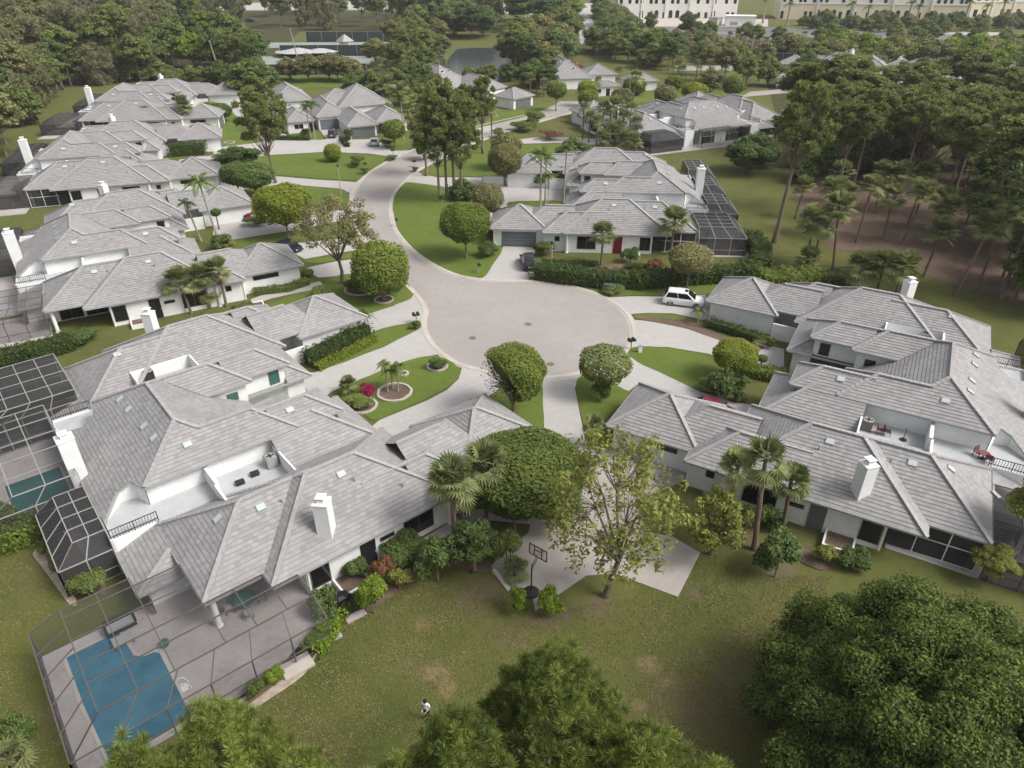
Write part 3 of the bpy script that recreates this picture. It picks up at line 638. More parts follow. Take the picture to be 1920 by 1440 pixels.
def duplex_house():
    """one pair of attached houses: every mesh in the pair's own frame (u: from the pools towards the street, v: across)"""
    parts = []                              # (name, mesh maker MB/Roof, mats, uv, children)
    w = MB()
    for m, mu in ((None, None), (ML, MU)):
        b = side(w, m); bu = side(w, mu)
        b(6.3, 18.2, -1.0, 8.9, 0, 2.82); b(.5, 6.3, 3.6, 9.3, 0, 2.82); b(-2.3, .5, 5.0, 9.4, 0, 1.93)
        b(21.2, 28.4, .85, 7.85, 0, 2.62); b(18.2, 21.2, -.7, 5, 0, 2.8); b(9.7, 17.5, 8.5, 15.9, 0, 2.82)
        bu(.4, 11.7, 11.95, 16.3, 0, 4.82); bu(11.7, 15.75, 11.95, 15.4, 0, 4.8)
        bu(-2.3, .5, 13.9, MU, 0, 3.2); bu(.5, 4.0, 15, MU, 0, 4.8); bu(4, 11.2, 15.8, MU, 0, 2.7)
        # roof terrace walls
        b(4.42, 4.6, 7.2, 9.5, 2.6, 4.25); b(4.42, 9.8, 7.05, 7.2, 2.6, 4.2); b(9.8, 9.95, 7.2, 11.4, 2.6, 4.2)
        b(-2.95, .1, 9.5, 9.68, 0, 3.12); b(-2.95, -2.78, 9.5, 11.7, 0, 3.2)
        # low wall under the west rake
        f = (lambda v: v) if mu is None else (lambda v: 2 * mu - v)
        for (a, c), (d, e) in (((.35, 11.9), (-.1, 13.35)), ((-.1, 13.35), (-1.2, 13.6)), ((-1.2, 13.6), (-2.85, 11.75))):
            za, zb = 3.05 + .563 * (a + 2.9), 3.05 + .563 * (d + 2.9); w.face([(a, f(c), 2.5), (d, f(e), 2.5), (d, f(e), zb), (a, f(c), za)])
        # court wall by the garage
        b(17.6, 21.0, 8.6, 8.8, 0, 1.9)
    w.box(4.5, 4.78, 9.3, 11.95, 2.9, 4.45)  # party parapet across the south terrace
    parts.append(('wall', w, ['white'], False))
    R = Roof()
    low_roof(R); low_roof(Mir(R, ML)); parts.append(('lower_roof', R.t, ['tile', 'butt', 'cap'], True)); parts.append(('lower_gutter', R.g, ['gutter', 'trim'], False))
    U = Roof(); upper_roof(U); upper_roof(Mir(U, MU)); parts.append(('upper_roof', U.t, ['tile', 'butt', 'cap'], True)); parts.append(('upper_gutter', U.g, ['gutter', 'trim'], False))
    for m in (None, ML):
        d = MB(); side(d, m)(0, 9.85, 7.1, 13.9, 2.86, 2.95); side(d, m)(-2.8, 0, 9.6, 13.9, 2.86, 2.95); parts.append(('roof_terrace', d, ['deck'], False))
        r = MB(); f = (lambda v: v) if m is None else (lambda v: 2 * m - v)
        for z in (3.35, 3.95): r.bar((-2.85, f(9.6), z), (0.3, f(9.6), z), .05)
        for i in range(17): r.bar((-2.85 + i * .195, f(9.6), 3.1), (-2.85 + i * .195, f(9.6), 3.95), .028 if i % 8 else .06)
        for z in (3.35, 3.95): r.bar((-2.86, f(9.6), z), (-2.86, f(11.5), z), .05)
        parts.append(('railing', r, ['iron'], False))
    return parts
def frame_window(B, u0, u1, v, z0, z1, face, vert=True):
    pass
def window_parts(spec):
    """spec: (u0,u1,v,z0,z1) on a wall facing -v/+v, or ('u', v0,v1,u,z0,z1,sign)"""
    fr, gl = MB(), MB()
    if spec[0] == 'u':
        _, a, b, c, z0, z1, sg = spec; box = lambda B, p, q, r, s_, d, k=0: B.box(c + sg * d, c - sg * .05, p, q, r, s_, k)
    else:
        a, b, c, z0, z1, sg = spec; box = lambda B, p, q, r, s_, d, k=0: B.box(p, q, c + sg * d, c - sg * .05, r, s_, k)
    box(gl, a + .05, b - .05, z0 + .05, z1 - .05, .025)
    for p, q, r, s_ in ((a, a + .07, z0, z1), (b - .07, b, z0, z1), (a + .07, b - .07, z0, z0 + .07), (a + .07, b - .07, z1 - .07, z1)): box(fr, p, q, r, s_, .05)
    n = max(1, round((b - a) / 1.3))
    for i in range(1, n): x = a + (b - a) * i / n; box(fr, x - .03, x + .03, z0 + .07, z1 - .07, .045)
    return fr, gl
DUP = duplex_house()
WINDOWS = [  # S half; wall, glass kind
    ((14.0, 16.6, -1.0, .55, 2.35, -1), 'glass', 1), ((12.0, 13.2, -1.0, 1.55, 1.95, -1), 'glass', 1), ((6.55, 8.0, -1.0, .5, 2.4, -1), 'glass', 0),
    ((1.0, 3.4, 3.6, .1, 2.2, -1), 'glass', 1), ((3.7, 6.0, 3.6, .1, 2.2, -1), 'glass', 1), (('u', 4.0, 8.6, -2.3, .3, 1.8, -1), 'glass', 1),
    (('u', 14.2, 17.6, -2.3, .1, 2.4, -1), 'glass', 1), ((19.0, 19.7, -.7, 1.5, 2.2, -1), 'glass', 1), ((22.6, 25.8, .85, 1.6, 2.2, -1), 'glass', 0)]
UPWIN = [((14.2, 15.2, 15.4, 3.0, 4.35, 1), 'greenglass'), ((9.9, 10.9, 16.3, 3.3, 4.1, 1), 'glass'), (('u', 12.6, 13.8, 15.75, 3.4, 4.4, 1), 'glass')]
SHARED = {}
def place_duplex(org, ang, flip, label, opts):
    root = empty('duplex_house', (org[0], org[1], 0), rad(ang), label, 'house', 'attached white houses with grey tile roofs')
    F = flip < 0; f = (lambda v: -v) if F else (lambda v: v)
    for name, B, mats, uv in DUP:
        key = (name, id(B), F)
        if key not in SHARED: SHARED[key] = B.mesh(name, [M[k] for k in mats], flip=F, uv=uv)
        o = link('roof' if name.endswith('_roof') else 'gutter' if name.endswith('gutter') else name, SHARED[key], root)
        if name == 'upper_roof': up = o
        if name == 'lower_roof': lo = o
    # chimneys
    for ci, (cu, cv, s_, zt, rot, z0, par) in enumerate(((8.7, .15, .5, 6.4, 45, 0, lo), (8.7, 2 * ML - .15, .5, 6.4, 45, 0, lo), (-2.85, 18.6, .58, 6.8, 0, 0, up))):
        if ci not in opts.get('chim', (0, 1, 2)): continue
        key = ('chim', s_, zt)
        if key not in SHARED:
            c = MB(); c.box(-s_, s_, -s_ * (1 if s_ < .6 else 2.0), s_ * (1 if s_ < .6 else 2.0), z0, zt); c.box(-s_ - .04, s_ + .04, -s_ * (1 if s_ < .6 else 2.0) - .04, s_ * (1 if s_ < .6 else 2.0) + .04, zt, zt + .07)
            SHARED[key] = c.mesh('chimney', M['white'])
            k = MB(); k.box(-.26, .26, -.26, .26, zt + .07, zt + .26); k.box(-.2, .2, -.2, .2, zt + .3, zt + .44); k.box(-.33, .33, -.33, .33, zt + .44, zt + .5)
            for i, j in ((-1, -1), (1, -1), (1, 1), (-1, 1)): k.box(i * .2 - .02, i * .2 + .02, j * .2 - .02, j * .2 + .02, zt + .2, zt + .44)
            SHARED[key + ('cap',)] = k.mesh('chimney_cap', M['trim'])
        o = link('chimney', SHARED[key], par); o.location = (cu, f(cv), 0); o.rotation_euler = (0, 0, rad(rot)); link('chimney_cap', SHARED[key + ('cap',)], o)
    for m in (None, ML):
        g = (lambda v: v) if m is None else (lambda v: 2 * m - v)
        for spec, gk, always in WINDOWS:
            if opts.get('garage_front') and spec[0] == 22.6: continue
            if spec[0] == 'u': _, a, b, c, z0, z1, sg = spec; a, b = sorted((g(a), g(b))); sp = ('u', a, b, c, z0, z1, sg)
            else: a, b, c, z0, z1, sg = spec; sp = (a, b, g(c), z0, z1, sg if m is None else -sg)
            add_win(root, sp, gk, F)
        for cu, cv in ((6.42, -1.06), (21.1, -.78), (28.3, .79)):
            if 'spout' not in SHARED: sp_ = MB(); sp_.box(-.05, .05, -.05, .04, .1, 2.7); sp_.box(-.05, .05, -.2, .04, .05, .14); SHARED['spout'] = sp_.mesh('downspout', M['trim'])
            link('downspout', SHARED['spout'], root).location = (cu, f(g(cv)), 0)
        # doors
        dm = MB(); dm.box(10.4, 11.6, g(-1.06), g(-.9), 0, 2.45); dm.bar((11.5, g(-1.09), 1.0), (11.5, g(-1.09), 1.2), .04, m=1)
        dc = opts.get('door', 'door_dark') if m is None else 'door_dark'; o = dm.build('door', [M[dc], M['alu_pale']], root, flip=F)
        gd = MB()
        if opts.get('garage_front') and m is None:
            gd.box(22.3, 27.2, .80, .95, 0, 2.15)
            for i in range(1, 4): gd.box(22.3, 27.2, .785, .8, i * .54 - .012, i * .54 + .012, 1)
        else:
            a, b = sorted((g(1.9), g(6.8))); gd.box(28.3, 28.46, a, b, 0, 2.15)
            for i in range(1, 4): gd.box(28.46, 28.475, a, b, i * .54 - .012, i * .54 + .012, 1)
        gd.build('garage_door', [M['door_grey'], M['gutter']], root, flip=F)
        for cu, cv in ((.6, .55), (18.0, -1.15)):
            if 'col' not in SHARED:
                cl = MB(); cl.lathe([(.26, 0), (.26, .1), (.2, .12), (.2, 2.7), (.25, 2.72), (.25, 2.82)], (0, 0, 0), 14); SHARED['col'] = cl.mesh('column', M['trim'])
            link('column', SHARED['col'], root).location = (cu, f(g(cv)), 0)
        # lanai kickwall and planter
        pl = MB(); b_ = side(pl, m); b_(8.0, 8.15, -2.9, -1.0, 0, .5); b_(10.0, 10.15, -2.9, -1.0, 0, .5); b_(8.15, 10.0, -2.9, -2.75, 0, .5); b_(8.15, 10, -2.75, -1.0, 0, .36, 1)
        pl.build('planter', [M['white'], M['mulch']], root, flip=F)
        # flashings, vents
        for (u, v, z) in ((15.1, .5, 4.08), (12.2, 2.2, 5.1), (7.2, 3.5, 4.9)):
            if 'vent' not in SHARED:
                ve = MB(); ve.lathe([(.06, -.1), (.06, .32), (.09, .33), (.09, .4)], (0, 0, 0), 8); SHARED['vent'] = ve.mesh('vent_pipe', M['gutter'])
            link('vent_pipe', SHARED['vent'], lo).location = (u, f(g(v)), z)
    if opts.get('lanai'):
        sc_, fr_ = MB(), MB(); sc_.face([(.3, .12, .05), (6.25, -.0, .05), (6.25, -.0, 2.8), (.3, .12, 2.8)]); sc_.face([(.3, .12, .05), (.3, 3.6, .05), (.3, 3.6, 2.8), (.3, .12, 2.8)])
        for u in (.3, 2.3, 4.3, 6.22): fr_.bar((u, .06, 0), (u, .06, 2.8), .07)
        for z in (.08, 1.6, 2.76): fr_.bar((.3, .06, z), (6.22, .06, z), .055)
        sc_.build('porch_screen', M['screen_dense'], root, flip=F); fr_.build('porch_frame', M['trim'], root, flip=F)
    for m in (None, MU):
        g = (lambda v: v) if m is None else (lambda v: 2 * m - v)
        for spec, gk in UPWIN:
            if spec[0] == 'u': _, a, b, c, z0, z1, sg = spec; a, b = sorted((g(a), g(b))); sp = ('u', a, b, c, z0, z1, sg)
            else: a, b, c, z0, z1, sg = spec; sp = (a, b, g(c), z0, z1, sg if m is None else -sg)
            add_win(root, sp, opts.get('upglass', 'glass') if m else 'glass', F)
    # skylights: (u, v, facing)
    for par, lst in ((up, [(2.1, 23.3, 'W'), (2.2, 21.1, 'W'), (2.4, 17.6, 'W'), (2.5, 15.4, 'W'), (4.2, 13.2, 'S'), (12.3, 12.9, 'S')]), (lo, [(5.8, 3.8, 'S'), (3.2, 5.0, 'w'), (11.6, 3.0, 'S1'), (4.2, 32.8, 'Nn')])):
        for (u, v, k) in lst:
            z = {'W': 3.1 + .563 * (u + 2.9), 'S': 4.9 + .58 * (v - 11.45), 'w': 2.9 + .58 * u, 'S1': 2.9 + .58 * (v + 1.5), 'Nn': 2.9 + .58 * (v - (2 * ML - 9.5))}[k]
            if k == 'S' and par is lo: z = 2.9 + .58 * v
            dn = (1, 0) if k in 'Ww' else (0, 1); tl = math.atan(.563 if k in 'Ww' else .58)
            s_ = MB(); s_.box(-.33, .33, -.26, .26, .02, .09); s_.box(-.28, .28, -.21, .21, .09, .105, 1)
            o = s_.build('skylight', [M['cap'], M['skyl']], par); o.location = (u, f(v), z + .02)
            o.rotation_euler = (0, -tl, 0) if k in 'Ww' else ((tl if not F else -tl), 0, 0)
    return root
def add_win(root, sp, gk, F):
    key = ('win', sp, F)
    if key not in SHARED:
        fr, gl = window_parts(sp); SHARED[key] = (fr.mesh('window', M['alu' if gk != 'trim' else 'trim'], flip=F), {})
        SHARED[key + ('gl',)] = gl
    o = link('window', SHARED[key][0], root); d = SHARED[key][1]
    if gk not in d: d[gk] = SHARED[key + ('gl',)].mesh('pane', M[gk], flip=F)
    link('pane', d[gk], o)
class Fr:                                   # a pair's frame: local (u, v, z) -> world
    def __init__(s, org, ang, flip): s.o = Vector((org[0], org[1], 0)); s.a = rad(ang); s.f = flip; s.d = Vector((cos(s.a), sin(s.a), 0)); s.n = Vector((-sin(s.a), cos(s.a), 0)) * flip
    def __call__(s, u, v, z=0): return s.o + s.d * u + s.n * v + Vector((0, 0, z))
def fr2(p0, p1, flip, z0=2.9, z1=2.7, back=None):
    a, b = G(*p0, z0), G(*p1, z1); d = b - a; return (a.x, a.y) if back is None else (b.x - back * d.x / d.xy.length, b.y - back * d.y / d.xy.length), math.degrees(math.atan2(d.y, d.x)), flip
H = dict(L1=((-19.32, 30.74), 40.0, 1), R1=((33.14, 36.11), 150.3, -1), L2=((-52.9, 72.7), 29.1, 1), L3=((-82.6, 119.6), 18.6, 1), R2=((26.9, 98.8), 176.3, -1))
_o, _a, _f = fr2((105, 230), (382, 228), 1, back=28.95); H['L4'] = (_o, _a + 6, _f)

# ================================================================== THE GROUND
def smooth_closed(P, k=5):
    out = []; n = len(P)
    for i in range(n):
        a, b, c, d = P[i - 1], P[i], P[(i + 1) % n], P[(i + 2) % n]
        for j in range(k):
            t = j / k; out.append(.5 * ((2 * b) + (c - a) * t + (2 * a - 5 * b + 4 * c - d) * t * t + (3 * b - a - 3 * c + d) * t ** 3))
    return out
def smooth_open(P, k=5):
    out = []
    for i in range(len(P) - 1):
        a, b, c, d = P[max(i - 1, 0)], P[i], P[i + 1], P[min(i + 2, len(P) - 1)]
        for j in range(k):
            t = j / k; out.append(.5 * ((2 * b) + (c - a) * t + (2 * a - 5 * b + 4 * c - d) * t * t + (3 * b - a - 3 * c + d) * t ** 3))
    return out + [P[-1]]
def sheet(name, px, m, z, sm=False, world=False, kind='structure', th=0.0):
    P = [Vector(p) for p in px] if world else [G(*p) for p in px]
    if sm: P = smooth_closed(P)
    b = MB(); b.poly_prism([(p.x, p.y) for p in P], z - max(th, .003), z); o = b.build(name, M[m] if isinstance(m, str) else m); o['kind'] = kind; return o
def strip(B, P, w, z0, z1, m=0, closed=False):
    n = len(P); L = []; Rr = []
    for i in range(n):
        a = P[i - 1] if (i or closed) else P[i]; b = P[(i + 1) % n] if (i < n - 1 or closed) else P[i]
        d = (b - a); d.z = 0; d.normalize(); s = Vector((-d.y, d.x, 0)) * w / 2; L.append(P[i] + s); Rr.append(P[i] - s)
    for i in range(n if closed else n - 1):
        j = (i + 1) % n; q = [L[i], Rr[i], Rr[j], L[j]]
        B.face([(p.x, p.y, z1) for p in q], m)
        for s_, t_ in ((L, 1), (Rr, 0)): B.face([(s_[i].x, s_[i].y, z0), (s_[j].x, s_[j].y, z0), (s_[j].x, s_[j].y, z1), (s_[i].x, s_[i].y, z1)], m)
gb = MB(); gb.face([(-1500, -60, 0), (1500, -60, 0), (1500, 2500, 0), (-1500, 2500, 0)]); tag(gb.build('ground', M['grass']), kind='structure')

ROAD_R = [(1104, 202), (1000, 232), (930, 254), (870, 277), (815, 303), (778, 324), (757, 343), (742, 360), (735, 378), (734, 400), (740, 424), (753, 445), (775, 469), (808, 494), (848, 513), (888, 522), (928, 526), (1007, 527), (1057, 533), (1107, 547), (1141, 562), (1170, 583), (1186, 608), (1188, 633), (1177, 656), (1150, 680), (1090, 700), (1020, 709), (940, 703), (893, 693), (853, 680), (820, 657), (800, 632), (793, 607), (797, 583), (787, 563), (768, 541), (747, 523), (716, 492), (688, 462), (668, 428), (658, 398), (657, 376), (665, 353), (684, 330), (713, 310), (742, 295), (775, 281), (830, 262), (890, 238), (1000, 213), (1100, 190)]
RP = [G(*p) for p in ROAD_R]
RS = smooth_open(RP, 4)
sheet('road', [tuple(p) for p in RS] , 'asphalt', .02, world=True)
kb = MB(); strip(kb, RS, .42, 0, .075); tag(kb.build('kerb', M['kerb']), kind='structure')
gt = MB(); strip(gt, [p + (Vector((2.1, 70.5, 0)) - p) * 0 for p in RS], .9, 0, .028); tag(gt.build('gutter_pan', M['kerb']), kind='structure')
def lawn(px, sm=True, z=.062): return sheet('lawn', px, 'lawn', z, sm, th=.02)
def drive(px, m='concrete', z=.045, sm=False): return sheet('driveway', px, m, z, sm, th=.02)
# left of the road, from the circle upwards
drive([(760, 540), (797, 572), (795, 600), (766, 606), (720, 615), (693, 624), (668, 642), (560, 668), (560, 610), (640, 596), (700, 586), (738, 574), (768, 556)])
drive([(796, 606), (805, 640), (824, 664), (800, 669), (760, 680), (690, 706), (650, 722), (622, 735), (588, 760), (560, 700), (590, 699), (640, 681), (720, 651), (775, 622), (785, 612)])
drive([(866, 690), (860, 711), (838, 732), (800, 752), (712, 788), (660, 830), (760, 860), (800, 830), (882, 748), (915, 752), (937, 727), (962, 704), (915, 696)])
drive([(1015, 706), (1018, 760), (1020, 800), (1010, 880), (1000, 950), (1120, 950), (1115, 880), (1100, 840), (1090, 790), (1078, 728), (1092, 702)])
sheet('court', [(936, 1045), (915, 1069), (953, 1101), (994, 1104), (1004, 1147), (1012, 1140), (1052, 1112), (1099, 1080), (1152, 1076), (1271, 1120), (1313, 1037), (1262, 1008), (1222, 999), (1190, 940), (1290, 900), (1310, 860), (1200, 830), (1095, 830), (1020, 850), (1005, 900), (1003, 950), (990, 1000)], 'court', .052, th=.03)['kind'] = 'structure'
drive([(1092, 702), (1120, 707), (1178, 734), (1194, 722), (1250, 752), (1290, 772), (1400, 822), (1440, 780), (1420, 762), (1366, 752), (1310, 734), (1240, 700), (1200, 680), (1176, 657), (1150, 680)])
drive([(1185, 600), (1192, 632), (1180, 652), (1196, 651), (1250, 651), (1330, 664), (1390, 690), (1470, 700), (1470, 655), (1400, 640), (1330, 628), (1270, 612), (1210, 602)])
drive([(1138, 558), (1190, 556), (1250, 557), (1322, 553), (1340, 580), (1328, 602), (1262, 588), (1212, 587), (1172, 590), (1165, 575)])
drive([(944, 462), (925, 495), (903, 524), (1010, 528), (1003, 508), (998, 490), (1006, 464)])
drive([(744, 352), (775, 322), (820, 333), (880, 333), (960, 335), (1010, 352), (1078, 358), (1078, 410), (930, 425), (915, 430), (905, 400), (908, 364), (868, 356), (800, 347), (764, 342)])
drive([(400, 415), (400, 452), (440, 449), (545, 433), (620, 418), (665, 408), (662, 392), (610, 397), (540, 402), (460, 404)])
drive([(500, 458), (540, 470), (572, 486), (625, 476), (690, 466), (676, 440), (640, 448), (560, 456)])
drive([(571, 505), (597, 521), (640, 517), (735, 512), (706, 484), (664, 486), (628, 491), (590, 499)])
drive([(486, 336), (520, 331), (590, 337), (640, 340), (668, 342), (684, 330), (660, 378), (655, 362), (640, 354), (590, 350), (530, 345), (480, 352), (380, 366), (350, 352), (420, 340)])
drive([(335, 300), (340, 312), (420, 305), (415, 291), (370, 294)])
drive([(400, 277), (495, 266), (482, 246), (440, 215), (424, 192), (440, 180), (458, 200), (500, 243), (560, 258), (612, 262), (600, 244), (640, 242), (660, 262), (708, 261), (726, 280), (768, 282), (742, 295), (690, 288), (610, 285), (500, 291), (400, 289)])
drive([(390, 300), (470, 290), (500, 292), (500, 300), (420, 306)])
sheet('footpath', [(470, 562), (505, 549), (560, 537), (600, 528), (606, 535), (598, 542), (560, 549), (510, 560), (474, 572)], 'concrete', .05)
sheet('footpath', [(690, 1040), (722, 1048), (765, 1050), (790, 1030), (850, 1000), (905, 975), (1000, 985), (1000, 965), (900, 955), (850, 975), (786, 1015), (735, 1040)], 'concrete', .05)
# beyond the circle
drive([(975, 206), (1050, 190), (1100, 190), (1200, 186), (1330, 178), (1500, 165), (1500, 172), (1330, 188), (1200, 200), (1104, 202), (1000, 214)], 'asphalt')
drive([(935, 268), (1000, 258), (1075, 258), (1130, 262), (1120, 272), (1040, 268), (975, 270)])
drive([(880, 260), (860, 246), (900, 232), (930, 240)])
drive([(1123, 83), (1088, 83), (1082, 28), (1100, 26), (1112, 40)])
sheet('road', [(1060, 30), (1300, 20), (1300, 8), (700, 2), (300, 8), (300, 20), (760, 18)], 'concrete', .04)
sheet('car_park', [(1180, 62), (1250, 64), (1560, 80), (1560, 96), (1480, 92), (1380, 72), (1150, 74)], 'darkasph', .03)
sheet('car_park', [(1250, 50), (1460, 52), (1920, 70), (1920, 90), (1560, 84), (1300, 66), (1210, 64)], 'darkasph', .034)
sheet('car_park', [(1590, 60), (1900, 60), (1900, 78), (1600, 78)], 'concrete', .02)
pk = MB()
for (x0, y0, x1, y1, n) in ((1255, 60, 1430, 67, 16), (1270, 82, 1360, 86, 9), (1470, 66, 1560, 70, 8), (1600, 72, 1900, 74, 24), (1480, 84, 1550, 86, 7)):
    for i in range(n): a = G(x0 + (x1 - x0) * i / n, y0 + (y1 - y0) * i / n); pk.box(a.x - .25, a.x + .25, a.y, a.y + 12, .05, .062)
tag(pk.build('parking_lines', M['kerb']), kind='structure')
sheet('plaza', [(1150, 34), (1440, 36), (1440, 50), (1240, 50), (1160, 48)], 'kerb', .05)
lk = sheet('lake', [(848, 140), (838, 118), (850, 100), (862, 92), (905, 90), (955, 92), (985, 110), (975, 132), (940, 150), (890, 152)], 'lake', .05, True)
sheet('woodland_floor', [(1500, 345), (1560, 330), (1700, 330), (1925, 350), (1930, 540), (1850, 552), (1750, 520), (1640, 470), (1560, 470), (1520, 420), (1490, 380)], 'mulch', .03, True)
M['woods'] = multi('woodland_litter', (.06, .06, .025), [(.2, .4, .65, (.085, .08, .035), 1, ONE), (1.5, .45, .7, (.04, .045, .018), .8, ONE)])
sheet('woodland_floor', [(-300, 230), (30, 230), (120, 165), (300, 150), (500, 130), (560, 60), (750, 62), (800, 22), (300, 20), (-300, 25)], 'woods', .03)
sheet('woodland_floor', [(1130, 86), (1430, 130), (1480, 300), (1560, 340), (1990, 345), (2100, 92), (1480, 100), (1300, 84), (1185, 84), (1150, 40), (1125, 28)], 'woods', .026)
sheet('woodland_floor', [(690, 165), (800, 170), (838, 130), (830, 82), (705, 82), (750, 92), (700, 130)], 'woods', .03)
sheet('woodland_floor', [(965, 150), (1030, 160), (1085, 100), (1080, 78), (985, 80), (985, 110)], 'woods', .03)
# lawn islands between the drives
lawn([(738, 400), (733, 378), (742, 360), (758, 343), (800, 346), (868, 357), (905, 365), (903, 400), (930, 430), (942, 465), (925, 495), (905, 521), (870, 517), (830, 502), (790, 478), (762, 452), (745, 428)])
lawn([(953, 380), (1000, 377), (1056, 378), (1060, 394), (1010, 398), (962, 394)])
lawn([(790, 325), (830, 300), (870, 280), (930, 262), (975, 272), (1050, 272), (1050, 300), (980, 335), (880, 331), (820, 331)])
lawn([(410, 305), (500, 292), (610, 287), (680, 292), (742, 296), (713, 310), (684, 330), (668, 338), (600, 335), (520, 329), (480, 334), (400, 340)])
lawn([(500, 350), (600, 352), (640, 356), (655, 368), (650, 385), (600, 393), (500, 402), (440, 404), (440, 370)])
lawn([(430, 455), (545, 436), (640, 424), (672, 414), (684, 440), (640, 446), (540, 452), (480, 462), (440, 475)])
lawn([(573, 490), (640, 478), (700, 469), (708, 482), (660, 484), (600, 494)])
lawn([(500, 575), (560, 550), (600, 542), (608, 530), (645, 515), (740, 514), (775, 553), (738, 573), (700, 585), (640, 595), (540, 612), (480, 595)])
lawn([(560, 676), (650, 640), (690, 625), (740, 611), (786, 607), (786, 617), (740, 640), (690, 662), (610, 690)])
lawn([(640, 742), (690, 707), (770, 675), (822, 669), (862, 692), (856, 712), (830, 732), (760, 766), (706, 788), (680, 775)])
lawn([(910, 756), (938, 728), (962, 705), (1012, 712), (1018, 760), (1018, 800), (990, 830), (960, 800)])
lawn([(1080, 724), (1092, 705), (1118, 708), (1177, 737), (1150, 770), (1130, 800), (1140, 840), (1110, 840), (1092, 790)])
lawn([(1176, 662), (1184, 653), (1215, 650), (1270, 655), (1325, 668), (1352, 690), (1350, 730), (1310, 732), (1245, 702), (1200, 682)])
lawn([(1190, 592), (1225, 588), (1262, 591), (1300, 600), (1320, 612), (1420, 640), (1380, 645), (1300, 620), (1215, 602)])
lawn([(1060, 532), (1110, 545), (1142, 556), (1200, 554), (1322, 552), (1440, 520), (1440, 500), (1300, 520), (1150, 510), (1030, 505), (1005, 500), (1010, 526)])
lawn([(560, 258), (500, 243), (520, 250), (590, 246), (606, 262)], z=.055)
lawn([(718, 262), (760, 262), (768, 280), (730, 281)])
lawn([(375, 277), (383, 255), (400, 242), (440, 245), (475, 262), (480, 268), (410, 276)])
lawn([(375, 258), (378, 235), (385, 200), (420, 184), (428, 196), (455, 230), (420, 250)], z=.03)
lawn([(885, 233), (930, 215), (1000, 200), (1050, 190), (1000, 214), (930, 232), (893, 240)])
lawn([(1180, 200), (1280, 190), (1390, 180), (1390, 165), (1250, 170), (1180, 186)])
lawn([(500, 165), (690, 165), (700, 140), (500, 142)], False)
lawn([(1125, 85), (1145, 84), (1128, 30), (1115, 30)], False)
BEDZ = [.064]
# planting beds, mulch, gravel, worn patches
for px in ([(1190, 597), (1215, 594), (1300, 604), (1330, 620), (1430, 650), (1400, 655), (1330, 632), (1270, 612)], [(880, 1035), (925, 1068), (900, 1075), (840, 1060), (800, 1070), (790, 1045)], [(1480, 1005), (1520, 1035), (1570, 1058), (1540, 1070), (1490, 1045)],
           [(690, 1095), (730, 1090), (760, 1060), (780, 1080), (720, 1130), (650, 1165), (600, 1210), (560, 1250), (470, 1320), (440, 1335), (540, 1235), (600, 1170)],
           [(560, 672), (650, 632), (700, 640), (650, 668), (590, 690)], [(70, 1005), (120, 1000), (200, 1100), (175, 1115), (110, 1080)],
           [(1010, 492), (1240, 500), (1240, 510), (1010, 505)]):
    BEDZ[0] += .004; sheet('planting_bed', px, 'mulch', BEDZ[0], True)
sheet('gravel_path', [(62, 1040), (80, 1030), (100, 1060), (125, 1095), (145, 1130), (132, 1135), (105, 1100), (80, 1065)], 'sand', .075, True)
sheet('gravel_path', [(0, 880), (40, 955), (25, 960), (0, 920), (-30, 880)], 'sand', .075, True)
sheet('gravel_path', [(425, 1340), (470, 1300), (560, 1262), (600, 1215), (585, 1245), (560, 1275), (480, 1330), (440, 1370)], 'sand', .072, True)

# ================================================================== HOUSES
HOUSES = {}
SCL = dict(L1=1, R1=1, L2=1.02, L3=1.08, R2=1.05, L4=1.1, R3=1.1, R4=1.15, R5=1.15, R6=1.15)
H['R3'] = ((27.6, 162.0), 114.9, -1)
g4, g5, g6 = G(1735, 262, 0), G(1665, 178, 0), G(1860, 190, 0)
H['R4'] = ((g4.x, g4.y), 150, -1); H['R5'] = ((g5.x, g5.y), 160, -1); H['R6'] = ((g6.x, g6.y), 150, -1)
HL = dict(L1='nearest attached house at bottom left, roof terrace, white chimneys, blue pool beside it',
          R1='attached house at the right edge with red chairs on its roof terrace',
          L2='second attached house up the left side, cabbage palms at its dark front door',
          L3='third attached house up the left side, long pale roof below tall palms',
          L4='farthest attached house of the left row, against the casuarina wood',
          R2='attached house with red front door, dark car on its drive',
          R3='attached house behind the red door house, screened pool side facing the viewer',
          R4='house half hidden behind umbrella pines with striped roof showing, top right', R5='small pale roofs of a house behind pines near the car park', R6='farthest right roofs glimpsed through pine crowns')
for k, op in dict(L1=dict(upglass='greenglass'), R1=dict(door='door_grey', lanai=1), L2=dict(chim=(1, 2)), L3=dict(chim=(1, 2), lanai=1), L4=dict(chim=(1, 2)), R2=dict(door='door_red', garage_front=1, chim=(2,), lanai=1), R3=dict(chim=(0,)), R4={}, R5={}, R6={}).items():
    o, a, f = H[k]; r = place_duplex(o, a, f, HL[k], op); r.scale = (SCL[k],) * 3; HOUSES[k] = r
def loc(k, u, v, z=0):
    o, a, f = H[k]; s = SCL[k]; return Fr(o, a, f)(u * s, v * s, z * s)

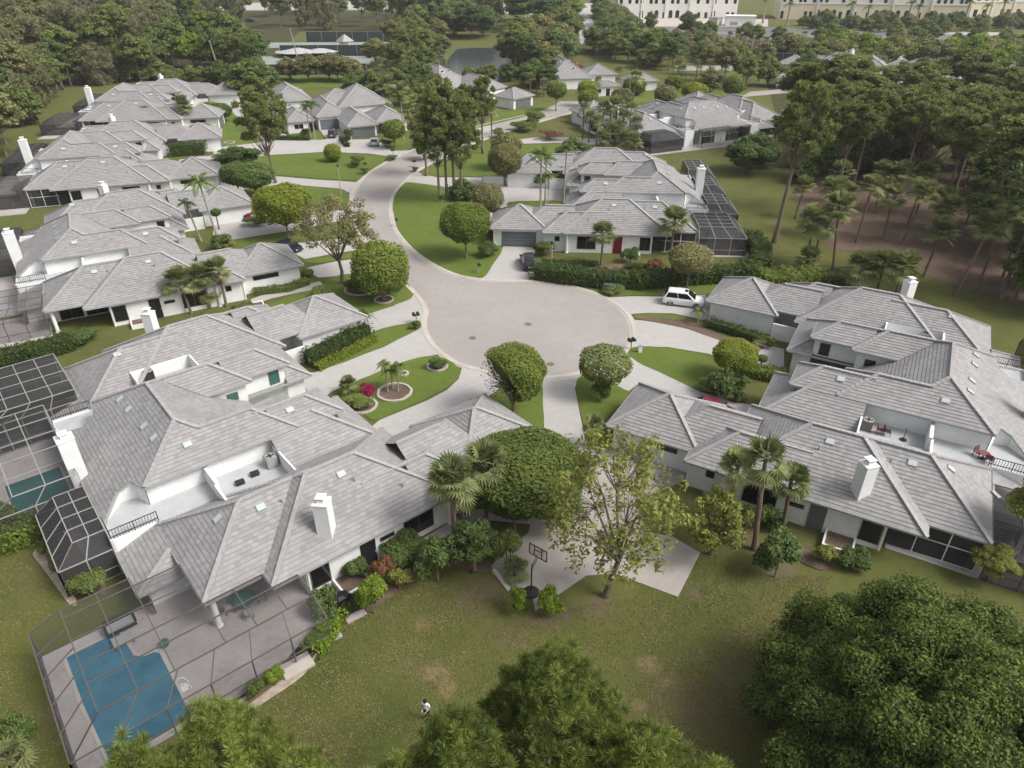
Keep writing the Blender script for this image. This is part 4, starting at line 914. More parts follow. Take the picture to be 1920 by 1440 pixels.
def house_custom(name, label, base_dir, blocks, doors=(), walls_in=.5, windows=(), vents=()):
    """blocks: (front-left px, front-right px, depth, eave z, pitch) all on one frame whose u axis runs base_dir[0] -> base_dir[1]"""
    a, b = G(*base_dir[0], 2.7), G(*base_dir[1], 2.7); d = (b - a); d.z = 0; ang = math.atan2(d.y, d.x); d.normalize(); n = Vector((-d.y, d.x, 0)); o = Vector((a.x, a.y, 0))
    root = empty('house', o, ang, label, 'house', 'hip roofed houses across the street'); R = Roof(); w = MB()
    L = lambda p, z: ((G(*p, z) - o).dot(d), (G(*p, z) - o).dot(n))
    for (fl, fr_, dep, ze, p) in blocks:
        (u0, v0), (u1, v1) = L(fl, ze), L(fr_, ze); v = (v0 + v1) / 2; R.hip(u0, u1, v, v + dep, ze, p)
        w.box(u0 + walls_in, u1 - walls_in, v + walls_in, v + dep - walls_in, 0, ze - .08)
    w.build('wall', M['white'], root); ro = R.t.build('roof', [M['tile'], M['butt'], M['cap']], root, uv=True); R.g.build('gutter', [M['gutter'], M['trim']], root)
    for i, (bi, f0, f1, z1, kind) in enumerate(doors):
        fl, fr_, dep, ze, p = blocks[bi]; (u0, v0), (u1, v1) = L(fl, ze), L(fr_, ze); v = (v0 + v1) / 2 + walls_in; g = MB()
        a_, b_ = u0 + (u1 - u0) * f0, u0 + (u1 - u0) * f1
        if kind == 'garage':
            g.box(a_, b_, v - .05, v + .05, 0, z1)
            for q in range(1, 4): g.box(a_, b_, v - .065, v - .05, q * z1 / 4 - .012, q * z1 / 4 + .012, 1)
            g.build('garage_door', [M['door_grey'], M['gutter']], root)
        elif kind == 'door': g.box(a_, b_, v - .05, v + .05, 0, z1); g.build('door', M['door_dark'], root)
        else:
            fr, gl = window_parts((a_, b_, v, .9, z1, -1)); q = fr.build('window', M['trim'], root); gl.build('pane', M['glass'], q)
    for (bi, fu, fv) in vents:
        fl, fr_, dep, ze, p = blocks[bi]; (u0, v0), (u1, v1) = L(fl, ze), L(fr_, ze); v = (v0 + v1) / 2; s_ = MB(); s_.box(-.6, .6, -.45, .45, .03, .14); s_.box(-.5, .5, -.36, .36, .14, .16, 1)
        k = s_.build('skylight', [M['trim'], M['glass']], ro); x_, y_ = (u1 - u0) * fu, dep / 2 * fv; k.location = (u0 + x_, v + y_, ze + p * min(x_, u1 - u0 - x_, y_) + .05); k.rotation_euler = (math.atan(p), 0, 0)
    return root
house_custom('house', 'white house with two grey garage doors side by side, beyond the big lawn island', ((651, 238), (708, 233)), [
    ((651, 238), (710, 233), 15, 2.7, .6), ((593, 220), (656, 215), 18, 3.1, .62), ((511, 191), (588, 188), 16, 4.4, .6), ((638, 203), (731, 192), 15, 4.2, .6), ((534, 229), (592, 227), 12, 2.7, .58), ((706, 229), (767, 224), 12, 2.7, .55), ((590, 208), (700, 201), 14, 3.3, .55)],
    doors=[(0, .12, .88, 2.2, 'garage'), (1, .1, .9, 2.3, 'garage'), (4, .28, .6, 2.1, 'win'), (4, .78, .95, 2.2, 'door'), (5, .05, .2, 2.2, 'door')])
house_custom('house', 'white house with long pale roof and two ridge skylights, in front of the lake', ((963, 186), (1003, 178)), [
    ((963, 186), (1004, 178), 8, 2.8, .5), ((810, 167), (908, 159), 20, 3.2, .66), ((895, 169), (962, 164), 16, 3.0, .6)], doors=[(0, .15, .85, 2.2, 'garage')], vents=[(1, .42, .55), (1, .58, .55)])
house_custom('house', 'white house with three skylights on its steep roof, behind the clipped trees', ((1110, 163), (1165, 161)), [
    ((1022, 144), (1124, 151), 25, 3.2, .62), ((1108, 163), (1168, 161), 7, 2.8, .3), ((1184, 156), (1230, 149), 9, 2.8, .5), ((1100, 140), (1160, 140), 11, 3.6, .5)],
    doors=[(1, .1, .35, 2.1, 'win'), (1, .5, .62, 2.1, 'door')], vents=[(0, .42, .6), (0, .55, .6), (0, .6, .3)])

# ------------------------------------------------------------------ screened pool enclosures
def cage(fr, sc, u0, u1, v0, v1, label, zw=2.35, zt=3.3, ins=(1.7, 0, 1.7, 0), step=2.2, scr='screen', bar='alu', group='screened pool enclosures', us=None, vs=None, cut=()):
    """ins: how far the flat top stands in from u0, u1, v0, v1 (0: butts the house)"""
    o = empty('screen_enclosure', fr(u0, v0), 0, label, 'pool cage', group); o.scale = (1, 1, 1)
    P = lambda u, v, z=0: tuple(fr(u, v, z * sc) - fr(u0, v0))
    f, s = MB(), MB(); w = .064
    iu0, iu1, iv0, iv1 = u0 + ins[0], u1 - ins[1], v0 + ins[2], v1 - ins[3]
    nu, nv = max(1, round((u1 - u0) / step)), max(1, round((v1 - v0) / step))
    def wall(a, b, n, ia, ib):               # a,b outer corners, ia,ib their top-ring points
        for i in range(n + 1):
            t = i / n; p = Vector(a).lerp(Vector(b), t); q = Vector(ia).lerp(Vector(ib), t)
            f.bar(P(p.x, p.y, 0), P(p.x, p.y, zw), w * 1.2); f.bar(P(p.x, p.y, zw), P(q.x, q.y, zt), w)
        for z in (.06, .85, zw): f.bar(P(*a, z), P(*b, z), w)
        s.face([P(*a, .02), P(*b, .02), P(*b, zw), P(*a, zw)]); s.face([P(*a, zw), P(*b, zw), P(*ib, zt), P(*ia, zt)])
        f.bar(P(*ia, zt), P(*ib, zt), w)
    c = [(u0, v0), (u1, v0), (u1, v1), (u0, v1)]; ic = [(iu0, iv0), (iu1, iv0), (iu1, iv1), (iu0, iv1)]
    if ins[2]: wall(c[0], c[1], nu, ic[0], ic[1])
    if ins[3]: wall(c[3], c[2], nu, ic[3], ic[2])
    if ins[0]: wall(c[0], c[3], nv, ic[0], ic[3])
    if ins[1]: wall(c[1], c[2], nv, ic[1], ic[2])
    us = us or [iu0 + (iu1 - iu0) * i / nu for i in range(nu + 1)]; vs = vs or [iv0 + (iv1 - iv0) * i / nv for i in range(nv + 1)]
    inc = lambda a, b: 0 <= a < len(us) - 1 and 0 <= b < len(vs) - 1 and not any(c[0] < (us[a] + us[a + 1]) / 2 < c[1] and c[2] < (vs[b] + vs[b + 1]) / 2 < c[3] for c in cut)
    for a in range(len(us)):                 # flat top: cells over the open patio only
        for b in range(len(vs)):
            if inc(a, b): s.face([P(us[a], vs[b], zt), P(us[a + 1], vs[b], zt), P(us[a + 1], vs[b + 1], zt), P(us[a], vs[b + 1], zt)])
            if b < len(vs) - 1 and (inc(a, b) or inc(a - 1, b)) and not ((a == 0 and ins[0]) or (a == len(us) - 1 and ins[1])): f.bar(P(us[a], vs[b], zt), P(us[a], vs[b + 1], zt), w)
            if a < len(us) - 1 and (inc(a, b) or inc(a, b - 1)) and not ((b == 0 and ins[2]) or (b == len(vs) - 1 and ins[3])): f.bar(P(us[a], vs[b], zt + .003), P(us[a + 1], vs[b], zt + .003), w)
    f.build('frame', M[bar], o); s.build('screen', M[scr], o); return o
def F_(k): return lambda u, v, z=0: loc(k, u, v, z / SCL[k])
def patio(k, u0, u1, v0, v1, z=.08):
    f = F_(k); return sheet('patio', [tuple(f(u, v)) for u, v in ((u0, v0), (u1, v0), (u1, v1), (u0, v1))], 'patio', z, world=True, th=.08)
def pool(k, pts, m, label):
    f = F_(k); P = [f(*p) for p in pts]; S_ = smooth_closed(P, 1); o = empty('swimming_pool', P[0], 0, label, 'swimming pool', 'swimming pools')
    b = MB(); b.poly_prism([(p.x - P[0].x, p.y - P[0].y) for p in P], .082, .10); b.build('water', M[m], o)
    c = MB(); strip(c, [p - P[0] for p in P], .22, .08, .125, closed=True); c.build('coping', M['kerb'], o); return o
patio('L1', -9, 6.4, -5.4, 5.3); cage(F_('L1'), 1, -8.9, 5.6, -5.4, 5.2, 'large flat screened cage over the blue pool at bottom left', ins=(1.9, 0, 1.6, 0), step=2.25, zt=3.05, us=[-7.0, -4.95, -2.95, -.02, 1.9, 3.85, 5.6], vs=[-3.8, -1.55, -.03, 2.2, 4.35, 5.2], cut=[(-.02, 9, -.03, 9), (3.85, 9, -1.55, 9), (-2.95, 0, 4.35, 9)])
pool('L1', [(-7.8, 4.2), (-7.5, 4.35), (-4.9, 4.35), (-4.5, 4.1), (-4.3, 1.7), (-3.9, 1.3), (-3.3, 1.2), (-3.0, .8), (-3.0, -5.0), (-7.5, -5.0), (-7.8, 0)], 'pool', 'blue swimming pool with stepped end inside the nearest cage')
patio('L1', -9.4, -2.9, 17.2, 34); patio('L1', -6.4, -2.9, 9.6, 17.2) 
cage(F_('L1'), 1, -6.4, -2.95, 9.6, 17.0, 'small dark screened porch beside the big white chimney of the nearest house', scr='screen_dense', bar='alu_pale', ins=(1.4, 0, 1.2, .01), step=2.0)
cage(F_('L1'), 1, -9.4, -2.95, 17.2, 31.0, 'tall screened cage around the green pool at the left edge', zw=3, zt=4.4, ins=(2.2, 0, .01, 1.6), step=2.6, bar='alu_pale')
pool('L1', [(-7.8, 26), (-3.6, 26), (-3.6, 18.6), (-6.6, 18.6), (-7.8, 21)], 'pool_green', 'dark green swimming pool beside the large chimney')
cage(F_('L1'), 1, -9.4, -.2, 31.3, 41.5, 'screened cage at the far corner of the nearest house, left of its AC well', zw=2.8, zt=4.0, ins=(2.2, 0, .01, 1.6), step=2.6, scr='screen_dense', bar='alu_pale')
for k, nm in (('L2', 'second'), ('L3', 'third'), ('L4', 'fourth')):
    patio(k, -8, 0, -3, 7); patio(k, -8, -2.9, 8, 40)
    cage(F_(k), SCL[k], -8, -.1, .2, 7.8, f'screened patio at the near pool side corner of the {nm} house up the left row', ins=(1.5, 0, 1.5, 0), scr='screen_dense' if k != 'L2' else 'screen')
    cage(F_(k), SCL[k], -8.5, -2.95, 22, 34, f'dark screened cage along the far half of the {nm} house up the left row', scr='screen_dense', ins=(1.5, 0, 1.2, 1.2))
for (v0, v1, t) in ((-1.0, 7.5, 'nearest'), (9.7, 16.8, 'second'), (19.5, 27, 'third'), (29, 38, 'farthest')):
    u1 = 0 if v0 < 0 else -2.95
    cage(F_('R2'), 1.05, u1 - (6.5 if v0 < 0 else 4.5), u1, v0, v1, f'{t} dark screened cage behind the house with the red door', scr='screen_dense', bar='alu_pale', ins=(1.6, 0, 1.2, 1.2), step=2.1, zt=3.7, zw=2.5)
patio('R2', -8, 0, -1.5, 38)
cage(F_('R3'), 1.1, -5, 0, 0, 7.5, 'dark hipped screened cage at the left of the pool side facing the viewer', scr='screen_dense', ins=(1.6, 0, 1.2, 1.2)); patio('R3', -6, 0, -1, 34)
cage(F_('R3'), 1.1, -5.5, -2.95, 12, 21, 'pale framed screened porch facing the viewer behind the red door house', scr='screen', bar='alu_pale', ins=(1.0, 0, .8, .8))
cage(F_('R1'), 1, -7, -.1, -.5, 7.5, 'brown screened porch at the corner of the right edge house', scr='screen_dense', ins=(1.2, 0, .9, 0), zw=2.5, zt=2.9); patio('R1', -7, 6, -.5, 8)
cage(F_('R1'), 1, -8, -2.95, 30, 37, 'dark screened cage at the right edge, beyond the chimney', scr='screen_dense', ins=(1.5, 0, 1.2, 1.2))

# ================================================================== SMALL THINGS
def cyl(B, c, r, z0, z1, n=16, m=0): B.lathe([(r, z0), (r, z1)], c, n, m)
# rooftop air conditioners
def ac(k, u, v, z, label, cover='iron'):
    o = empty('air_conditioner', loc(k, u, v, z), rad(H[k][1]), label, 'air conditioner', 'rooftop air conditioners')
    b = MB(); b.box(-.42, .42, -.42, .42, .06, .95); b.build('casing', M[cover], o)
    g = MB(); g.lathe([(.44, .95), (.44, 1.0), (.36, 1.02), (.34, .97)], (0, 0, 0), 20); g.build('fan_guard', M['gutter'], o)
    f = MB()
    for i in range(4): a = i * pi / 2; f.bar((0, 0, .985), (cos(a) * .33, sin(a) * .33, .985), .12, .02)
    f.build('fan', M['iron'], o)
for k, u, v, t, c in (('L1', 9.2, 10.6, 'grey air conditioner in the corner of the near roof terrace of the bottom left house', 'gutter'), ('L1', 5.9, 30.7, 'black air conditioner in the far roof well of the bottom left house', 'iron'),
                   ('R1', 9.3, 10.5, 'brown air conditioner at the left end of the terrace with red chairs', 'alu'), ('R1', 6.0, 30.6, 'air conditioner in the far roof well of the right edge house', 'gutter')):
    ac(k, u, v, 2.95, t, c)
def roof_fan(u, v, t):
    o = empty('roof_vent', loc('L1', u, v, 2.95), rad(35), t, 'roof vent', 'dark vents on the roof terrace'); b = MB(); b.box(-.3, .3, -.22, .22, .0, .22); b.box(-.34, .34, -.26, .26, .22, .27); b.build('hood', M['iron'], o)
    c = MB(); c.box(-.36, .36, -.28, .28, -.0, .03); c.build('curb', M['gutter'], o)
roof_fan(7.7, 10.3, 'dark square vent on the terrace next to the grey air conditioner'); roof_fan(6.4, 10.0, 'dark square vent on the terrace nearer the white divider')
def patio_chair(p, rz, colour, label, group=None):
    o = empty('patio_chair', p, rz, label, 'chair', group); b = MB()
    for x, y in ((-.25, -.25), (.25, -.25), (.25, .25), (-.25, .25)): b.bar((x, y, 0), (x, y, .42 if y < 0 else .85), .04)
    b.build('frame', M['iron'], o); s = MB(); s.box(-.27, .27, -.27, .27, .40, .45); s.build('seat', M[colour], o); k = MB(); k.box(-.27, .27, .25, .29, .46, .9); k.build('backrest', M[colour], o)
M['redcloth'] = mat('faded_red', (.22, .07, .08), .8)
patio_chair(loc('R1', 1.0, 10.8, 2.95), .4, 'redcloth', 'faded red patio chair, left of the two on the right edge terrace'); patio_chair(loc('R1', .2, 10.3, 2.95), 2.2, 'redcloth', 'faded red patio chair, right of the two on the right edge terrace')
o = empty('patio_table', loc('R1', .6, 10.7, 2.95), 0, 'low round red table between the two red terrace chairs', 'table'); b = MB(); cyl(b, (0, 0, 0), .42, .5, .54); b.build('top', M['redcloth'], o); b = MB(); cyl(b, (0, 0, 0), .04, 0, .5, 8); cyl(b, (0, 0, 0), .25, 0, .03); b.build('base', M['iron'], o)
o = empty('umbrella_stand', loc('R1', 6.4, 10.3, 2.95), 0, 'black parasol base with bare pole on the right edge terrace', 'umbrella stand'); b = MB(); cyl(b, (0, 0, 0), .28, 0, .08); b.build('base', M['iron'], o); b = MB(); cyl(b, (0, 0, 0), .03, .08, 1.2, 8); b.build('pole', M['iron'], o)
patio_chair(loc('R1', 8.2, 10.3, 2.95), 1.2, 'redcloth', 'small red chair beside the brown air conditioner'); patio_chair(loc('R1', 7.7, 10.4, 2.95), 1.2, 'iron', 'black chair between the red chair and the parasol base')
# patio furniture in the near cage
def lounger(p, rz, label):
    o = empty('patio_sofa', p, rz, label, 'sofa', 'sofas on the near patio'); b = MB(); b.box(-.9, .9, -.4, .4, .1, .4); b.box(-.9, .9, .3, .45, .4, .8); b.box(-.95, -.8, -.4, .4, .4, .62); b.box(.8, .95, -.4, .4, .4, .62); b.build('frame', M['iron'], o)
    c = MB(); c.box(-.78, .78, -.38, .28, .4, .54); c.build('cushion', M['gutter'], o)
lounger(loc('L1', -4.4, 4.4, .08), rad(40), 'dark sofa at the back of the near patio, nearest the wall')
o = empty('patio_table', loc('L1', -4.6, 5.0 - 1.9, .08), rad(40), 'dark framed glass table in front of the patio sofa', 'table'); b = MB(); b.box(-.6, .6, -.4, .4, .38, .43); b.build('top', M['gutter'], o); b = MB(); [b.bar((x, y, 0), (x, y, .38), .05) for x in (-.55, .55) for y in (-.35, .35)]; b.build('legs', M['iron'], o)
o = empty('dining_table', loc('L1', 2.6, 1.0, .08), 0, 'round glass dining table on the near patio beside the column', 'table'); b = MB(); cyl(b, (0, 0, 0), .75, .72, .75, 24); b.build('top', M['greenglass'], o); b = MB(); cyl(b, (0, 0, 0), .06, 0, .72); cyl(b, (0, 0, 0), .35, 0, .04); b.build('base', M['gutter'], o)
for i in range(4):
    a = i * pi / 2 + .5; p = loc('L1', 2.6, 1.0, .08) + Vector((cos(a), sin(a), 0)) * 1.05; patio_chair(p, a - pi / 2, 'gutter', 'grey chair around the round glass table on the near patio', 'chairs around the glass patio table')
M['teal'] = mat('teal_plastic', (.03, .17, .16), .4)
o = empty('planter_pot', G(311, 1213), 0, 'small teal pot on the patio beside the blue pool', 'pot'); b = MB(); b.lathe([(.14, .08), (.26, .25), (.28, .5), (.2, .55), (.18, .48)], (0, 0, 0)); b.build('pot', M['teal'], o); b = MB(); cyl(b, (0, 0, 0), .17, .44, .47); b.build('soil', M['mulch'], o)
o = empty('pool_ladder', G(338, 1298), rad(40), 'white tubular handrail at the edge of the blue pool', 'ladder'); 
for y in (-.25, .25): b = MB(); b.tube([(0, y, 0), (0, y, .7), (.15, y, .85), (.4, y, .8), (.6, y, .3), (.6, y, .05)], .03, 6); b.build('handrail', M['trim'], o)
b = MB(); b.box(.1, .5, -.22, .22, .12, .16); b.build('step', M['trim'], o)
# covered grill, slabs, stoops
M['blackcloth'] = mat('black_vinyl', (.012, .012, .014), .45)
o = empty('covered_grill', G(636, 1138), rad(25), 'black covered barbecue grill beside the nearest white wall', 'grill'); b = MB(); b.lathe([(.95, 0), (.98, .3), (.9, .75), (.8, 1.0), (.45, 1.15), (.1, 1.18)], (0, 0, 0), 8); q = b.build('cover', M['blackcloth'], o, smooth=False); q.scale = (1, .65, 1)
b = MB(); b.box(-.5, .5, -.3, .3, 0, .1); b.build('base', M['iron'], o)
b = MB(); b.box(-.7, .7, -.45, .45, 0, .09); o = b.build('concrete_slab', M['patio']); o.location = G(665, 1153); o.rotation_euler = (0, 0, rad(38)); tag(o, 'brownish concrete step slab in front of the covered grill', 'slab')
b = MB(); b.box(-.95, .95, -.6, .6, 0, .16); o = b.build('stoop', M['kerb']); o.location = G(557, 1250); o.rotation_euler = (0, 0, rad(38)); tag(o, 'white concrete stoop outside the door of the near pool cage', 'step')
b = MB(); b.box(-.15, .15, -1.1, 1.1, 0, .13); o = b.build('edging_kerb', M['kerb']); o.location = G(940, 1088); o.rotation_euler = (0, 0, rad(30)); tag(o, 'short concrete edging left of the basketball hoop', 'edging')
# rings round trees
def ring(px, py, rpx, label, mt='stone'):
    c = G(px, py); r = rpx * mpp(c); o = empty('edging_ring', c, 0, label, 'edging ring', 'stone rings around plants'); b = MB()
    P = [Vector((r * cos(2 * pi * i / 22) * (1 + .04 * sin(i * 2.1)), r * sin(2 * pi * i / 22), 0)) for i in range(22)]; strip(b, P, .26, 0, .2, closed=True); b.build('edging', M[mt], o); m = MB(); m.poly_prism([(p.x, p.y) for p in P], 0, .09); m.build('soil', M['mulch'], o)
ring(720, 563, 17, 'white stone ring at the foot of the clipped tree left of the circle'); ring(740, 737, 31, 'pale stone ring around the small palm clump on the lawn island'); ring(820, 688, 18, 'pale stone ring around a low shrub beside the kerb')
ring(676, 543, 29, 'curved white edging around the dark shrub left of the circle'); ring(757, 702, 8, 'tiny pale ring right of the palm clump'); ring(450, 364, 9, 'white ring under the dark clipped tree of the left row'); ring(680, 762, 26, 'pale edging round the hedge beside the red bush')
ring(430, 268, 9, 'white ring round the spiky plant at the far left lawn')
# mailboxes, lamp posts, hydrant like things
def mailbox(px, py, label, col='iron', twin=True):
    o = empty('mailbox', G(px, py), rad(20), label, 'mailbox', 'kerbside mailboxes'); b = MB(); b.bar((0, 0, 0), (0, 0, 1.1), .1); b.bar((-.35 if twin else 0, 0, 1.02), (.35, 0, 1.02), .08); b.build('post', M['paletrunk'], o)
    for x in ((-.24, .24) if twin else (.15,)):
        m_ = MB(); m_.box(x - .17, x + .17, -.28, .28, 1.06, 1.26)
        for i in range(6): a0, a1 = pi * i / 6, pi * (i + 1) / 6; m_.face([(x + .17 * cos(a0), -.28, 1.26 + .13 * sin(a0)), (x + .17 * cos(a1), -.28, 1.26 + .13 * sin(a1)), (x + .17 * cos(a1), .28, 1.26 + .13 * sin(a1)), (x + .17 * cos(a0), .28, 1.26 + .13 * sin(a0))])
        for y in (-.28, .28): m_.face([(x + .17 * cos(pi * i / 6), y, 1.26 + .13 * sin(pi * i / 6)) for i in range(7)])
        m_.build('box', M[col], o)
mailbox(781, 606, 'black twin mailbox over a round bush at the left kerb'); mailbox(1183, 655, 'black twin mailbox at the right kerb of the circle'); mailbox(897, 512, 'dark mailbox on the lawn above the circle', twin=False)
mailbox(685, 318, 'small dark mailbox above a round bush on the upper left kerb'); mailbox(737, 292, 'small dark mailbox at the tip of the big lawn island'); mailbox(777, 313, 'small dark mailbox right of the upper road'); mailbox(743, 425, 'dark mailbox lying low at the right kerb', twin=False)
def lamp(px, pyb, pyt, label):
    b0 = G(px, pyb); h = height_at(b0, pyt); o = empty('street_lamp', b0, 0, label, 'street lamp', 'street lamps'); b = MB(); b.tube([(0, 0, 0), (0, 0, h - .45)], [.09, .06], 8); b.build('post', M['stone'], o)
    l = MB(); l.lathe([(.06, h - .45), (.17, h - .4), (.2, h - .15), (.22, h - .12), (.1, h), (.02, h + .05)], (0, 0, 0), 8); l.build('lantern', M['iron'], o)
lamp(640, 366, 308, 'pale lamp post with dark lantern on the left lawn by the bend'); lamp(1034, 500, 452, 'pale lamp post by the hedge of the red door house'); lamp(1178, 197, 130, 'slim lamp post on the far road beside a brown clipped tree')
for px, pb, pt, t in ((1452, 60, 22, 'left'), (1405, 120, 55, 'nearer left'), (1497, 70, 40, 'middle'), (1688, 85, 45, 'right'), (1890, 70, 47, 'far right')): lamp(px, pb, pt, f'tall car park light pole, {t} one at the top right')
M['utility'] = mat('utility_green', (.06, .13, .10), .6)
o = empty('utility_box', G(1143, 545), rad(-15), 'green utility box in grasses above the turning circle', 'utility box'); b = MB(); b.box(-.75, .75, -.5, .5, .12, .9); b.box(-.8, .8, -.55, .55, .9, .98); b.build('cabinet', M['utility'], o); b = MB(); b.box(-.95, .95, -.7, .7, 0, .12); b.build('pad', M['kerb'], o)
o = empty('utility_pedestal', G(1200, 661), 0, 'white utility pedestal beside the right mailbox', 'pedestal'); b = MB(); b.box(-.2, .2, -.14, .14, 0, .85); b.build('housing', M['trim'], o); b = MB(); b.box(-.22, .22, -.16, .16, .85, .93); b.build('lid', M['gutter'], o)
for px, py, t in ((886, 634, 'left'), (990, 608, 'middle'), (1032, 683, 'lower right')):
    b = MB(); b.lathe([(.42, .0), (.42, .026)], (0, 0, 0), 20); o = b.build('manhole_cover', mat('cast_iron_' + t.split()[0], (.2, .175, .155), .7, noise=(8, (.1, .09, .08), 1))); o.location = G(px, py); tag(o, f'round manhole cover, the {t} one of three in the turning circle', 'manhole cover', 'manhole covers in the road')
o = empty('box_planter', G(480, 578), rad(28), 'white square planter left of the garage roof with soil inside', 'planter'); b = MB(); [b.box(*q) for q in ((-1, 1, -.7, -.55, 0, .6), (-1, 1, .55, .7, 0, .6), (-1, -.85, -.55, .55, 0, .6), (.85, 1, -.55, .55, 0, .6))]; b.build('wall', M['white'], o); b = MB(); b.box(-.85, .85, -.55, .55, 0, .5); b.build('soil', M['mulch'], o)
# basketball hoop
p = G(996, 1112); o = empty('basketball_hoop', p, rad(-38), 'portable basketball hoop with clear backboard between two bright bushes', 'basketball hoop')
b = MB(); b.lathe([(.55, 0), (.6, .08), (.5, .22), (.2, .26)], (0, 0, 0), 16); b.build('base', M['iron'], o)
b = MB(); b.tube([(0, 0, .2), (0, .0, 2.6), (0, .12, 2.75)], .05, 8); b.build('pole', M['iron'], o)
b = MB(); b.bar((-.03, .0, 2.5), (-.03, .65, 3.1), .05); b.bar((.03, 0, 2.3), (.03, .65, 2.95), .05); b.build('bracket', M['utility'], o)
b = MB()
for q in (((-.72, .7, 2.85), (.72, .7, 2.85)), ((-.72, .7, 3.75), (.72, .7, 3.75)), ((-.72, .7, 2.85), (-.72, .7, 3.75)), ((.72, .7, 2.85), (.72, .7, 3.75)), ((-.3, .7, 2.87), (-.3, .7, 3.73)), ((.3, .7, 2.87), (.3, .7, 3.73)), ((-.3, .7, 3.42), (.3, .7, 3.42))): b.bar(*q, .055)
k = b.build('backboard', M['iron'], o); b = MB(); b.box(-.7, .7, .695, .705, 2.87, 3.73); b.build('pane', screenmat('clear_board', .12), k)
b = MB(); P = [Vector((.23 * cos(a * pi / 8), 1.0 + .23 * sin(a * pi / 8), 3.02)) for a in range(17)]; b.tube(P, .018, 6); b.build('rim', mat('orange_red', (.5, .06, .03), .5), o)
# ---------------------------------------------------------------- cars
def car(kind, p, rz, paint, label, scale=1.0):
    """front towards +x"""
    o = empty('parked_car', p, rz, label, 'car', None); o.scale = (scale,) * 3; suv = kind == 'suv'; Lh = 2.55 if suv else 2.35; W = 1.0 if suv else .92; bz = 1.12 if suv else .92; top = 1.88 if suv else 1.42
    prof = [(-Lh, .42, .62, .78), (-Lh + .06, .30, .98 * bz, .93), (-Lh + .5, .24, bz, 1), (-.9, .22, bz, 1), (.7, .22, bz, 1), (1.2, .22, bz * .98, 1), (Lh - .55, .24, bz * (.91 if suv else .84), .97), (Lh - .12, .28, bz * (.76 if suv else .66), .88), (Lh, .36, .62 if suv else .52, .74)]
    B = MB(); rings = []
    for x, z0, z1, k in prof:
        w = W * k; zm = (z0 + z1) / 2; rings.append([Vector(q) for q in ((x, -w * .82, z0), (x, -w * .97, z0 + .1), (x, -w, zm), (x, -w * .97, z1 - .12), (x, -w * .86, z1 - .02), (x, 0, z1 + .03), (x, w * .86, z1 - .02), (x, w * .97, z1 - .12), (x, w, zm), (x, w * .97, z0 + .1), (x, w * .82, z0))])
    for a, b in zip(rings, rings[1:]):
        for i in range(11): j = (i + 1) % 11; B.face([a[i], a[j], b[j], b[i]])
    B.face(rings[0][::-1]); B.face(rings[-1])
    x0, x1, x2, x3 = (-Lh + .10, -Lh + .55, .40, 1.42) if suv else (-Lh + .45, -1.25, .25, 1.15)   # rear foot, rear top, front top, front foot
    def sec(x, z, w): return [Vector((x, -w, z)), Vector((x, w, z))]
    wt, wb = W * .72, W * .90; zb = bz - .03
    rt = [(x1, top - .05), ((x1 + x2) / 2, top), (x2, top - .04)]
    roof = [sec(x1, top - .06, wt), sec(x1 + .3, top, wt), sec((x1 + x2) / 2, top + .02, wt), sec(x2 - .2, top - .0, wt), sec(x2, top - .06, wt)]
    for a, b in zip(roof, roof[1:]): B.face([a[0], b[0], b[1], a[1]])
    f0, f1 = sec(x0, zb, wb), sec(x3, zb, wb)
    B.face([f0[0], roof[0][0], roof[0][1], f0[1]]); B.face([f1[1], roof[-1][1], roof[-1][0], f1[0]])
    for s_ in (0, 1): B.face([f0[s_]] + [r[s_] for r in roof] + [f1[s_]])
    body = B.build('body', paint, o, smooth=False)
    me = body.data; bm = bmesh.new(); bm.from_mesh(me); bmesh.ops.remove_doubles(bm, verts=bm.verts, dist=.001); bmesh.ops.recalc_face_normals(bm, faces=bm.faces); bm.to_mesh(me); bm.free()
    md = body.modifiers.new('bevel', 'BEVEL'); md.width = .045; md.segments = 2; md.limit_method = 'ANGLE'; md.angle_limit = rad(28)
    me.polygons.foreach_set('use_smooth', [True] * len(me.polygons))
    def quad(name, pts, mtl='glass', off=None):
        g = MB(); n = (Vector(pts[1]) - Vector(pts[0])).cross(Vector(pts[2]) - Vector(pts[0])).normalized(); off = Vector(off or (0, 0, 0))
        g.face([Vector(q) + off for q in pts]); q = [Vector(t) + off * .2 for t in pts]; g.face(q[::-1]); g.build(name, M[mtl], o)
    e = .016; ins = lambda a, b, t: Vector(a).lerp(Vector(b), t)
    def pane(name, q, off, k=.10):
        c = sum((Vector(t) for t in q), Vector()) / len(q); quad(name, [tuple(Vector(t).lerp(c, k)) for t in q], 'glass', off)
    pane('windscreen', [roof[-1][0], roof[-1][1], f1[1], f1[0]], (e * 2, 0, e * 2), .12); pane('rear_window', [roof[0][0], roof[0][1], f0[1], f0[0]], (-e * 2, 0, e * 1.5), .16)
    for s_, sg in ((0, -1), (1, 1)):
        a, b, c, d = f0[s_], roof[0][s_], roof[-1][s_], f1[s_]
        lo0, lo1 = a.lerp(d, .10), a.lerp(d, .92); mm = .47
        tl, tr_ = b + Vector((.08, 0, -.09)), c + Vector((-.05, 0, -.07)); z_ = bz + .05
        lo0 = a.lerp(b, .12) + Vector((.22, 0, 0)); lo1 = d.lerp(c, .10) + Vector((-.22, 0, 0)); ml, mt_ = lo0.lerp(lo1, mm), tl.lerp(tr_, mm)
        for q in ([lo0, ml + Vector((-.04, 0, 0)), mt_ + Vector((-.04, 0, 0)), tl], [ml + Vector((.04, 0, 0)), lo1, tr_, mt_ + Vector((.04, 0, 0))]): quad('side_window', [tuple(t) for t in q], 'glass', (0, sg * .03, .004))
    R = .40 if suv else .33
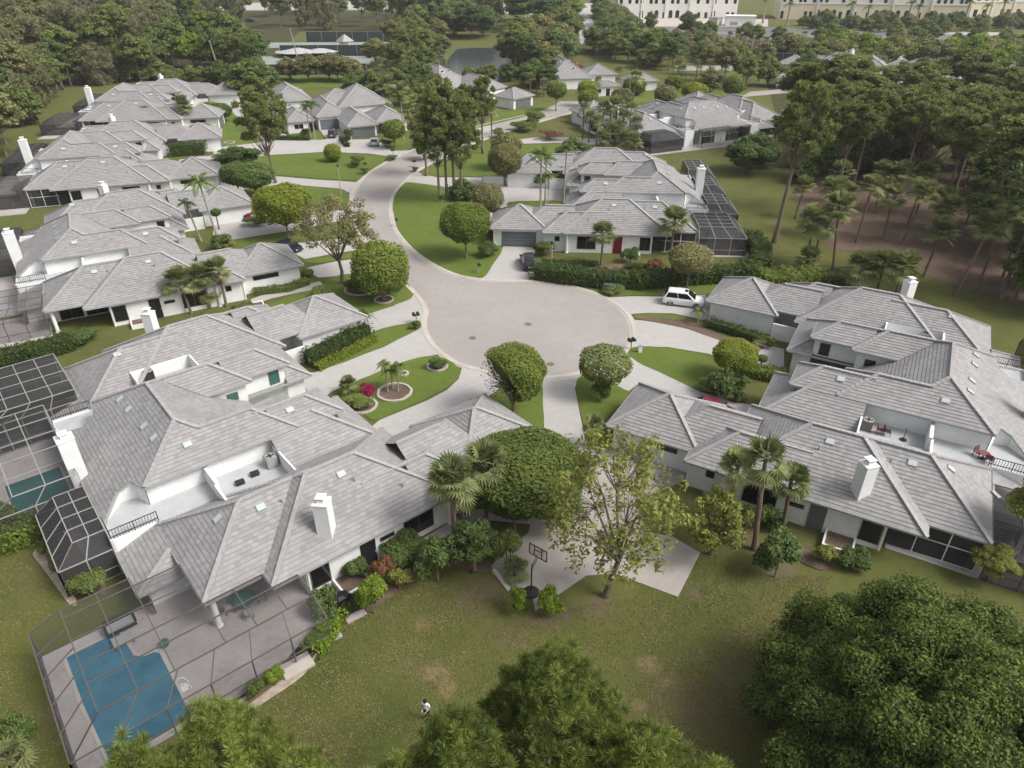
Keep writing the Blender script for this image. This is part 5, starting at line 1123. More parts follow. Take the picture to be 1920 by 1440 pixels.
    for x in (-Lh * .62, Lh * .62):
        for sg in (-1, 1):
            w = empty('wheel', (x, sg * (W - .13), R)); w.parent = o; w.rotation_euler = (pi / 2, 0, 0)
            t = MB(); t.lathe([(R * .68, -.12), (R * .96, -.13), (R, -.08), (R, .08), (R * .96, .13), (R * .68, .12)], (0, 0, 0), 20); t.build('tyre', M['blackcloth'], w)
            r = MB(); r.lathe([(R * .7, -.125), (R * .7, .125), (.02, .10)], (0, 0, 0), 14); 
            for i in range(5): a = i * 2 * pi / 5; r.bar((0, 0, sg * -.13), (cos(a) * R * .62, sin(a) * R * .62, sg * -.13), .07, .02)
            r.build('rim', M['alu_pale'], w)
    for sg in (-1, 1):
        h = MB(); h.box(Lh - .16, Lh - .02, sg * W * .5, sg * W * .82, .60 if suv else .5, .76 if suv else .62); h.build('headlight', M['skyl'], o)
        h = MB(); h.box(-Lh + .0, -Lh + .12, sg * W * .62, sg * W * .86, .78, .98 if suv else .88); h.build('tail_light', M['door_red'], o)
        h = MB(); h.box(x3 - .42, x3 - .2, sg * (W - .03), sg * (W + .16), bz, bz + .17); h.build('mirror', paint, o)
    n = MB(); n.box(-Lh - .012, -Lh + .02, -.26, .26, .66, .79); n.build('number_plate', M['trim'], o)
    g = MB(); g.box(Lh - .06, Lh + .01, -W * .45, W * .45, .42, .58); g.build('grille', M['iron'], o)
    if suv:
        r = MB(); r.box(.0, .42, -.35, .35, top + .018, top + .03); r.build('sunroof', M['glass'], o)
    return o
def paint(name, c, rough=.25): return mat(name, c, rough, spec=.5)
PW, PB, PR, PG, PL = paint('white_paint_car', (.78, .78, .78)), paint('dark_blue_paint', (.012, .016, .03)), paint('red_paint', (.15, .012, .025)), paint('silver_paint', (.38, .37, .36)), paint('pale_blue_paint', (.25, .33, .42))
car('suv', G(1281, 571), rad(-17), PW, 'white four wheel drive car on the drive right of the circle'); car('suv', G(990, 498), rad(96), PB, 'dark blue car parked nose in before the red door house', .96)
car('sedan', G(1337, 777), rad(-28), PR, 'red car between the two garages of the right edge house'); car('sedan', G(543, 468), rad(-32), PB, 'black car behind the garage roof in the left row')
car('suv', G(624, 256), rad(97), paint('graphite_paint', (.05, .05, .055)), 'grey car parked before the left of two grey garage doors', .97); car('sedan', G(703, 271), rad(95), PG, 'silver car parked before the right of two grey garage doors', 1.1)
car('sedan', G(434, 192), rad(100), PL, 'pale blue car at the top of the far left drive', 1.2); car('sedan', G(1131, 196), rad(100), paint('maroon_paint', (.08, .01, .012)), 'dark red car beside the brown clipped tree at top centre', 1.1)
car('sedan', G(905, 217), rad(10), PB, 'dark car under the pines by the far road', 1.1)
for px, py, rz, c, t in ((1194, 41, 5, PB, 'dark car at the left end of the plaza before the long office block'), (1176, 43, 5, PG, 'silver car behind the dark one before the long office block'), (1600, 72, 80, PB, 'black car alone in the upper car park'), (1748, 52, 85, PB, 'dark car close to the cream building front'),
                      (210, 39, 0, PW, 'white car by the far road among the trees at top left'), (402, 38, 0, PW, 'white car left of the tennis courts'), (470, 42, 10, PB, 'dark car behind pines near the tennis courts'), (580, 7, 0, PB, 'tiny dark car on the farthest road')):
    car('sedan', G(px, py), rad(rz), c, t, 1.7)
# ---------------------------------------------------------------- person
def person(p, rz, hgt, label):
    o = empty('person', p, rz, label, 'person'); s = hgt / 1.75
    J = dict(pel=(0, 0, .93), wai=(0, .01, 1.08), che=(.0, .03, 1.28), nec=(0, .04, 1.47), hd0=(0, .07, 1.56), hd1=(0, .09, 1.66), hd2=(0, .08, 1.73),
             ls=(-.17, .03, 1.40), le=(-.24, .04, 1.14), lw=(-.12, .24, 1.03), lh=(-.06, .31, 1.03), rs=(.17, .03, 1.40), re=(.25, .0, 1.14), rw=(.2, .1, .92), rh=(.18, .13, .84),
             lp=(-.09, 0, .88), lk=(-.10, .05, .49), la=(-.10, -.02, .09), lt=(-.11, .13, .04), rp=(.09, 0, .88), rk=(.11, -.02, .49), ra=(.10, -.08, .09), rt=(.12, .07, .04))
    Rr = dict(pel=.13, wai=.125, che=.145, nec=.055, hd0=.075, hd1=.095, hd2=.07, ls=.06, le=.042, lw=.028, lh=.03, rs=.06, re=.042, rw=.028, rh=.03, lp=.095, lk=.06, la=.042, lt=.04, rp=.095, rk=.06, ra=.042, rt=.04)
    E = 'pel-wai wai-che che-nec nec-hd0 hd0-hd1 hd1-hd2 che-ls ls-le le-lw lw-lh che-rs rs-re re-rw rw-rh pel-lp lp-lk lk-la la-lt pel-rp rp-rk rk-ra ra-rt'.split()
    for sd in (-1, 1):                       # fingers: five short unequal chains per hand
        h = 'lh' if sd < 0 else 'rh'; hx, hy, hz = J[h]
        for i, (dx, L) in enumerate(((-.02, .05), (-.007, .06), (.006, .058), (.019, .045), (.034 * sd, .035))):
            a, b = f'{h}f{i}a', f'{h}f{i}b'; J[a] = (hx + dx, hy + .03, hz - .01); J[b] = (hx + dx * 1.25, hy + .03 + L * .6, hz - .01 - L * .6); Rr[a] = Rr[b] = .009; E += [f'{h}-{a}', f'{a}-{b}']
    ks = list(J); me = bpy.data.meshes.new('body'); me.from_pydata([tuple(c * s for c in J[k]) for k in ks], [tuple(ks.index(q) for q in e.split('-')) for e in E], [])
    t = bpy.data.objects.new('tmp', me); COL.objects.link(t); md = t.modifiers.new('skin', 'SKIN'); 
    for i, k in enumerate(ks): me.skin_vertices[0].data[i].radius = (Rr[k] * s, Rr[k] * s * (.8 if k in ('che', 'wai', 'pel') else 1)); me.skin_vertices[0].data[i].use_root = k == 'pel'
    t.modifiers.new('sub', 'SUBSURF').levels = 2; bpy.context.view_layer.update(); dg = bpy.context.evaluated_depsgraph_get(); m2 = bpy.data.meshes.new_from_object(t.evaluated_get(dg)); bpy.data.objects.remove(t)
    m2.materials.clear()
    for c in (mat('skin', (.42, .24, .17), .5), mat('white_shirt', (.78, .78, .8), .8), mat('black_trousers', (.012, .012, .016), .8), mat('pale_shoes', (.5, .5, .46), .7)): m2.materials.append(c)
    for f in m2.polygons:
        x, y, z = (c / s for c in f.center); a = abs(x); k = 0
        if z < .085: k = 3
        elif z < .97 and a < .2 and not (y > .09 and z > .8 and a > .13): k = 2 
        elif z < 1.47 and a < .185 and y < .2: k = 1
        elif a >= .15 and z > 1.22: k = 1
        f.material_index = k; f.use_smooth = True
    m2.name = 'body'; link('body', m2, o)
    h = MB(); h.lathe([(.02, 1.79), (.06, 1.785), (.095, 1.74), (.108, 1.68), (.10, 1.62), (.085, 1.585)][::-1], (0, .065, 0), 14); q = h.build('hair', mat('black_hair', (.012, .01, .009), .6), o, smooth=True); q.scale = (s, s, s)
    f = MB()
    for x in (-.035, .035): f.box(x - .014, x + .014, .165, .185, 1.645, 1.662)
    f.build('eyes', M['iron'], o).scale = (s, s, s)
person(G(801, 1348), rad(165), 1.86, 'person in white T-shirt and black trousers standing on the back lawn looking down')

# ---------------------------------------------------------------- far buildings, courts
M['cream'] = mat('cream_render', (.72, .65, .50), .9, noise=(.1, (.64, .57, .43), 1)); M['offwhite'] = mat('offwhite_render', (.74, .72, .68), .9, noise=(.08, (.66, .64, .60), 1))
M['court_green'] = mat('court_surface', (.23, .27, .235), .9, noise=(.1, (.30, .33, .29), 1)); M['windscreen'] = mat('dark_windscreen', (.035, .042, .045), .8)
def facade(label, a, b, hgt, m1, m2, rows, cols, seed, split=0.0, depth=30):
    A, B = G(*a), G(*b); d = B - A; L = d.length; d.normalize(); o = empty('office_building', A, math.atan2(d.y, d.x), label, 'building', 'long buildings beyond the car park'); w = MB()
    if split: w.box(0, L, .0, depth, 0, split, 1); w.box(0.3, L - .3, .4, depth, split, hgt, 0); w.box(-.2, L + .2, -.3, .2, split - .4, split, 0)
    else: w.box(0, L, 0, depth, 0, hgt, 0)
    for k in range(1, 5): x = L * k / 5; w.box(x - .5, x + .5, -.5, .1, 0, hgt, 0)
    w.box(-.3, L + .3, -.4, .0, hgt - .8, hgt, 0); w.build('wall', [M[m1], M[m2]], o); rng = random.Random(seed)
    for r, (z0, z1) in enumerate(rows):
        for c in range(cols):
            if rng.random() < .18: continue
            x = L * (c + .5 + rng.uniform(-.2, .2)) / cols; hw = L / cols * .21; g = MB(); arch = rng.random() < .35; y = -.06 if not split or z0 < split else .3
            if arch and r == 0: hw *= 1.3
            g.box(x - hw, x + hw, y, y + .3, z0, z1)
            if arch:
                P = [(x + hw * cos(pi * i / 8), y, z1 + hw * sin(pi * i / 8)) for i in range(9)]; g.face(P)
            g.build('window', M['glass'], o)
    return o
facade('long off white office block with three rows of arched windows, top right of centre', (1157, 35), (1380, 35), 34, 'offwhite', 'offwhite', [(.4, 3.6), (8.4, 12), (17, 21)], 17, 3)
facade('cream based white building behind royal palms at the top right', (1460, 36), (1812, 41), 30, 'offwhite', 'cream', [(.4, 4.6), (9.6, 13.2), (18.5, 22)], 26, 4, split=9)
facade('cream building wing at the top right corner', (1816, 33), (2010, 31), 30, 'offwhite', 'cream', [(.4, 4.6), (9.6, 13.2), (18.5, 22)], 12, 5, split=9)
def boxthing(name, a, b, dep, h, m, label, cat, roofm=None, open_=False):
    A, B = G(*a), G(*b); d = B - A; L = d.length; d.normalize(); o = empty(name, A, math.atan2(d.y, d.x), label, cat); w = MB(); w.box(0, L, 0, dep, 0, h); w.build('wall', M[m], o)
    r = MB(); r.box(-.4, L + .4, -.4, dep + .4, h, h + .35); r.build('roof', M[roofm or 'trim'], o); g = MB(); g.box(L * .15, L * .4, -.08, 0, h * .1, h * .45); g.build('opening', M['gutter'], o); return o
boxthing('site_cabin', (1360, 49), (1415, 50), 9, 5, 'trim', 'long white cabin in the car park before the office block', 'cabin', 'white'); boxthing('plant_enclosure', (1328, 48), (1344, 49), 6, 4, 'kerb', 'small grey plant enclosure left of the long white cabin', 'enclosure', 'gutter')
def panel_fence(a, b, h, label, m='windscreen', name='windscreen_fence'):
    A, B = G(*a), G(*b); d = B - A; L = d.length; d.normalize(); o = empty(name, A, math.atan2(d.y, d.x), label, 'fence', 'dark fences round the tennis courts' if m == 'windscreen' else None); w = MB(); w.box(0, L, -.04, .04, .1, h); w.build('panel', M[m], o)
    n = max(2, int(L / 7)); p = MB()
    for i in range(n + 1): p.box(L * i / n - .07, L * i / n + .07, -.14, -.05, 0, h + .2)
    p.box(0, L, -.12, -.05, h, h + .12); p.build('posts', M['alu_pale'], o); return o
for px in ([(500, 80), (750, 79), (748, 89), (495, 90)], [(490, 106), (706, 105), (704, 121), (498, 123)], [(410, 75), (500, 78), (495, 90), (420, 92)]): sheet('tennis_court', px, 'court_green', .05)
panel_fence((575, 79), (748, 78), 4.4, 'farthest dark windscreen fence behind the tennis courts'); panel_fence((527, 106), (706, 105), 4.2, 'middle dark windscreen fence between the rows of tennis courts'); panel_fence((506, 141), (688, 139), 3.4, 'nearest dark windscreen fence behind the olive trees'); panel_fence((704, 121), (748, 90), 3.6, 'right end fence of the tennis courts')
panel_fence((315, 137), (506, 140), 2.4, 'long dark fence under the trees left of the tennis courts'); panel_fence((1430, 118), (1650, 124), 3.5, 'dark clipped hedge wall below the car park', 'windscreen', 'boundary_wall')
panel_fence((1265, 133), (1440, 132), 1.8, 'low white wall beside the far road behind clipped trees', 'white', 'garden_wall'); panel_fence((905, 347), (985, 350), 1.7, 'white garden wall left of the red door house', 'white', 'garden_wall')
A = G(576, 105); o = empty('shade_tent', A, 0, 'white peaked shade tent between the tennis courts', 'tent'); b = MB(); b.lathe([(10, 1.8), (5, 2.6), (1.5, 3.3), (.1, 3.5)], (-3, 0, 0), 10); b.lathe([(8, 1.8), (3, 2.9), (.1, 3.4)], (6, 1, 0), 10); b.build('canopy', M['deck'], o)
b = MB(); [b.bar((x, y, 0), (x, y, 2.6), .15) for x in (-9, 9) for y in (-3, 3)]; b.build('poles', M['gutter'], o)
A = G(648, 89); o = empty('gazebo', A, 0, 'small grey roofed gazebo beside the tennis courts', 'gazebo'); b = MB(); b.lathe([(4.2, 2.6), (.2, 5.4)], (0, 0, 0), 4); b.build('roof', M['gutter'], o); b = MB(); b.box(-2.4, 2.4, -1.6, 1.6, 0, 2.6); b.build('wall', M['trim'], o)
for px, pb, pt, t in ((417, 155, 78, 'leaning pale'), (560, 118, 55, 'thin leftmost')):
    b0 = G(px, pb); h = height_at(b0, pt); o = empty('utility_pole', b0, 0, f'{t} pole rising by the tennis courts', 'pole', None); b = MB(); b.tube([(0, 0, 0), (-h * .12, 0, h)], [.28, .18], 8); b.build('post', M['paletrunk'], o); b = MB(); b.box(-h * .12 - .3, -h * .12 + .3, -.2, .2, h - .1, h + .3); b.build('fitting', M['gutter'], o)

# ================================================================== TREES AND PLANTS
# clipped trees
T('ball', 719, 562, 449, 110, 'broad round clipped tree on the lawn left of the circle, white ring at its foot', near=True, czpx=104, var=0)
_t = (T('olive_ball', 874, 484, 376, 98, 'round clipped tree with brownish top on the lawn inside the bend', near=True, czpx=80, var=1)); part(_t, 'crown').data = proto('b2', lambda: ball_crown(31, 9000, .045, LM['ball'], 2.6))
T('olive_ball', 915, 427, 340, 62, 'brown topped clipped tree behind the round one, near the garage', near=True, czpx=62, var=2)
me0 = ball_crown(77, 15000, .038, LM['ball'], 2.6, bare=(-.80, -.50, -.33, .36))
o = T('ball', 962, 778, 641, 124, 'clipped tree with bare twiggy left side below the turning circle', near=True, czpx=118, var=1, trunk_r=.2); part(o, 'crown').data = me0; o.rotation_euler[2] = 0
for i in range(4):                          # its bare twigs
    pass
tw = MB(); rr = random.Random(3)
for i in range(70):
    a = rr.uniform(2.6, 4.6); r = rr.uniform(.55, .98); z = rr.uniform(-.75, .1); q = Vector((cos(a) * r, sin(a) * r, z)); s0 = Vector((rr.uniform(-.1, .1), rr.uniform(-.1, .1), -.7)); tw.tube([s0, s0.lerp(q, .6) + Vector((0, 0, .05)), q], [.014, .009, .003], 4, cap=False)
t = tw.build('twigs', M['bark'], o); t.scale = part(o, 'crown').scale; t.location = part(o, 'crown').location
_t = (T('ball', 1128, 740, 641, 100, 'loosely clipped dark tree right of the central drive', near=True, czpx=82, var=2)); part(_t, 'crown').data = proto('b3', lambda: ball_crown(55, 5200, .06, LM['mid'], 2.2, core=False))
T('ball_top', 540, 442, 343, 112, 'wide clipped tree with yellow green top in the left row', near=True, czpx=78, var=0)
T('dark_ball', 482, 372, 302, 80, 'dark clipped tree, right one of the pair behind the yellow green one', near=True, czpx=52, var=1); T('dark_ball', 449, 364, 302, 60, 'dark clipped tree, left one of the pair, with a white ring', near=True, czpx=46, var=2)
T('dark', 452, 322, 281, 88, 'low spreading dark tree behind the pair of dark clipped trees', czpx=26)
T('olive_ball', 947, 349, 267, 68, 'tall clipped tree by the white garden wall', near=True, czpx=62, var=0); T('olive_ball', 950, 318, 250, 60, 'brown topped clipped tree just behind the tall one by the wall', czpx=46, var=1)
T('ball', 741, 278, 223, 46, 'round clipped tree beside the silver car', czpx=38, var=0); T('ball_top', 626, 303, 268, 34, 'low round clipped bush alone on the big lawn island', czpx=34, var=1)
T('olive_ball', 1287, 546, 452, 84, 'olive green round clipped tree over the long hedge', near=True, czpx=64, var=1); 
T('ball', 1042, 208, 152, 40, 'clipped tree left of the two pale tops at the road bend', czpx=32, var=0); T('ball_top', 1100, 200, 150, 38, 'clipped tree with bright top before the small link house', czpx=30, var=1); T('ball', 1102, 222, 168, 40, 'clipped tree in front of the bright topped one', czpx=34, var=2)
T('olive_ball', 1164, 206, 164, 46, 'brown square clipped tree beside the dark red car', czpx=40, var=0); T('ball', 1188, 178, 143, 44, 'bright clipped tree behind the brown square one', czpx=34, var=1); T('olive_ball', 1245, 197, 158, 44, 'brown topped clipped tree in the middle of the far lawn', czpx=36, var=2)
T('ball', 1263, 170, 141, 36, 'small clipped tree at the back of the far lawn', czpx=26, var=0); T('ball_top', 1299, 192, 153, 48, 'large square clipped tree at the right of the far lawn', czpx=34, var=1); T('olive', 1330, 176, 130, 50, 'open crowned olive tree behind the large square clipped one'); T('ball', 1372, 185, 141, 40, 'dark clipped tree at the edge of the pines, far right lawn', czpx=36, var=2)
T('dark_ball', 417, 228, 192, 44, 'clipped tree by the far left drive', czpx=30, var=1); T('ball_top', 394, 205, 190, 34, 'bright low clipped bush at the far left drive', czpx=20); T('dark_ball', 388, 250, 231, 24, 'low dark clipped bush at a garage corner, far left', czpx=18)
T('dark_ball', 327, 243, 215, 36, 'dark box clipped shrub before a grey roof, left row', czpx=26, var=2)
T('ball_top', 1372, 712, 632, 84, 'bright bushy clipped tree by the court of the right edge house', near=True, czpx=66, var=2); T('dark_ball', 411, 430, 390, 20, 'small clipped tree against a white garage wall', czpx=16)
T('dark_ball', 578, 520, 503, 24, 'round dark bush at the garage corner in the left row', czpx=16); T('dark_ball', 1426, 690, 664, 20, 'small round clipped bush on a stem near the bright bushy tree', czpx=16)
# the big dome in the middle
b = G(985, 968); D = empty('leafy_tree', b, 0, 'huge dome shaped tree with reddish flecks between the two nearest houses', 'tree'); hc = height_at(b, 886); h = hc * 1.5; q = mpp(b + Vector((0, 0, hc))); w = 232 * q / 2; e_ = math.atan2(CAM_H - hc, b.y)
rz_ = max(math.sqrt(max((86 * q) ** 2 - (w * sin(e_)) ** 2, 0)) / cos(e_), w * .5)
dm = link('crown', ball_crown(8, 30000, .032, leafmat('dome_leaf', (.05, .09, .016), (.22, .26, .06)), 2.2), D); dm.scale = (w, w, rz_); dm.location = (0, 0, hc)
lb = link('limbs', limb_mesh(5, [(-.6, -.2, .0), (-.3, .4, 0), (.4, .3, 0), (.6, -.2, -.1), (0, -.5, -.1), (0, 0, .1), (-.7, .3, -.2)], (0, 0, -1.15), .035, .4), D); lb.scale = (w, w, rz_); lb.location = (0, 0, hc)
for i, (x, y) in enumerate(((-.5, 0), (.3, .25), (.1, -.4))): t = link('trunk', proto('t0', lambda: trunk_mesh(8, .02, 6, .6, 1.3)), D); t.scale = (.17, .17, hc * .7); t.location = (x, y, 0)
T('dark', 1030, 985, 905, 120, 'dark low hanging foliage under the dome tree by the court', near=True, czpx=70); T('mid', 965, 1005, 930, 62, 'bushy green small tree under the left of the dome tree', near=True)
# near open yellow-green tree
def open_tree(px, pyb, pyt, wpx, mt, label, seed, ncl, per, leaf, lean=0, rz=.62, zc=.0, trunk=.2, fork=.22, rr=(.09, .17)):
    b = G(px, pyb); h = height_at(b, pyt); R = wpx * mpp(b + Vector((0, 0, h * .6))) / 2; o = empty('open_tree', b, 0, label, 'tree'); rng = np.random.default_rng(seed); cs = []; parts = []
    while len(cs) < ncl:
        d = unit(1, rng)[0] * rng.uniform(.35, 1) ** .6; d[2] = d[2] * .5 + .5
        if all(np.linalg.norm((d - c) * [1, 1, 1.3]) > .13 for c in cs) and d[2] > .02: cs.append(d)
    for c in cs:
        r = rng.uniform(*rr); n = int(per * (r / rr[1]) ** 2); dd = unit(n, rng); p = c + dd * r * (rng.uniform(.2, 1, (n, 1)) ** .6) * [1, 1, .7]
        parts.append(quads(p * [R, R, h * rz] + [0, 0, h * (1 - rz) * .98], dd + [0, 0, .5], leaf, rng, tintbase=.1 + rng.uniform(-.08, .3)))
    V, F, T_ = merge(parts); link('crown', tri_clean('open_crown', V, F, T_, [LM[mt]]), o); o['lean'] = 0; del o['lean']
    B = MB(); top = Vector((lean * h * .05, 0, h * fork)); B.tube([(0, 0, -.1), (.02 * h, 0, h * fork * .5), top], [trunk * 1.4, trunk, trunk * .85], 9, cap=False)
    hub = []
    for k in range(10): a = k * 2.4 + .4; rk = R * (.16 + .30 * ((k * 7) % 10) / 10); q = Vector((cos(a) * rk, sin(a) * rk, h * (fork + .18 + .22 * ((k * 3) % 10) / 10))); B.tube([top - Vector((0, 0, .3)), top.lerp(q, .5) + Vector((0, 0, -.1 * R * .3)), q], [trunk * .6, trunk * .42, trunk * .32], 6, cap=False); hub.append(q)
    for c in cs:
        e = Vector((c[0] * R, c[1] * R, c[2] * h * rz + h * (1 - rz) * .98)); q = min(hub, key=lambda t: (t - e).length); B.tube([q, q.lerp(e, .55) + Vector((0, 0, -.25)), e], [trunk * .15, trunk * .09, .012], 5, cap=False)
    B.build('trunk', mat(f'grey_bark_{seed}', (.19, .165, .13), .9, noise=(3, (.1, .085, .065), 1)), o, smooth=True); return o
open_tree(1135, 1118, 818, 272, 'yellow', 'open airy yellow green tree on the back lawn edge in the middle', 11, 120, 88, .14, 1, rz=.78, trunk=.2, fork=.26)
open_tree(1330, 1040, 925, 125, 'yellow', 'low spreading yellow green tree right of the court', 12, 46, 150, .14, rz=.72, trunk=.12, fork=.2, rr=(.14, .24))
open_tree(641, 532, 373, 172, 'olive', 'thin crowned olive tree by the bend between clipped trees', 13, 70, 150, .17, rz=.55, trunk=.22, fork=.3, rr=(.1, .18))
# big dark tree bottom right
def big_tree(cx, cy, r, mt, label, seed, ncl, per, leaf, h=11.5, rr=(1.5, 2.6)):
    o = empty('leafy_tree', (cx, cy, 0), 0, label, 'tree'); rng = np.random.default_rng(seed); parts = []; cs = []; tr = 0
    while len(cs) < ncl and tr < 9000:
        tr += 1; a, q = rng.uniform(0, 2 * pi), rng.uniform(0, 1) ** .5; z = h * (1 - .62 * q ** 2.4) - rng.uniform(.3, 3.2); c = np.array([cos(a) * q * r, sin(a) * q * r, z])
        if all(np.linalg.norm(c - k) > 1.25 for k in cs): cs.append(c)
    for c in cs:
        R = rng.uniform(*rr); n = int(per * R * R / rr[1] ** 2); d = unit(n, rng); d[:, 2] = np.where(d[:, 2] < -.3, -d[:, 2], d[:, 2]); lump = 1 + .14 * np.sin(d[:, 0] * 6 + c[0]) * np.cos(d[:, 1] * 7 + c[1])
        parts.append(quads(c + d * (R * lump * rng.uniform(.72, 1.06, n))[:, None] * [1, 1, .85], d, leaf, rng, tintbase=np.clip(.10 + .34 * d[:, 2] + rng.uniform(-.10, .14), 0, 1)))  # light on the top of each clump is painted into its leaf tint
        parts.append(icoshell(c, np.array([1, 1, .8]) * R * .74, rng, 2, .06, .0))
    V, F, T_ = merge(parts); link('crown', tri_clean('big_crown', V, F, T_, [LM[mt]]), o); B = MB(); B.tube([(0, 0, 0), (.1, 0, h * .3)], [.55, .42], 10, cap=False)
    for k in range(7): a = k * .9; B.tube([(.1, 0, h * .28), (cos(a) * r * .3, sin(a) * r * .3, h * .5), (cos(a) * r * .7, sin(a) * r * .7, h * .68)], [.3, .2, .06], 6, cap=False)
    B.build('trunk', M['bark'], o, smooth=True); return o
LM['bigdark'] = leafmat('big_tree_leaf', (.028, .055, .010), (.20, .255, .05))
big_tree(21.3, 21.0, 8.5, 'bigdark', 'huge dense dark green tree filling the bottom right corner', 21, 135, 3300, .085, 10.8, (.8, 1.9))
def near_pine(cx, cy, h, r, label, seed, ncl, zs=3.6, low=.35):
    o = empty('pine_tree', (cx, cy, 0), 0, label, 'pine tree'); rng = np.random.default_rng(seed); P = []; cs = []; tr = 0
    while len(cs) < ncl and tr < 20000:
        tr += 1; a, q = rng.uniform(0, 2 * pi), rng.uniform(0, 1) ** .55; z = h - zs * q ** 1.8 * 1.5 - rng.uniform(0, 1.6) * (1 + q); c = np.array([cos(a) * q * r, sin(a) * q * r, z])
        if all(np.linalg.norm(c - k) > .55 for k in cs): cs.append(c)
    parts = []
    for c in cs:
        n = rng.integers(4, 8); p = c + unit(n, rng) * rng.uniform(.15, .5, (n, 1)); V, F, T_ = needles(p, .36, rng, 64, .036, .8); parts.append((V, F, np.clip(T_ + rng.uniform(-.15, .2), 0, 1)))
    V, F, T_ = merge(parts); link('crown', tri_clean('needle_crown', V, F, T_, [LM['pinefg']]), o)
    B = MB(); B.tube([(0, 0, 0), (.15, 0, h * .5), (0, 0, h - .6)], [.26, .2, .07], 9, cap=False)
    for c in cs[::2]: z0 = max(c[2] - 1.6 - .3 * np.hypot(c[0], c[1]), 1); B.tube([(0, 0, z0), (c[0] * .5, c[1] * .5, (z0 + c[2]) / 2 - .1), tuple(c)], [.05, .035, .015], 5, cap=False)
    B.build('trunk', M['bark'], o, smooth=True); return o
def NP(px, py, h, r, n, label, seed): p = G(px, py, h - .3); near_pine(p.x, p.y, h, r, label, seed, n, 3.2)
NP(1045, 1245, 16.5, 2.9, 210, 'near slash pine crown rising at the bottom centre of the lawn', 31); NP(860, 1370, 15.5, 2.6, 170, 'near pine crown at the bottom edge, left of the bottom centre pine', 32); NP(1215, 1390, 15.0, 2.4, 150, 'near pine crown at the bottom edge, right of the bottom centre pine', 33)
NP(395, 1345, 14.5, 2.3, 170, 'near pine crown over the corner of the blue pool', 34); NP(235, 1412, 14.0, 1.7, 110, 'small near pine crown at the bottom edge left of the pool one', 35); NP(560, 1425, 13.5, 1.7, 100, 'small near pine crown at the bottom edge right of the pool one', 36)
NP(1350, 1445, 13.5, 1.6, 90, 'smallest near pine crown at the bottom edge before the dark tree', 37); NP(730, 1445, 14, 1.5, 80, 'little near pine top at the bottom edge left of centre', 38)

# cabbage palms by the houses
T('palm', 853, 1040, 858, 108, 'tallest cabbage palm before the nearest house, its shaggy head over the eave', near=True, var=0, lean=(-.35, .1), trunk_r=.2)
T('palm', 912, 992, 830, 100, 'cabbage palm between the tallest one and the dome tree', near=True, var=1, trunk_r=.19); T('palm', 866, 998, 888, 92, 'lower cabbage palm head just right of the tallest one', near=True, var=2, trunk_r=.18)
T('palm', 1362, 972, 846, 84, 'left one of three cabbage palms before the right edge house', near=True, var=0, lean=(.1, 0)); T('palm', 1414, 1030, 836, 98, 'middle and largest of three cabbage palms before the right edge house', near=True, var=1, lean=(.7, .3), trunk_r=.2); T('palm', 1466, 998, 862, 84, 'right one of three cabbage palms before the right edge house, trunk leaning', near=True, var=2, lean=(1.0, .2))
T('palm', 359, 588, 498, 72, 'left cabbage palm at the dark door of the second house', near=True, var=1, lean=(-.5, 0)); T('palm', 394, 578, 492, 62, 'middle cabbage palm at the dark door of the second house', near=True, var=2); T('palm', 425, 575, 482, 52, 'right cabbage palm at the dark door of the second house', near=True, var=0)
T('palm', 395, 572, 520, 54, 'short cabbage palm between the middle and right ones at the second house', near=True, var=1)
T('palm', 1127, 498, 415, 56, 'cabbage palm before the red front door', near=True, var=2); T('palm', 1257, 478, 388, 66, 'cabbage palm rising over the roof near the dark cages', near=True, var=0, trunk_r=.2)
T('palm', 247, 352, 294, 46, 'cabbage palm with reddish trunk behind the second house roof', near=True, var=1); T('palm', 279, 352, 302, 42, 'cabbage palm right of the reddish trunked one', near=True, var=2)
for i, (x, yb, yt, w) in enumerate(((168, 350, 306, 56), (192, 356, 300, 48), (212, 352, 304, 50), (150, 345, 310, 36))): T('palm', x, yb, yt, w, 'bushy cabbage palm in the dark clump between the second and third houses', 'palm clump in the left row', var=i % 3)
T('mid', 196, 352, 322, 70, 'dark shrub mass under the palm clump of the left row', czpx=30)
T('palm', 215, 230, 186, 30, 'leftmost palm behind the long roof of the third house', var=0); T('palm', 234, 228, 188, 30, 'second palm from the left behind the long roof of the third house', var=1); T('palm', 284, 244, 195, 34, 'palm with leaning trunk right of the roof palms', var=2); T('dark', 262, 240, 197, 48, 'dark tree among the roof palms of the left row', czpx=44)
T('shrub_mid', 226, 236, 212, 70, 'green bushes under the roof palms of the left row')
T('palm', 347, 245, 178, 40, 'tall leaning palm by the far left garages', var=0, lean=(-1.2, 0), trunk_r=.2); T('palm', 355, 243, 184, 34, 'second tall palm by the far left garages', var=1)
T('royal', 413, 462, 322, 68, 'tall feather palm before the second house garage', near=True, var=0, lean=(-1.2, 0), trunk_r=.17); T('royal', 377, 452, 367, 40, 'smaller feather palm left of the tall one', near=True, var=1, lean=(-.9, 0))
T('royal', 591, 262, 183, 44, 'pair of feather palms by the left grey garage door', near=True, var=2); T('royal', 582, 258, 188, 32, 'thin feather palm just left of the garage pair', var=0)
T('royal', 1013, 396, 272, 60, 'tallest pale trunked feather palm left of the red door house', near=True, var=0, trunk_r=.2); T('royal', 1056, 382, 262, 48, 'feather palm right of the tallest pale trunked one', near=True, var=1, lean=(-.3, 0)); T('royal', 1022, 386, 285, 46, 'feather palm between the two tall pale trunked ones', var=2)
T('pygmy', 1027, 395, 318, 40, 'small dark palm under the pale trunked feather palms', near=True, var=0); T('mid', 1012, 350, 322, 36, 'dark clipped shrub tree against the far garage wall', czpx=24)
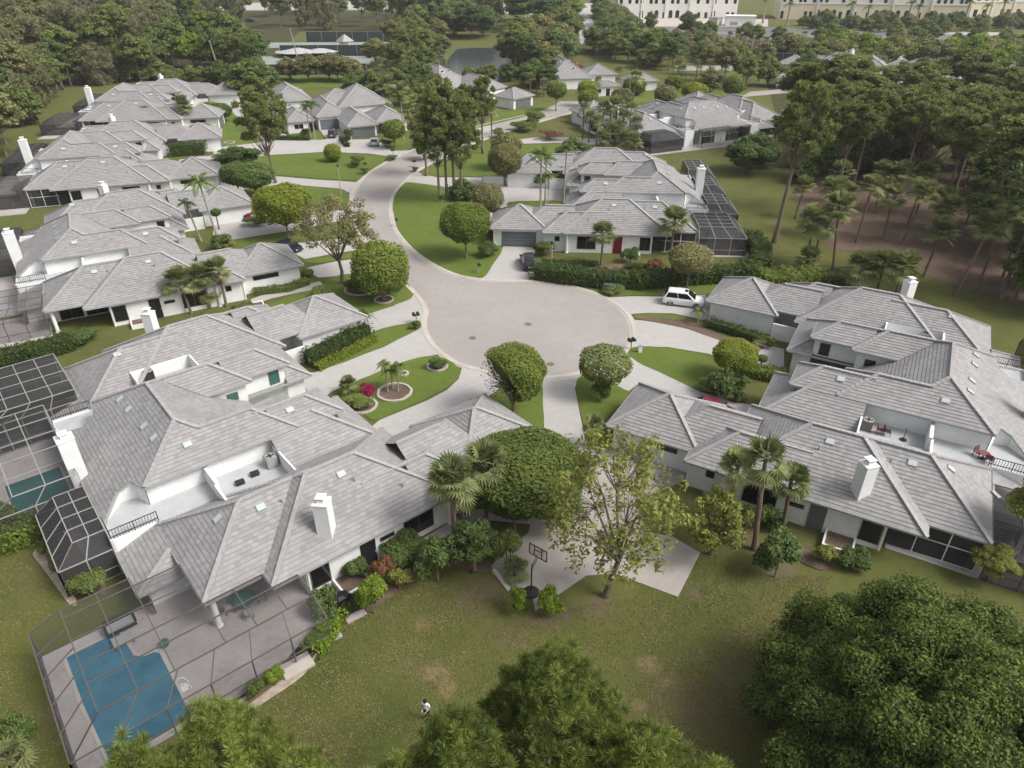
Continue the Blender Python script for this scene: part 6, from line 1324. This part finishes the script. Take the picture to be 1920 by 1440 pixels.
T('pygmy', 687, 628, 576, 48, 'small feather palm at the garage corner left of the circle', near=True, var=0); 
for i, (dx, dy, w, t) in enumerate(((-9, 2, 42, 'left'), (0, -4, 46, 'middle'), (10, 2, 40, 'right'))): T('pygmy', 736 + dx, 733 + dy, 676 + (i % 2) * 6, w, f'{t} stem of the small palm clump in the stone ring', 'palm clump in the stone ring', near=True, var=i, lean=((-.35, 0, .35)[i], 0))
T('pygmy', 1308, 606, 573, 36, 'small palm at the corner of the white garage near the white car', near=True, var=2); T('palm', 1110, 842, 778, 46, 'low palm at the near corner of the right garage roof', near=True, var=1); T('palm', 655, 738, 706, 38, 'low spiky palm beside the red bush', near=True, var=2)
T('palm', 688, 240, 178, 0.1 + 30, 'palm left of the silver car house chimney side', var=0) if False else None
T('palm', 733, 205, 138, 34, 'tall cabbage palm behind the right side of the two garage house', var=1); T('palm', 720, 205, 146, 30, 'second cabbage palm behind the two garage house', var=2); T('royal', 757, 262, 168, 44, 'feather palm right of the two garage house', var=1); T('royal', 727, 228, 190, 36, 'feather palm before the right end of the two garage house', var=0)
# small shrubs and planting
sh = [('shrub_dark', 674, 548, 512, 58, 'dark leafy shrub in the curved white edging'), ('shrub_dark', 819, 692, 668, 34, 'low dark shrub in its pale ring near the kerb'), ('shrub_mid', 778, 616, 600, 22, 'round bush under the left twin mailbox'),
 ('shrub_red', 690, 742, 718, 36, 'magenta flowering bush on the lawn island'), ('shrub_mid', 672, 765, 738, 50, 'rounded hedge bush beside the magenta one'), ('shrub_lime', 702, 1150, 1085, 58, 'bright green round clipped bush next to the covered grill'),
 ('shrub_dark', 612, 1155, 1108, 60, 'dark bush behind the covered grill'), ('shrub_rust', 720, 1092, 1040, 52, 'reddish brown bush at the front door of the nearest house'), ('shrub_yellow', 750, 1105, 1068, 46, 'yellow green bush right of the reddish brown one'),
 ('shrub_dark', 822, 1092, 998, 84, 'large rounded dark bush below the tallest cabbage palm'), ('dark', 890, 1075, 985, 100, 'dark shrub mass between the palms and the court'), ('shrub_mid', 950, 1058, 1000, 60, 'leafy shrub at the left edge of the court'),
 ('shrub_dark', 760, 1045, 1002, 90, 'low dark hedge bush under the bay window of the nearest house'), ('shrub_lime', 974, 1150, 1102, 38, 'bright bush left of the basketball base'), ('shrub_lime', 1033, 1152, 1102, 48, 'bright bush right of the basketball base'),
 ('shrub_lime', 517, 1285, 1252, 42, 'bright small bush by the white stoop'), ('shrub_mid', 481, 1305, 1270, 34, 'dull small bush left of the bright one by the stoop'), ('shrub_mid', 168, 1118, 1080, 66, 'bushy green shrub at the back corner of the near cage'),
 ('shrub_mid', 120, 1072, 1030, 42, 'green shrub along the gravel strip on the left'), ('shrub_mid', 98, 1040, 1000, 36, 'upper green shrub along the gravel strip'), ('shrub_dark', 1452, 1082, 1005, 92, 'big spiky dark grass clump before the right edge house'),
 ('shrub_dark', 1600, 1062, 1028, 60, 'dark low shrub at the white wall of the right edge house'), ('shrub_yellow', 1545, 1055, 1022, 46, 'yellowish low plants by the white planter on the right'), ('shrub_dark', 1385, 990, 950, 60, 'dark foundation shrub beneath the left palm of three'), ('shrub_dark', 1440, 985, 950, 60, 'dark foundation shrub beneath the middle palm of three'),
 ('shrub_mid', 1128, 750, 715, 36, 'low shrub at the foot of the loosely clipped tree'), ('shrub_dark', 1358, 748, 690, 58, 'dark round shrub below the bright bushy tree'), ('shrub_mid', 1330, 735, 700, 46, 'dark green shrub left of the round one below the bushy tree'),
 ('shrub_dark', 1387, 752, 735, 26, 'small dark bush by the red car court'), ('shrub_dark', 1396, 725, 708, 26, 'low bush on the path behind the red car'), ('shrub_dark', 1445, 652, 632, 26, 'dark low bush at the white court wall'),
 ('shrub_dark', 1182, 492, 458, 34, 'dark rounded shrub in the white planter by the red door'), ('shrub_mid', 1020, 480, 452, 40, 'open green shrub beside the dark blue car'), ('shrub_rust', 1225, 508, 482, 34, 'reddish bush near the red door house cage'), 
 ('shrub_dark', 915, 480, 450, 40, 'shrub left of the grey garage door'), ('shrub_rust', 920, 455, 425, 26, 'dark red hedge bush at the garage corner above'), ('shrub_mid', 1150, 548, 530, 50, 'pale grasses around the green utility box'), ('shrub_olive', 0, 0, 0, 0, ''),
 ('shrub_mid', 603, 562, 540, 50, 'leafy shrubs at the end of the left footpath'), ('shrub_mid', 665, 600, 585, 30, ''), ('shrub_dark', 420, 470, 432, 46, 'dark bushes before the tall feather palm'), ('shrub_yellow', 432, 470, 450, 26, 'yellow green bush by the tall feather palm'),
 ('shrub_red', 466, 412, 394, 24, 'magenta bougainvillea at the white garage corner'), ('shrub_mid', 480, 422, 404, 40, 'green planting beside the bougainvillea'), ('shrub_dark', 675, 318, 312, 18, ''), ('shrub_mid', 673, 312, 290, 34, 'pair of low rounded bushes on the big lawn island'), ('shrub_mid', 685, 326, 313, 16, 'small round bush under the kerb mailbox'),
 ('shrub_mid', 736, 300, 289, 24, 'low bush at the tip of the big lawn island'), ('shrub_mid', 780, 322, 312, 16, 'low bush under the right upper mailbox'), ('shrub_rust', 724, 276, 258, 26, 'orange red bush under the round tree by the silver car'), ('shrub_dark', 657, 270, 238, 22, 'dark bush between the two grey garage doors'),
 ('shrub_dark', 572, 256, 238, 20, 'clipped bush by the entrance of the two garage house'), ('shrub_mid', 330, 325, 312, 40, 'bushes before the white court wall, left row'), ('shrub_dark', 322, 366, 352, 22, 'small dark bush at the long window wall, left row'),
 ('shrub_dark', 50, 1395, 1340, 60, 'green bush at the bottom left corner of the lawn'), ('shrub_mid', 10, 1410, 1335, 60, 'leafy bush cut by the left edge near the bottom'), ('palm', 30, 1440, 1395, 90, 'broad leaved plant in the bottom left corner'),
 ('shrub_mid', 15, 1010, 950, 70, 'green shrub at the left edge below the green pool'), ('shrub_mid', 235, 632, 612, 60, ''), ('shrub_dark', 152, 640, 615, 60, 'dark clump in the sheltered bed of the second house'), ('shrub_mid', 455, 590, 562, 40, 'leafy planting left of the white square planter'), ('shrub_yellow', 496, 600, 575, 26, 'yellow green planting right of the white square planter'),
 ('shrub_dark', 670, 1088, 1045, 50, 'low shrubs inside the white planter of the nearest house'), ('shrub_mid', 560, 1232, 1180, 60, ''), ('shrub_yellow', 1590, 930, 900, 1, ''), ('shrub_mid', 1005, 240, 205, 46, 'green hedge bush right of the lake house garage'), ('shrub_mid', 985, 245, 222, 50, 'bushes before the lake house garage'), ('shrub_rust', 1030, 262, 240, 44, 'dark red bushes under the far palms'),
 ('shrub_mid', 940, 258, 238, 30, 'low bush before the lake house'), ('rust', 1070, 152, 118, 70, 'tree with yellow flecks left of the three skylight house')]
for k, x, yb, yt, w, lb in sh:
    if lb: T(k, x, yb, yt, w, lb)
T('palm', 966, 1082, 1046, 62, 'large leaved plant with a broad leaf beside the court kerb', var=1)
# hedges
LM['hedge'] = leafmat('hedge_leaf', (.03, .055, .014), (.12, .16, .04))
def HG(name, px, w, h, m, label, leaf=.13, dens=42):
    m = 'hedge' if m == 'dark' else m; return leafy_box(name, [G(*p) for p in px], w, h, LM[m], leaf, dens, label, 'hedge', seed=len(label))
HG('hedge', [(1006, 520), (1060, 528), (1130, 536), (1200, 538), (1290, 530), (1390, 524), (1424, 508), (1424, 480), (1405, 455)], 2.6, 2.0, 'dark', 'long dark hedge curving round the front of the red door house', .17, 34)
HG('hedge', [(1018, 497), (1060, 500), (1120, 500)], 1.0, .8, 'dark', 'low dark hedge under the windows left of the red door'); HG('hedge', [(1175, 505), (1240, 508)], 1.2, .8, 'dark', 'low dark hedge right of the red door')
HG('hedge', [(1432, 540), (1480, 540), (1530, 537)], 3.4, 2.3, 'ball', 'thick square hedge on the lawn above the right garage', .17, 32); HG('hedge', [(1535, 536), (1575, 530)], 2.4, 1.8, 'dark', 'lower dark hedge right of the thick square one', .17)
HG('hedge', [(580, 688), (620, 668), (660, 645), (690, 632)], 1.5, 1.9, 'dark', 'dark hedge along the white garage wall left of the circle'); HG('hedge', [(598, 694), (650, 668), (702, 640)], 1.0, .8, 'balltop', 'low yellow green hedge in front of the dark one')
HG('hedge', [(-10, 688), (60, 676), (138, 652)], 2.0, 1.9, 'dark', 'clipped dark hedge behind the brick patio at the left edge'); HG('hedge', [(322, 292), (384, 288)], 2.6, 2.4, 'dark', 'dark square hedge before a far garage wall', .2, 22)
HG('hedge', [(-20, 1035), (40, 1015), (95, 990)], 2.4, 1.7, 'ball', 'green hedge below the green pool at the left edge', .15, 36)
HG('hedge', [(590, 1225), (612, 1195), (628, 1165)], 1.5, .9, 'lime', 'bright yellow green hedge right of the near cage door', .11, 60); HG('hedge', [(1330, 612), (1380, 628), (1415, 640)], 1.4, 1.0, 'dark', 'low dark hedge under the white garage wall by the white car')
HG('hedge', [(1392, 700), (1440, 708), (1470, 712)], 2.0, 1.0, 'ball', 'low green hedge at the court of the right edge house'); HG('hedge', [(480, 552), (540, 545), (578, 532)], 1.3, .8, 'mid', 'leafy low hedge along the footpath of the second house')
HG('hedge', [(500, 262), (580, 263)], 1.2, .9, 'dark', 'low dark hedge in front of the two garage house', .2, 22); HG('hedge', [(640, 262), (652, 276)], 1.0, .8, 'dark', 'narrow dark hedge between the two drives', .2, 22)
HG('hedge', [(612, 1190), (640, 1150), (690, 1125)], 1.2, .8, 'dark', 'dark low hedge behind the round bush at the near wall')
# lone and grouped pines near the middle
T('pine', 517, 343, 165, 98, 'lone slash pine with leaning bare trunk on the left lawns', near=True, var=0, lean=(-1.3, .0), trunk_r=.26, czpx=112); 
for i, (x, yb, yt, w) in enumerate(((824, 378, 215, 92), (838, 372, 150, 96), (852, 372, 168, 104), (866, 376, 230, 80), (905, 288, 148, 60), (880, 285, 160, 64), (800, 330, 205, 70))): T('pine', x, yb, yt, w, 'slash pine of the tall cluster beside the bend', 'pine cluster beside the bend', near=i < 4, var=i % 3, trunk_r=.26, czpx=(yb - yt) * .55)
T('dark', 868, 372, 335, 60, 'low dark tree at the foot of the pine cluster', czpx=44); T('palm', 922, 252, 192, 34, 'cabbage palm alone on the verge by the far road', var=0)
T('mid', 795, 300, 262, 40, 'bushy crown below the left of the pine cluster')
for i, (x, yb, yt, w) in enumerate(((1104, 268, 206, 36), (1152, 268, 176, 42), (1165, 272, 205, 36), (1142, 262, 196, 38), (1178, 270, 190, 34), (1128, 266, 186, 34), (1092, 262, 190, 32), (1200, 262, 210, 30), (1190, 275, 215, 34), (1118, 272, 214, 34))): T('palm', x, yb, yt, w, 'slim cabbage palm of the thicket between the far road and the pool side house', 'cabbage palm thicket at centre top', var=i % 3)
T('palm', 1184, 212, 128, 36, 'very tall slim palm over the brown clipped tree', var=1, lean=(.6, 0)); T('palm', 1160, 148, 122, 26, 'short palm beside the three skylight house', var=2); T('palm', 1120, 180, 142, 22, 'small palm before the link house window', var=0)
for i, (x, yb, yt, w) in enumerate(((1150, 280, 224, 56), (1172, 285, 240, 46), (1130, 282, 240, 40), (1188, 290, 246, 40))): T('palm', x, yb, yt, w, 'bushy low palm in front of the pool side house wall', 'low palms at the pool side house', var=i % 3)
for i, (x, yb, yt, w) in enumerate(((1060, 345, 300, 70), (1075, 300, 262, 80), (1035, 330, 290, 50))): T('dark', x, yb, yt, w, 'dark shrubbery behind the red door house', 'dark shrubs behind the red door house')
# right hand lawn and wood
T('pine', 1452, 455, 160, 120, 'tallest slash pine with long bare trunk on the right lawn', near=True, var=1, lean=(.4, .3), trunk_r=.34, czpx=140)
T('dark', 1400, 325, 250, 100, 'dark rounded tree at the pool side house corner', near=True, czpx=72); T('mid', 1430, 312, 262, 60, 'lighter bushy tree right of the dark rounded one')
pl = [(1720, 345, 205, 'umbrella_pine', 150), (1655, 330, 165, 'umbrella_pine', 165), (1745, 322, 150, 'umbrella_pine', 175), (1810, 318, 160, 'umbrella_pine', 150), (1560, 300, 105, 'umbrella_pine', 150), (1500, 290, 112, 'umbrella_pine', 140), (1590, 240, 140, 'umbrella_pine', 110), (1875, 560, 210, 'umbrella_pine', 230), (1935, 470, 180, 'umbrella_pine', 200), (1690, 240, 115, 'umbrella_pine', 110), (1790, 235, 95, 'umbrella_pine', 140), (1870, 250, 125, 'umbrella_pine', 130), (1540, 270, 150, 'pine', 100)]
for i, (x, yb, yt, k, w) in enumerate(pl): T(k, x, yb, yt, w, 'flat topped umbrella pine in the wood at the right', 'umbrella pines of the right hand wood', near=True, var=i % 3, trunk_r=.3)
for i, (x, yb, yt, w) in enumerate(((1512, 500, 385, 60), (1525, 505, 395, 56), (1562, 500, 362, 62), (1605, 455, 325, 48), (1655, 450, 345, 46), (1690, 458, 335, 52), (1730, 520, 405, 60), (1700, 425, 330, 44), (1790, 555, 390, 66), (1830, 545, 385, 56), (1755, 430, 350, 50), (1530, 440, 330, 54), (1490, 410, 330, 40), (1640, 400, 300, 46), (1770, 470, 370, 50), (1850, 480, 370, 60), (1580, 420, 340, 44), (1905, 560, 400, 70), (1810, 420, 335, 50), (1670, 400, 300, 46), (1720, 390, 300, 46), (1560, 380, 300, 46), (1880, 520, 400, 60))): T('palm', x, yb, yt, w * 1.12, 'tall slim cabbage palm on the brown floor of the right hand wood', 'cabbage palms of the right hand wood', near=True, var=i % 3, lean=((-.5, .4, 1.1)[i % 3], 0))
for i, (x, yb, yt, w) in enumerate(((1600, 560, 470, 80), (1640, 560, 465, 80), (1672, 575, 470, 76), (1510, 512, 462, 56))): T('palm', x, yb, yt, w, 'broad headed short palm behind the right edge house roof', 'short palms behind the right edge house', near=True, var=i % 3)
for i, (x, yb, yt, w) in enumerate(((1560, 400, 190, 100), (1600, 350, 170, 90), (1765, 400, 200, 110), (1840, 450, 190, 120), (1900, 420, 170, 130), (1690, 360, 180, 90), (1790, 360, 170, 100), (1940, 600, 260, 170), (1530, 330, 150, 90))): T('pine', x, yb, yt, w, 'tall slender pine with bare trunk in the right hand wood', 'slender pines of the right hand wood', near=True, var=i % 3, czpx=(yb - yt) * .45, trunk_r=.24)
P_ = {'dark': 'dark undergrowth tree at the back of the right hand wood', 'mid': 'green undergrowth tree at the back of the right hand wood', 'palm': 'young palm at the back of the right hand wood'}; Q_ = {k: 'undergrowth of the right hand wood' for k in P_}
grove(['dark', 'dark', 'mid', 'palm'], [(1470, 300), (1560, 270), (1700, 280), (1930, 300), (1960, 400), (1860, 420), (1800, 350), (1680, 330), (1560, 345), (1490, 350)], 42, (4, 8), (5, 9), P_, Q_, 7, mind=3.2)
grove(['dark', 'dark', 'mid'], [(1840, 390), (1960, 380), (2000, 620), (1900, 560), (1850, 470)], 14, (6, 10), (6, 10), {'dark': 'dark tree crowding the right edge behind the house', 'mid': 'green tree crowding the right edge behind the house'}, {'dark': 'trees at the right edge', 'mid': 'trees at the right edge'}, 8, mind=3.5)
T('yellow', 1905, 1060, 905, 130, 'feathery yellow green tree at the right edge over the brown porch', near=True); T('yellow', 1850, 1090, 1030, 80, 'low yellow green tree left of the feathery one at the right edge', near=True)
# top left wood
LW = {'wispy': 'tall wispy casuarina in the wood behind the left row', 'mid': 'green tree in the wood behind the left row', 'dark': 'dark tree in the wood behind the left row', 'lime': 'bright green tree in the wood behind the left row', 'palm': 'palm in the wood behind the left row', 'olive': 'olive green tree in the wood behind the left row'}
GW = {k: 'wood behind the left row' for k in LW}
grove(['wispy'] * 5 + ['mid', 'olive', 'dark'], [(-60, 240), (50, 225), (85, 185), (130, 160), (260, 148), (300, 125), (250, 100), (-40, 95)], 62, (15, 24), (9, 14), LW, GW, 11, mind=4.6)
grove(['mid', 'wispy', 'dark', 'palm', 'olive'], [(40, 235), (88, 192), (135, 163), (300, 152), (300, 142), (120, 148), (30, 190)], 34, (9, 15), (8, 12), LW, GW, 28, mind=4.5)
grove(['wispy', 'wispy', 'olive', 'mid'], [(-60, 95), (300, 115), (420, 80), (330, 48), (-40, 50)], 48, (14, 22), (11, 17), LW, GW, 12, mind=8)
grove(['dark', 'mid', 'lime', 'dark'], [(300, 148), (380, 150), (490, 148), (500, 120), (420, 95), (300, 108)], 15, (12, 17), (11, 15), LW, GW, 13, mind=8)
grove(['mid', 'palm', 'dark', 'olive'], [(-140, 420), (-10, 335), (28, 278), (60, 218), (95, 180), (0, 190), (-160, 260)], 34, (9, 15), (8, 12), LW, GW, 14, mind=5)
grove(['mid', 'palm', 'olive', 'palm'], [(240, 152), (380, 178), (430, 182), (500, 178), (500, 158), (380, 158), (300, 148)], 22, (4, 8), (6, 9), {k: 'low growth between the left row and the tennis fence' for k in LW}, {k: 'low growth by the tennis fence' for k in LW}, 15, mind=5)
T('mid', 470, 190, 112, 84, 'bushy tree with tangled crown above the left drives', czpx=70); T('pine', 455, 172, 60, 70, 'thin pine right of the leaning pole', var=2)
for i, (x, w, yt) in enumerate(((545, 48, 108), (580, 56, 104), (618, 60, 103), (650, 52, 106), (667, 40, 112), (634, 46, 102))): T('olive', x, 150 + (i % 2) * 4, yt, w, 'olive green multi stemmed tree in the row before the tennis courts', 'olive trees before the tennis courts', czpx=40)
# top middle
LM_ = {k: 'tree between the tennis courts and the lake' for k in LW} | {'pine': 'pine between the tennis courts and the lake'}; GM = {k: 'trees left of the lake' for k in LM_}
grove(['palm', 'palm', 'mid', 'olive', 'palm'], [(690, 165), (800, 170), (835, 135), (830, 85), (750, 88), (705, 130)], 46, (8, 14), (7, 10), LM_, GM, 16, mind=5)
for i, (x, yb, yt, w) in enumerate(((700, 175, 132, 60), (745, 180, 128, 50), (785, 195, 140, 60), (665, 168, 138, 50), (800, 180, 120, 60))): T(('dark', 'mid')[i % 2], x, yb, yt, w, 'dark leafy tree behind the two garage house', 'trees behind the two garage house')
BP = {'pine': 'slender pine of the far belt across the top', 'dark': 'dark tree of the far belt across the top', 'mid': 'green tree of the far belt across the top', 'wispy': 'wispy tree of the far belt across the top', 'olive': 'olive tree of the far belt across the top'}; GB = {k: 'far tree belt across the top' for k in BP}
grove(['pine', 'dark', 'mid', 'wispy'], [(330, 55), (750, 62), (840, 60), (840, 30), (700, 24), (330, 24)], 40, (14, 22), (10, 16), BP, GB, 17, mind=12)
grove(['dark', 'mid', 'wispy', 'dark'], [(760, 75), (850, 78), (870, 60), (960, 60), (1060, 72), (1062, 38), (780, 34)], 30, (14, 22), (13, 20), BP, GB, 18, mind=14)
T('dark', 885, 72, 8, 90, 'broad dark tree over the far path beyond the lake', czpx=50); T('dark', 905, 68, 12, 70, 'second broad dark tree over the far path beyond the lake', czpx=50)
LK = {'palm': 'palm in the belt between the lake and the skylight house', 'dark': 'dark tree in the belt between the lake and the skylight house', 'mid': 'green tree in the belt between the lake and the skylight house', 'olive': 'olive tree in the belt right of the lake'}; GK = {k: 'tree belt right of the lake' for k in LK}
grove(['palm', 'dark', 'mid', 'olive'], [(965, 150), (1030, 158), (1070, 100), (1060, 78), (985, 78), (960, 110)], 34, (10, 16), (9, 15), LK, GK, 19, mind=6)
grove(['palm', 'palm', 'mid', 'dark'], [(1110, 108), (1260, 138), (1265, 112), (1160, 88), (1110, 88)], 46, (8, 13), (7, 12), {k: 'palm belt tree behind the three skylight house' for k in LK}, {k: 'palm belt behind the skylight house' for k in LK}, 20, mind=6)
grove(['mid', 'dark', 'olive'], [(1125, 86), (1185, 90), (1160, 45), (1118, 30)], 26, (8, 13), (9, 13), {k: 'tree of the row right of the straight far drive' for k in LK}, {k: 'row right of the straight far drive' for k in LK}, 21, mind=9)
NH = {'palm': 'palm among the three houses near the lake', 'mid': 'green tree among the three houses near the lake', 'dark': 'dark tree among the three houses near the lake'}; GN = {k: 'trees among the houses near the lake' for k in NH}
grove(['palm', 'mid', 'dark', 'palm'], [(965, 168), (1030, 155), (1040, 178), (1000, 188), (975, 180)], 11, (6, 10), (6, 9), NH, GN, 41, mind=4)
grove(['palm', 'mid', 'palm'], [(745, 200), (790, 172), (815, 180), (790, 215), (765, 240)], 11, (6, 11), (6, 8), NH, GN, 42, mind=4)
grove(['palm', 'palm', 'mid'], [(845, 150), (960, 152), (1010, 165), (950, 160), (850, 158)], 7, (4, 6), (5, 7), NH, GN, 43, mind=5)
grove(['palm', 'dark', 'mid'], [(385, 180), (430, 182), (500, 195), (520, 175), (430, 165), (380, 165)], 12, (6, 11), (6, 9), {k: 'tree between the left drives and the tennis fence' for k in NH}, {k: 'trees above the left drives' for k in NH}, 44, mind=4)
RT = {'mid': 'green tree in the belt below the car park', 'olive': 'olive tree in the belt below the car park', 'palm': 'palm in the belt below the car park', 'pine': 'pine in the belt below the car park', 'bare': 'leafless tree in the belt below the car park', 'yellow': 'yellow green tree in the belt below the car park', 'dark': 'dark tree in the belt below the car park', 'lime': 'bright tree in the belt below the car park'}; GR = {k: 'tree belt below the car park' for k in RT}
grove(['mid', 'olive', 'palm', 'bare', 'olive', 'mid'], [(1190, 105), (1430, 130), (1445, 105), (1400, 92), (1190, 86)], 46, (4, 8), (7, 11), RT, GR, 22, mind=7)
grove(['olive', 'palm', 'mid', 'palm'], [(1265, 160), (1440, 175), (1440, 138), (1270, 138)], 16, (7, 12), (7, 10), RT, GR, 23, mind=7)
grove(['olive', 'mid', 'yellow', 'mid', 'lime'], [(1470, 125), (1920, 140), (1980, 120), (1980, 98), (1480, 100)], 40, (6, 10), (11, 16), RT, GR, 24, mind=10)
grove(['dark', 'mid', 'olive'], [(1480, 160), (1900, 200), (1990, 200), (1990, 145), (1500, 135)], 12, (5, 8), (6, 9), {k: 'tree among the half hidden houses at the right' for k in RT}, {k: 'trees among the half hidden houses' for k in RT}, 25, mind=9)
CP = {'mid': 'small tree in the car park before the cream building', 'dark': 'small dark tree in the car park before the cream building', 'palm': 'palm in the car park before the cream building', 'olive': 'olive tree in the car park before the cream building'}
grove(['mid', 'dark', 'olive', 'mid'], [(1530, 62), (1930, 62), (1930, 45), (1480, 46)], 42, (5, 8), (7, 10), CP, {k: 'car park trees' for k in CP}, 26, mind=9)
grove(['mid', 'dark', 'palm'], [(1440, 100), (1930, 95), (1930, 80), (1500, 74), (1300, 66), (1300, 76)], 26, (5, 8), (7, 10), {k: 'tree on the verges of the car park' for k in CP}, {k: 'car park verge trees' for k in CP}, 27, mind=11)
for i, x in enumerate((1430, 1590, 1622, 1700, 1716, 1806, 1842, 1872, 1475)): T('royal', x, 44 + i % 3 * 2, -8 + (i * 7) % 16, 24, 'royal palm standing before the cream building', 'royal palms before the cream building', var=i % 3, trunk_r=.6)
T('mid', 1218, 66, 24, 26, 'small round tree left of centre before the office block', czpx=34); T('dark', 1288, 70, 24, 40, 'dark tree covering the middle of the office block front', czpx=40); T('dark', 1310, 74, 42, 40, 'lower dark tree before the office block'); T('lime', 1073, 48, 2, 48, 'bright crowned tree at the head of the straight far drive', czpx=24)

def inpoly(P, x, y):
    c = np.zeros(len(x), bool)
    for i in range(len(P)):
        a, b = P[i], P[i - 1]; hit = ((a.y > y) != (b.y > y)) & (x < (b.x - a.x) * (y - a.y) / (b.y - a.y + 1e-9) + a.x); c ^= hit
    return c
def grass(label, inc, exc, n, seed, size, m):
    rng = np.random.default_rng(seed); P = [G(*p) for p in inc]; x0, x1 = min(p.x for p in P), max(p.x for p in P); y0, y1 = min(p.y for p in P), max(p.y for p in P)
    x, y = rng.uniform(x0, x1, n), rng.uniform(y0, y1, n); k = inpoly(P, x, y)
    for e in exc: k &= ~inpoly([G(*p) if len(p) == 2 else Vector(p) for p in e], x, y)
    den = np.sin(x * .9 + 2 * np.sin(y * .5)) * np.cos(y * .8 + np.sin(x * .6)); k &= rng.uniform(size=n) < .62 + .38 * den; x, y, den = x[k], y[k], den[k]
    c = np.stack([x, y, np.full(len(x), .035)], 1); V, F, T_ = quads(c, np.tile([[0, 0, 1.]], (len(x), 1)), size, rng, .4, 1.1, tintbase=.25 + .22 * den); V[:, 2] = np.maximum(V[:, 2], .006)
    o = link('grass', npmesh('grass', V, F, [m], T_)); return tag(o, kind='stuff')
LM['grass'] = leafmat('grass_blade', (.09, .11, .028), (.26, .22, .09), trans=.15)
CRT = [(936, 1045), (915, 1069), (953, 1101), (994, 1104), (1004, 1147), (1012, 1140), (1052, 1112), (1099, 1080), (1152, 1076), (1271, 1120), (1313, 1037), (1262, 1008), (1190, 960), (1000, 960)]
grass('', [(640, 1170), (700, 1100), (800, 1075), (900, 1085), (1010, 1150), (1180, 1120), (1330, 1030), (1440, 1080), (1560, 1080), (1500, 1200), (1460, 1500), (380, 1500), (500, 1320), (620, 1230)], [CRT], 100000, 3, .065, LM['grass'])
grass('', [(-60, 1000), (60, 1060), (130, 1150), (40, 1190), (150, 1445), (170, 1560), (-120, 1560)], [], 50000, 4, .065, LM['grass'])

# ordinals for small groups that would otherwise share a label
def sx(o): 
    p = o.location; return FPX * p.x / (p.y * cos(TP) + CAM_H * sin(TP))
ORD = 'first second third fourth fifth sixth seventh eighth ninth tenth eleventh twelfth thirteenth fourteenth fifteenth sixteenth seventeenth eighteenth nineteenth twentieth twenty-first twenty-second twenty-third twenty-fourth'.split()
by = {}
for o in SC.objects:
    if o.parent is None and o.get('label'): by.setdefault(o['label'], []).append(o)
for lb, L in by.items():
    if 1 < len(L) <= 24 and len(lb.split()) <= 13:
        for i, o in enumerate(sorted(L, key=sx)): o['label'] = f'{ORD[i]} from left: {lb}'

# ------------------------------------------------------------------ the air
bpy.ops.mesh.primitive_cube_add(size=1); hz = bpy.context.object; hz.name = 'haze'; hz.scale = (3200, 2600, 62); hz.location = (0, 1200, 29.5)
hm = bpy.data.materials.new('haze'); hm.use_nodes = True; ht = hm.node_tree; ht.nodes.remove(ht.nodes['Principled BSDF']); pv = ht.nodes.new('ShaderNodeVolumePrincipled')
pv.inputs['Color'].default_value = (.88, .90, .92, 1); pv.inputs['Density'].default_value = .00016; pv.inputs['Anisotropy'].default_value = .1
ht.links.new(pv.outputs[0], ht.nodes['Material Output'].inputs['Volume']); hz.data.materials.append(hm); tag(hz, kind='stuff')
SC.cycles.volume_bounces = 0
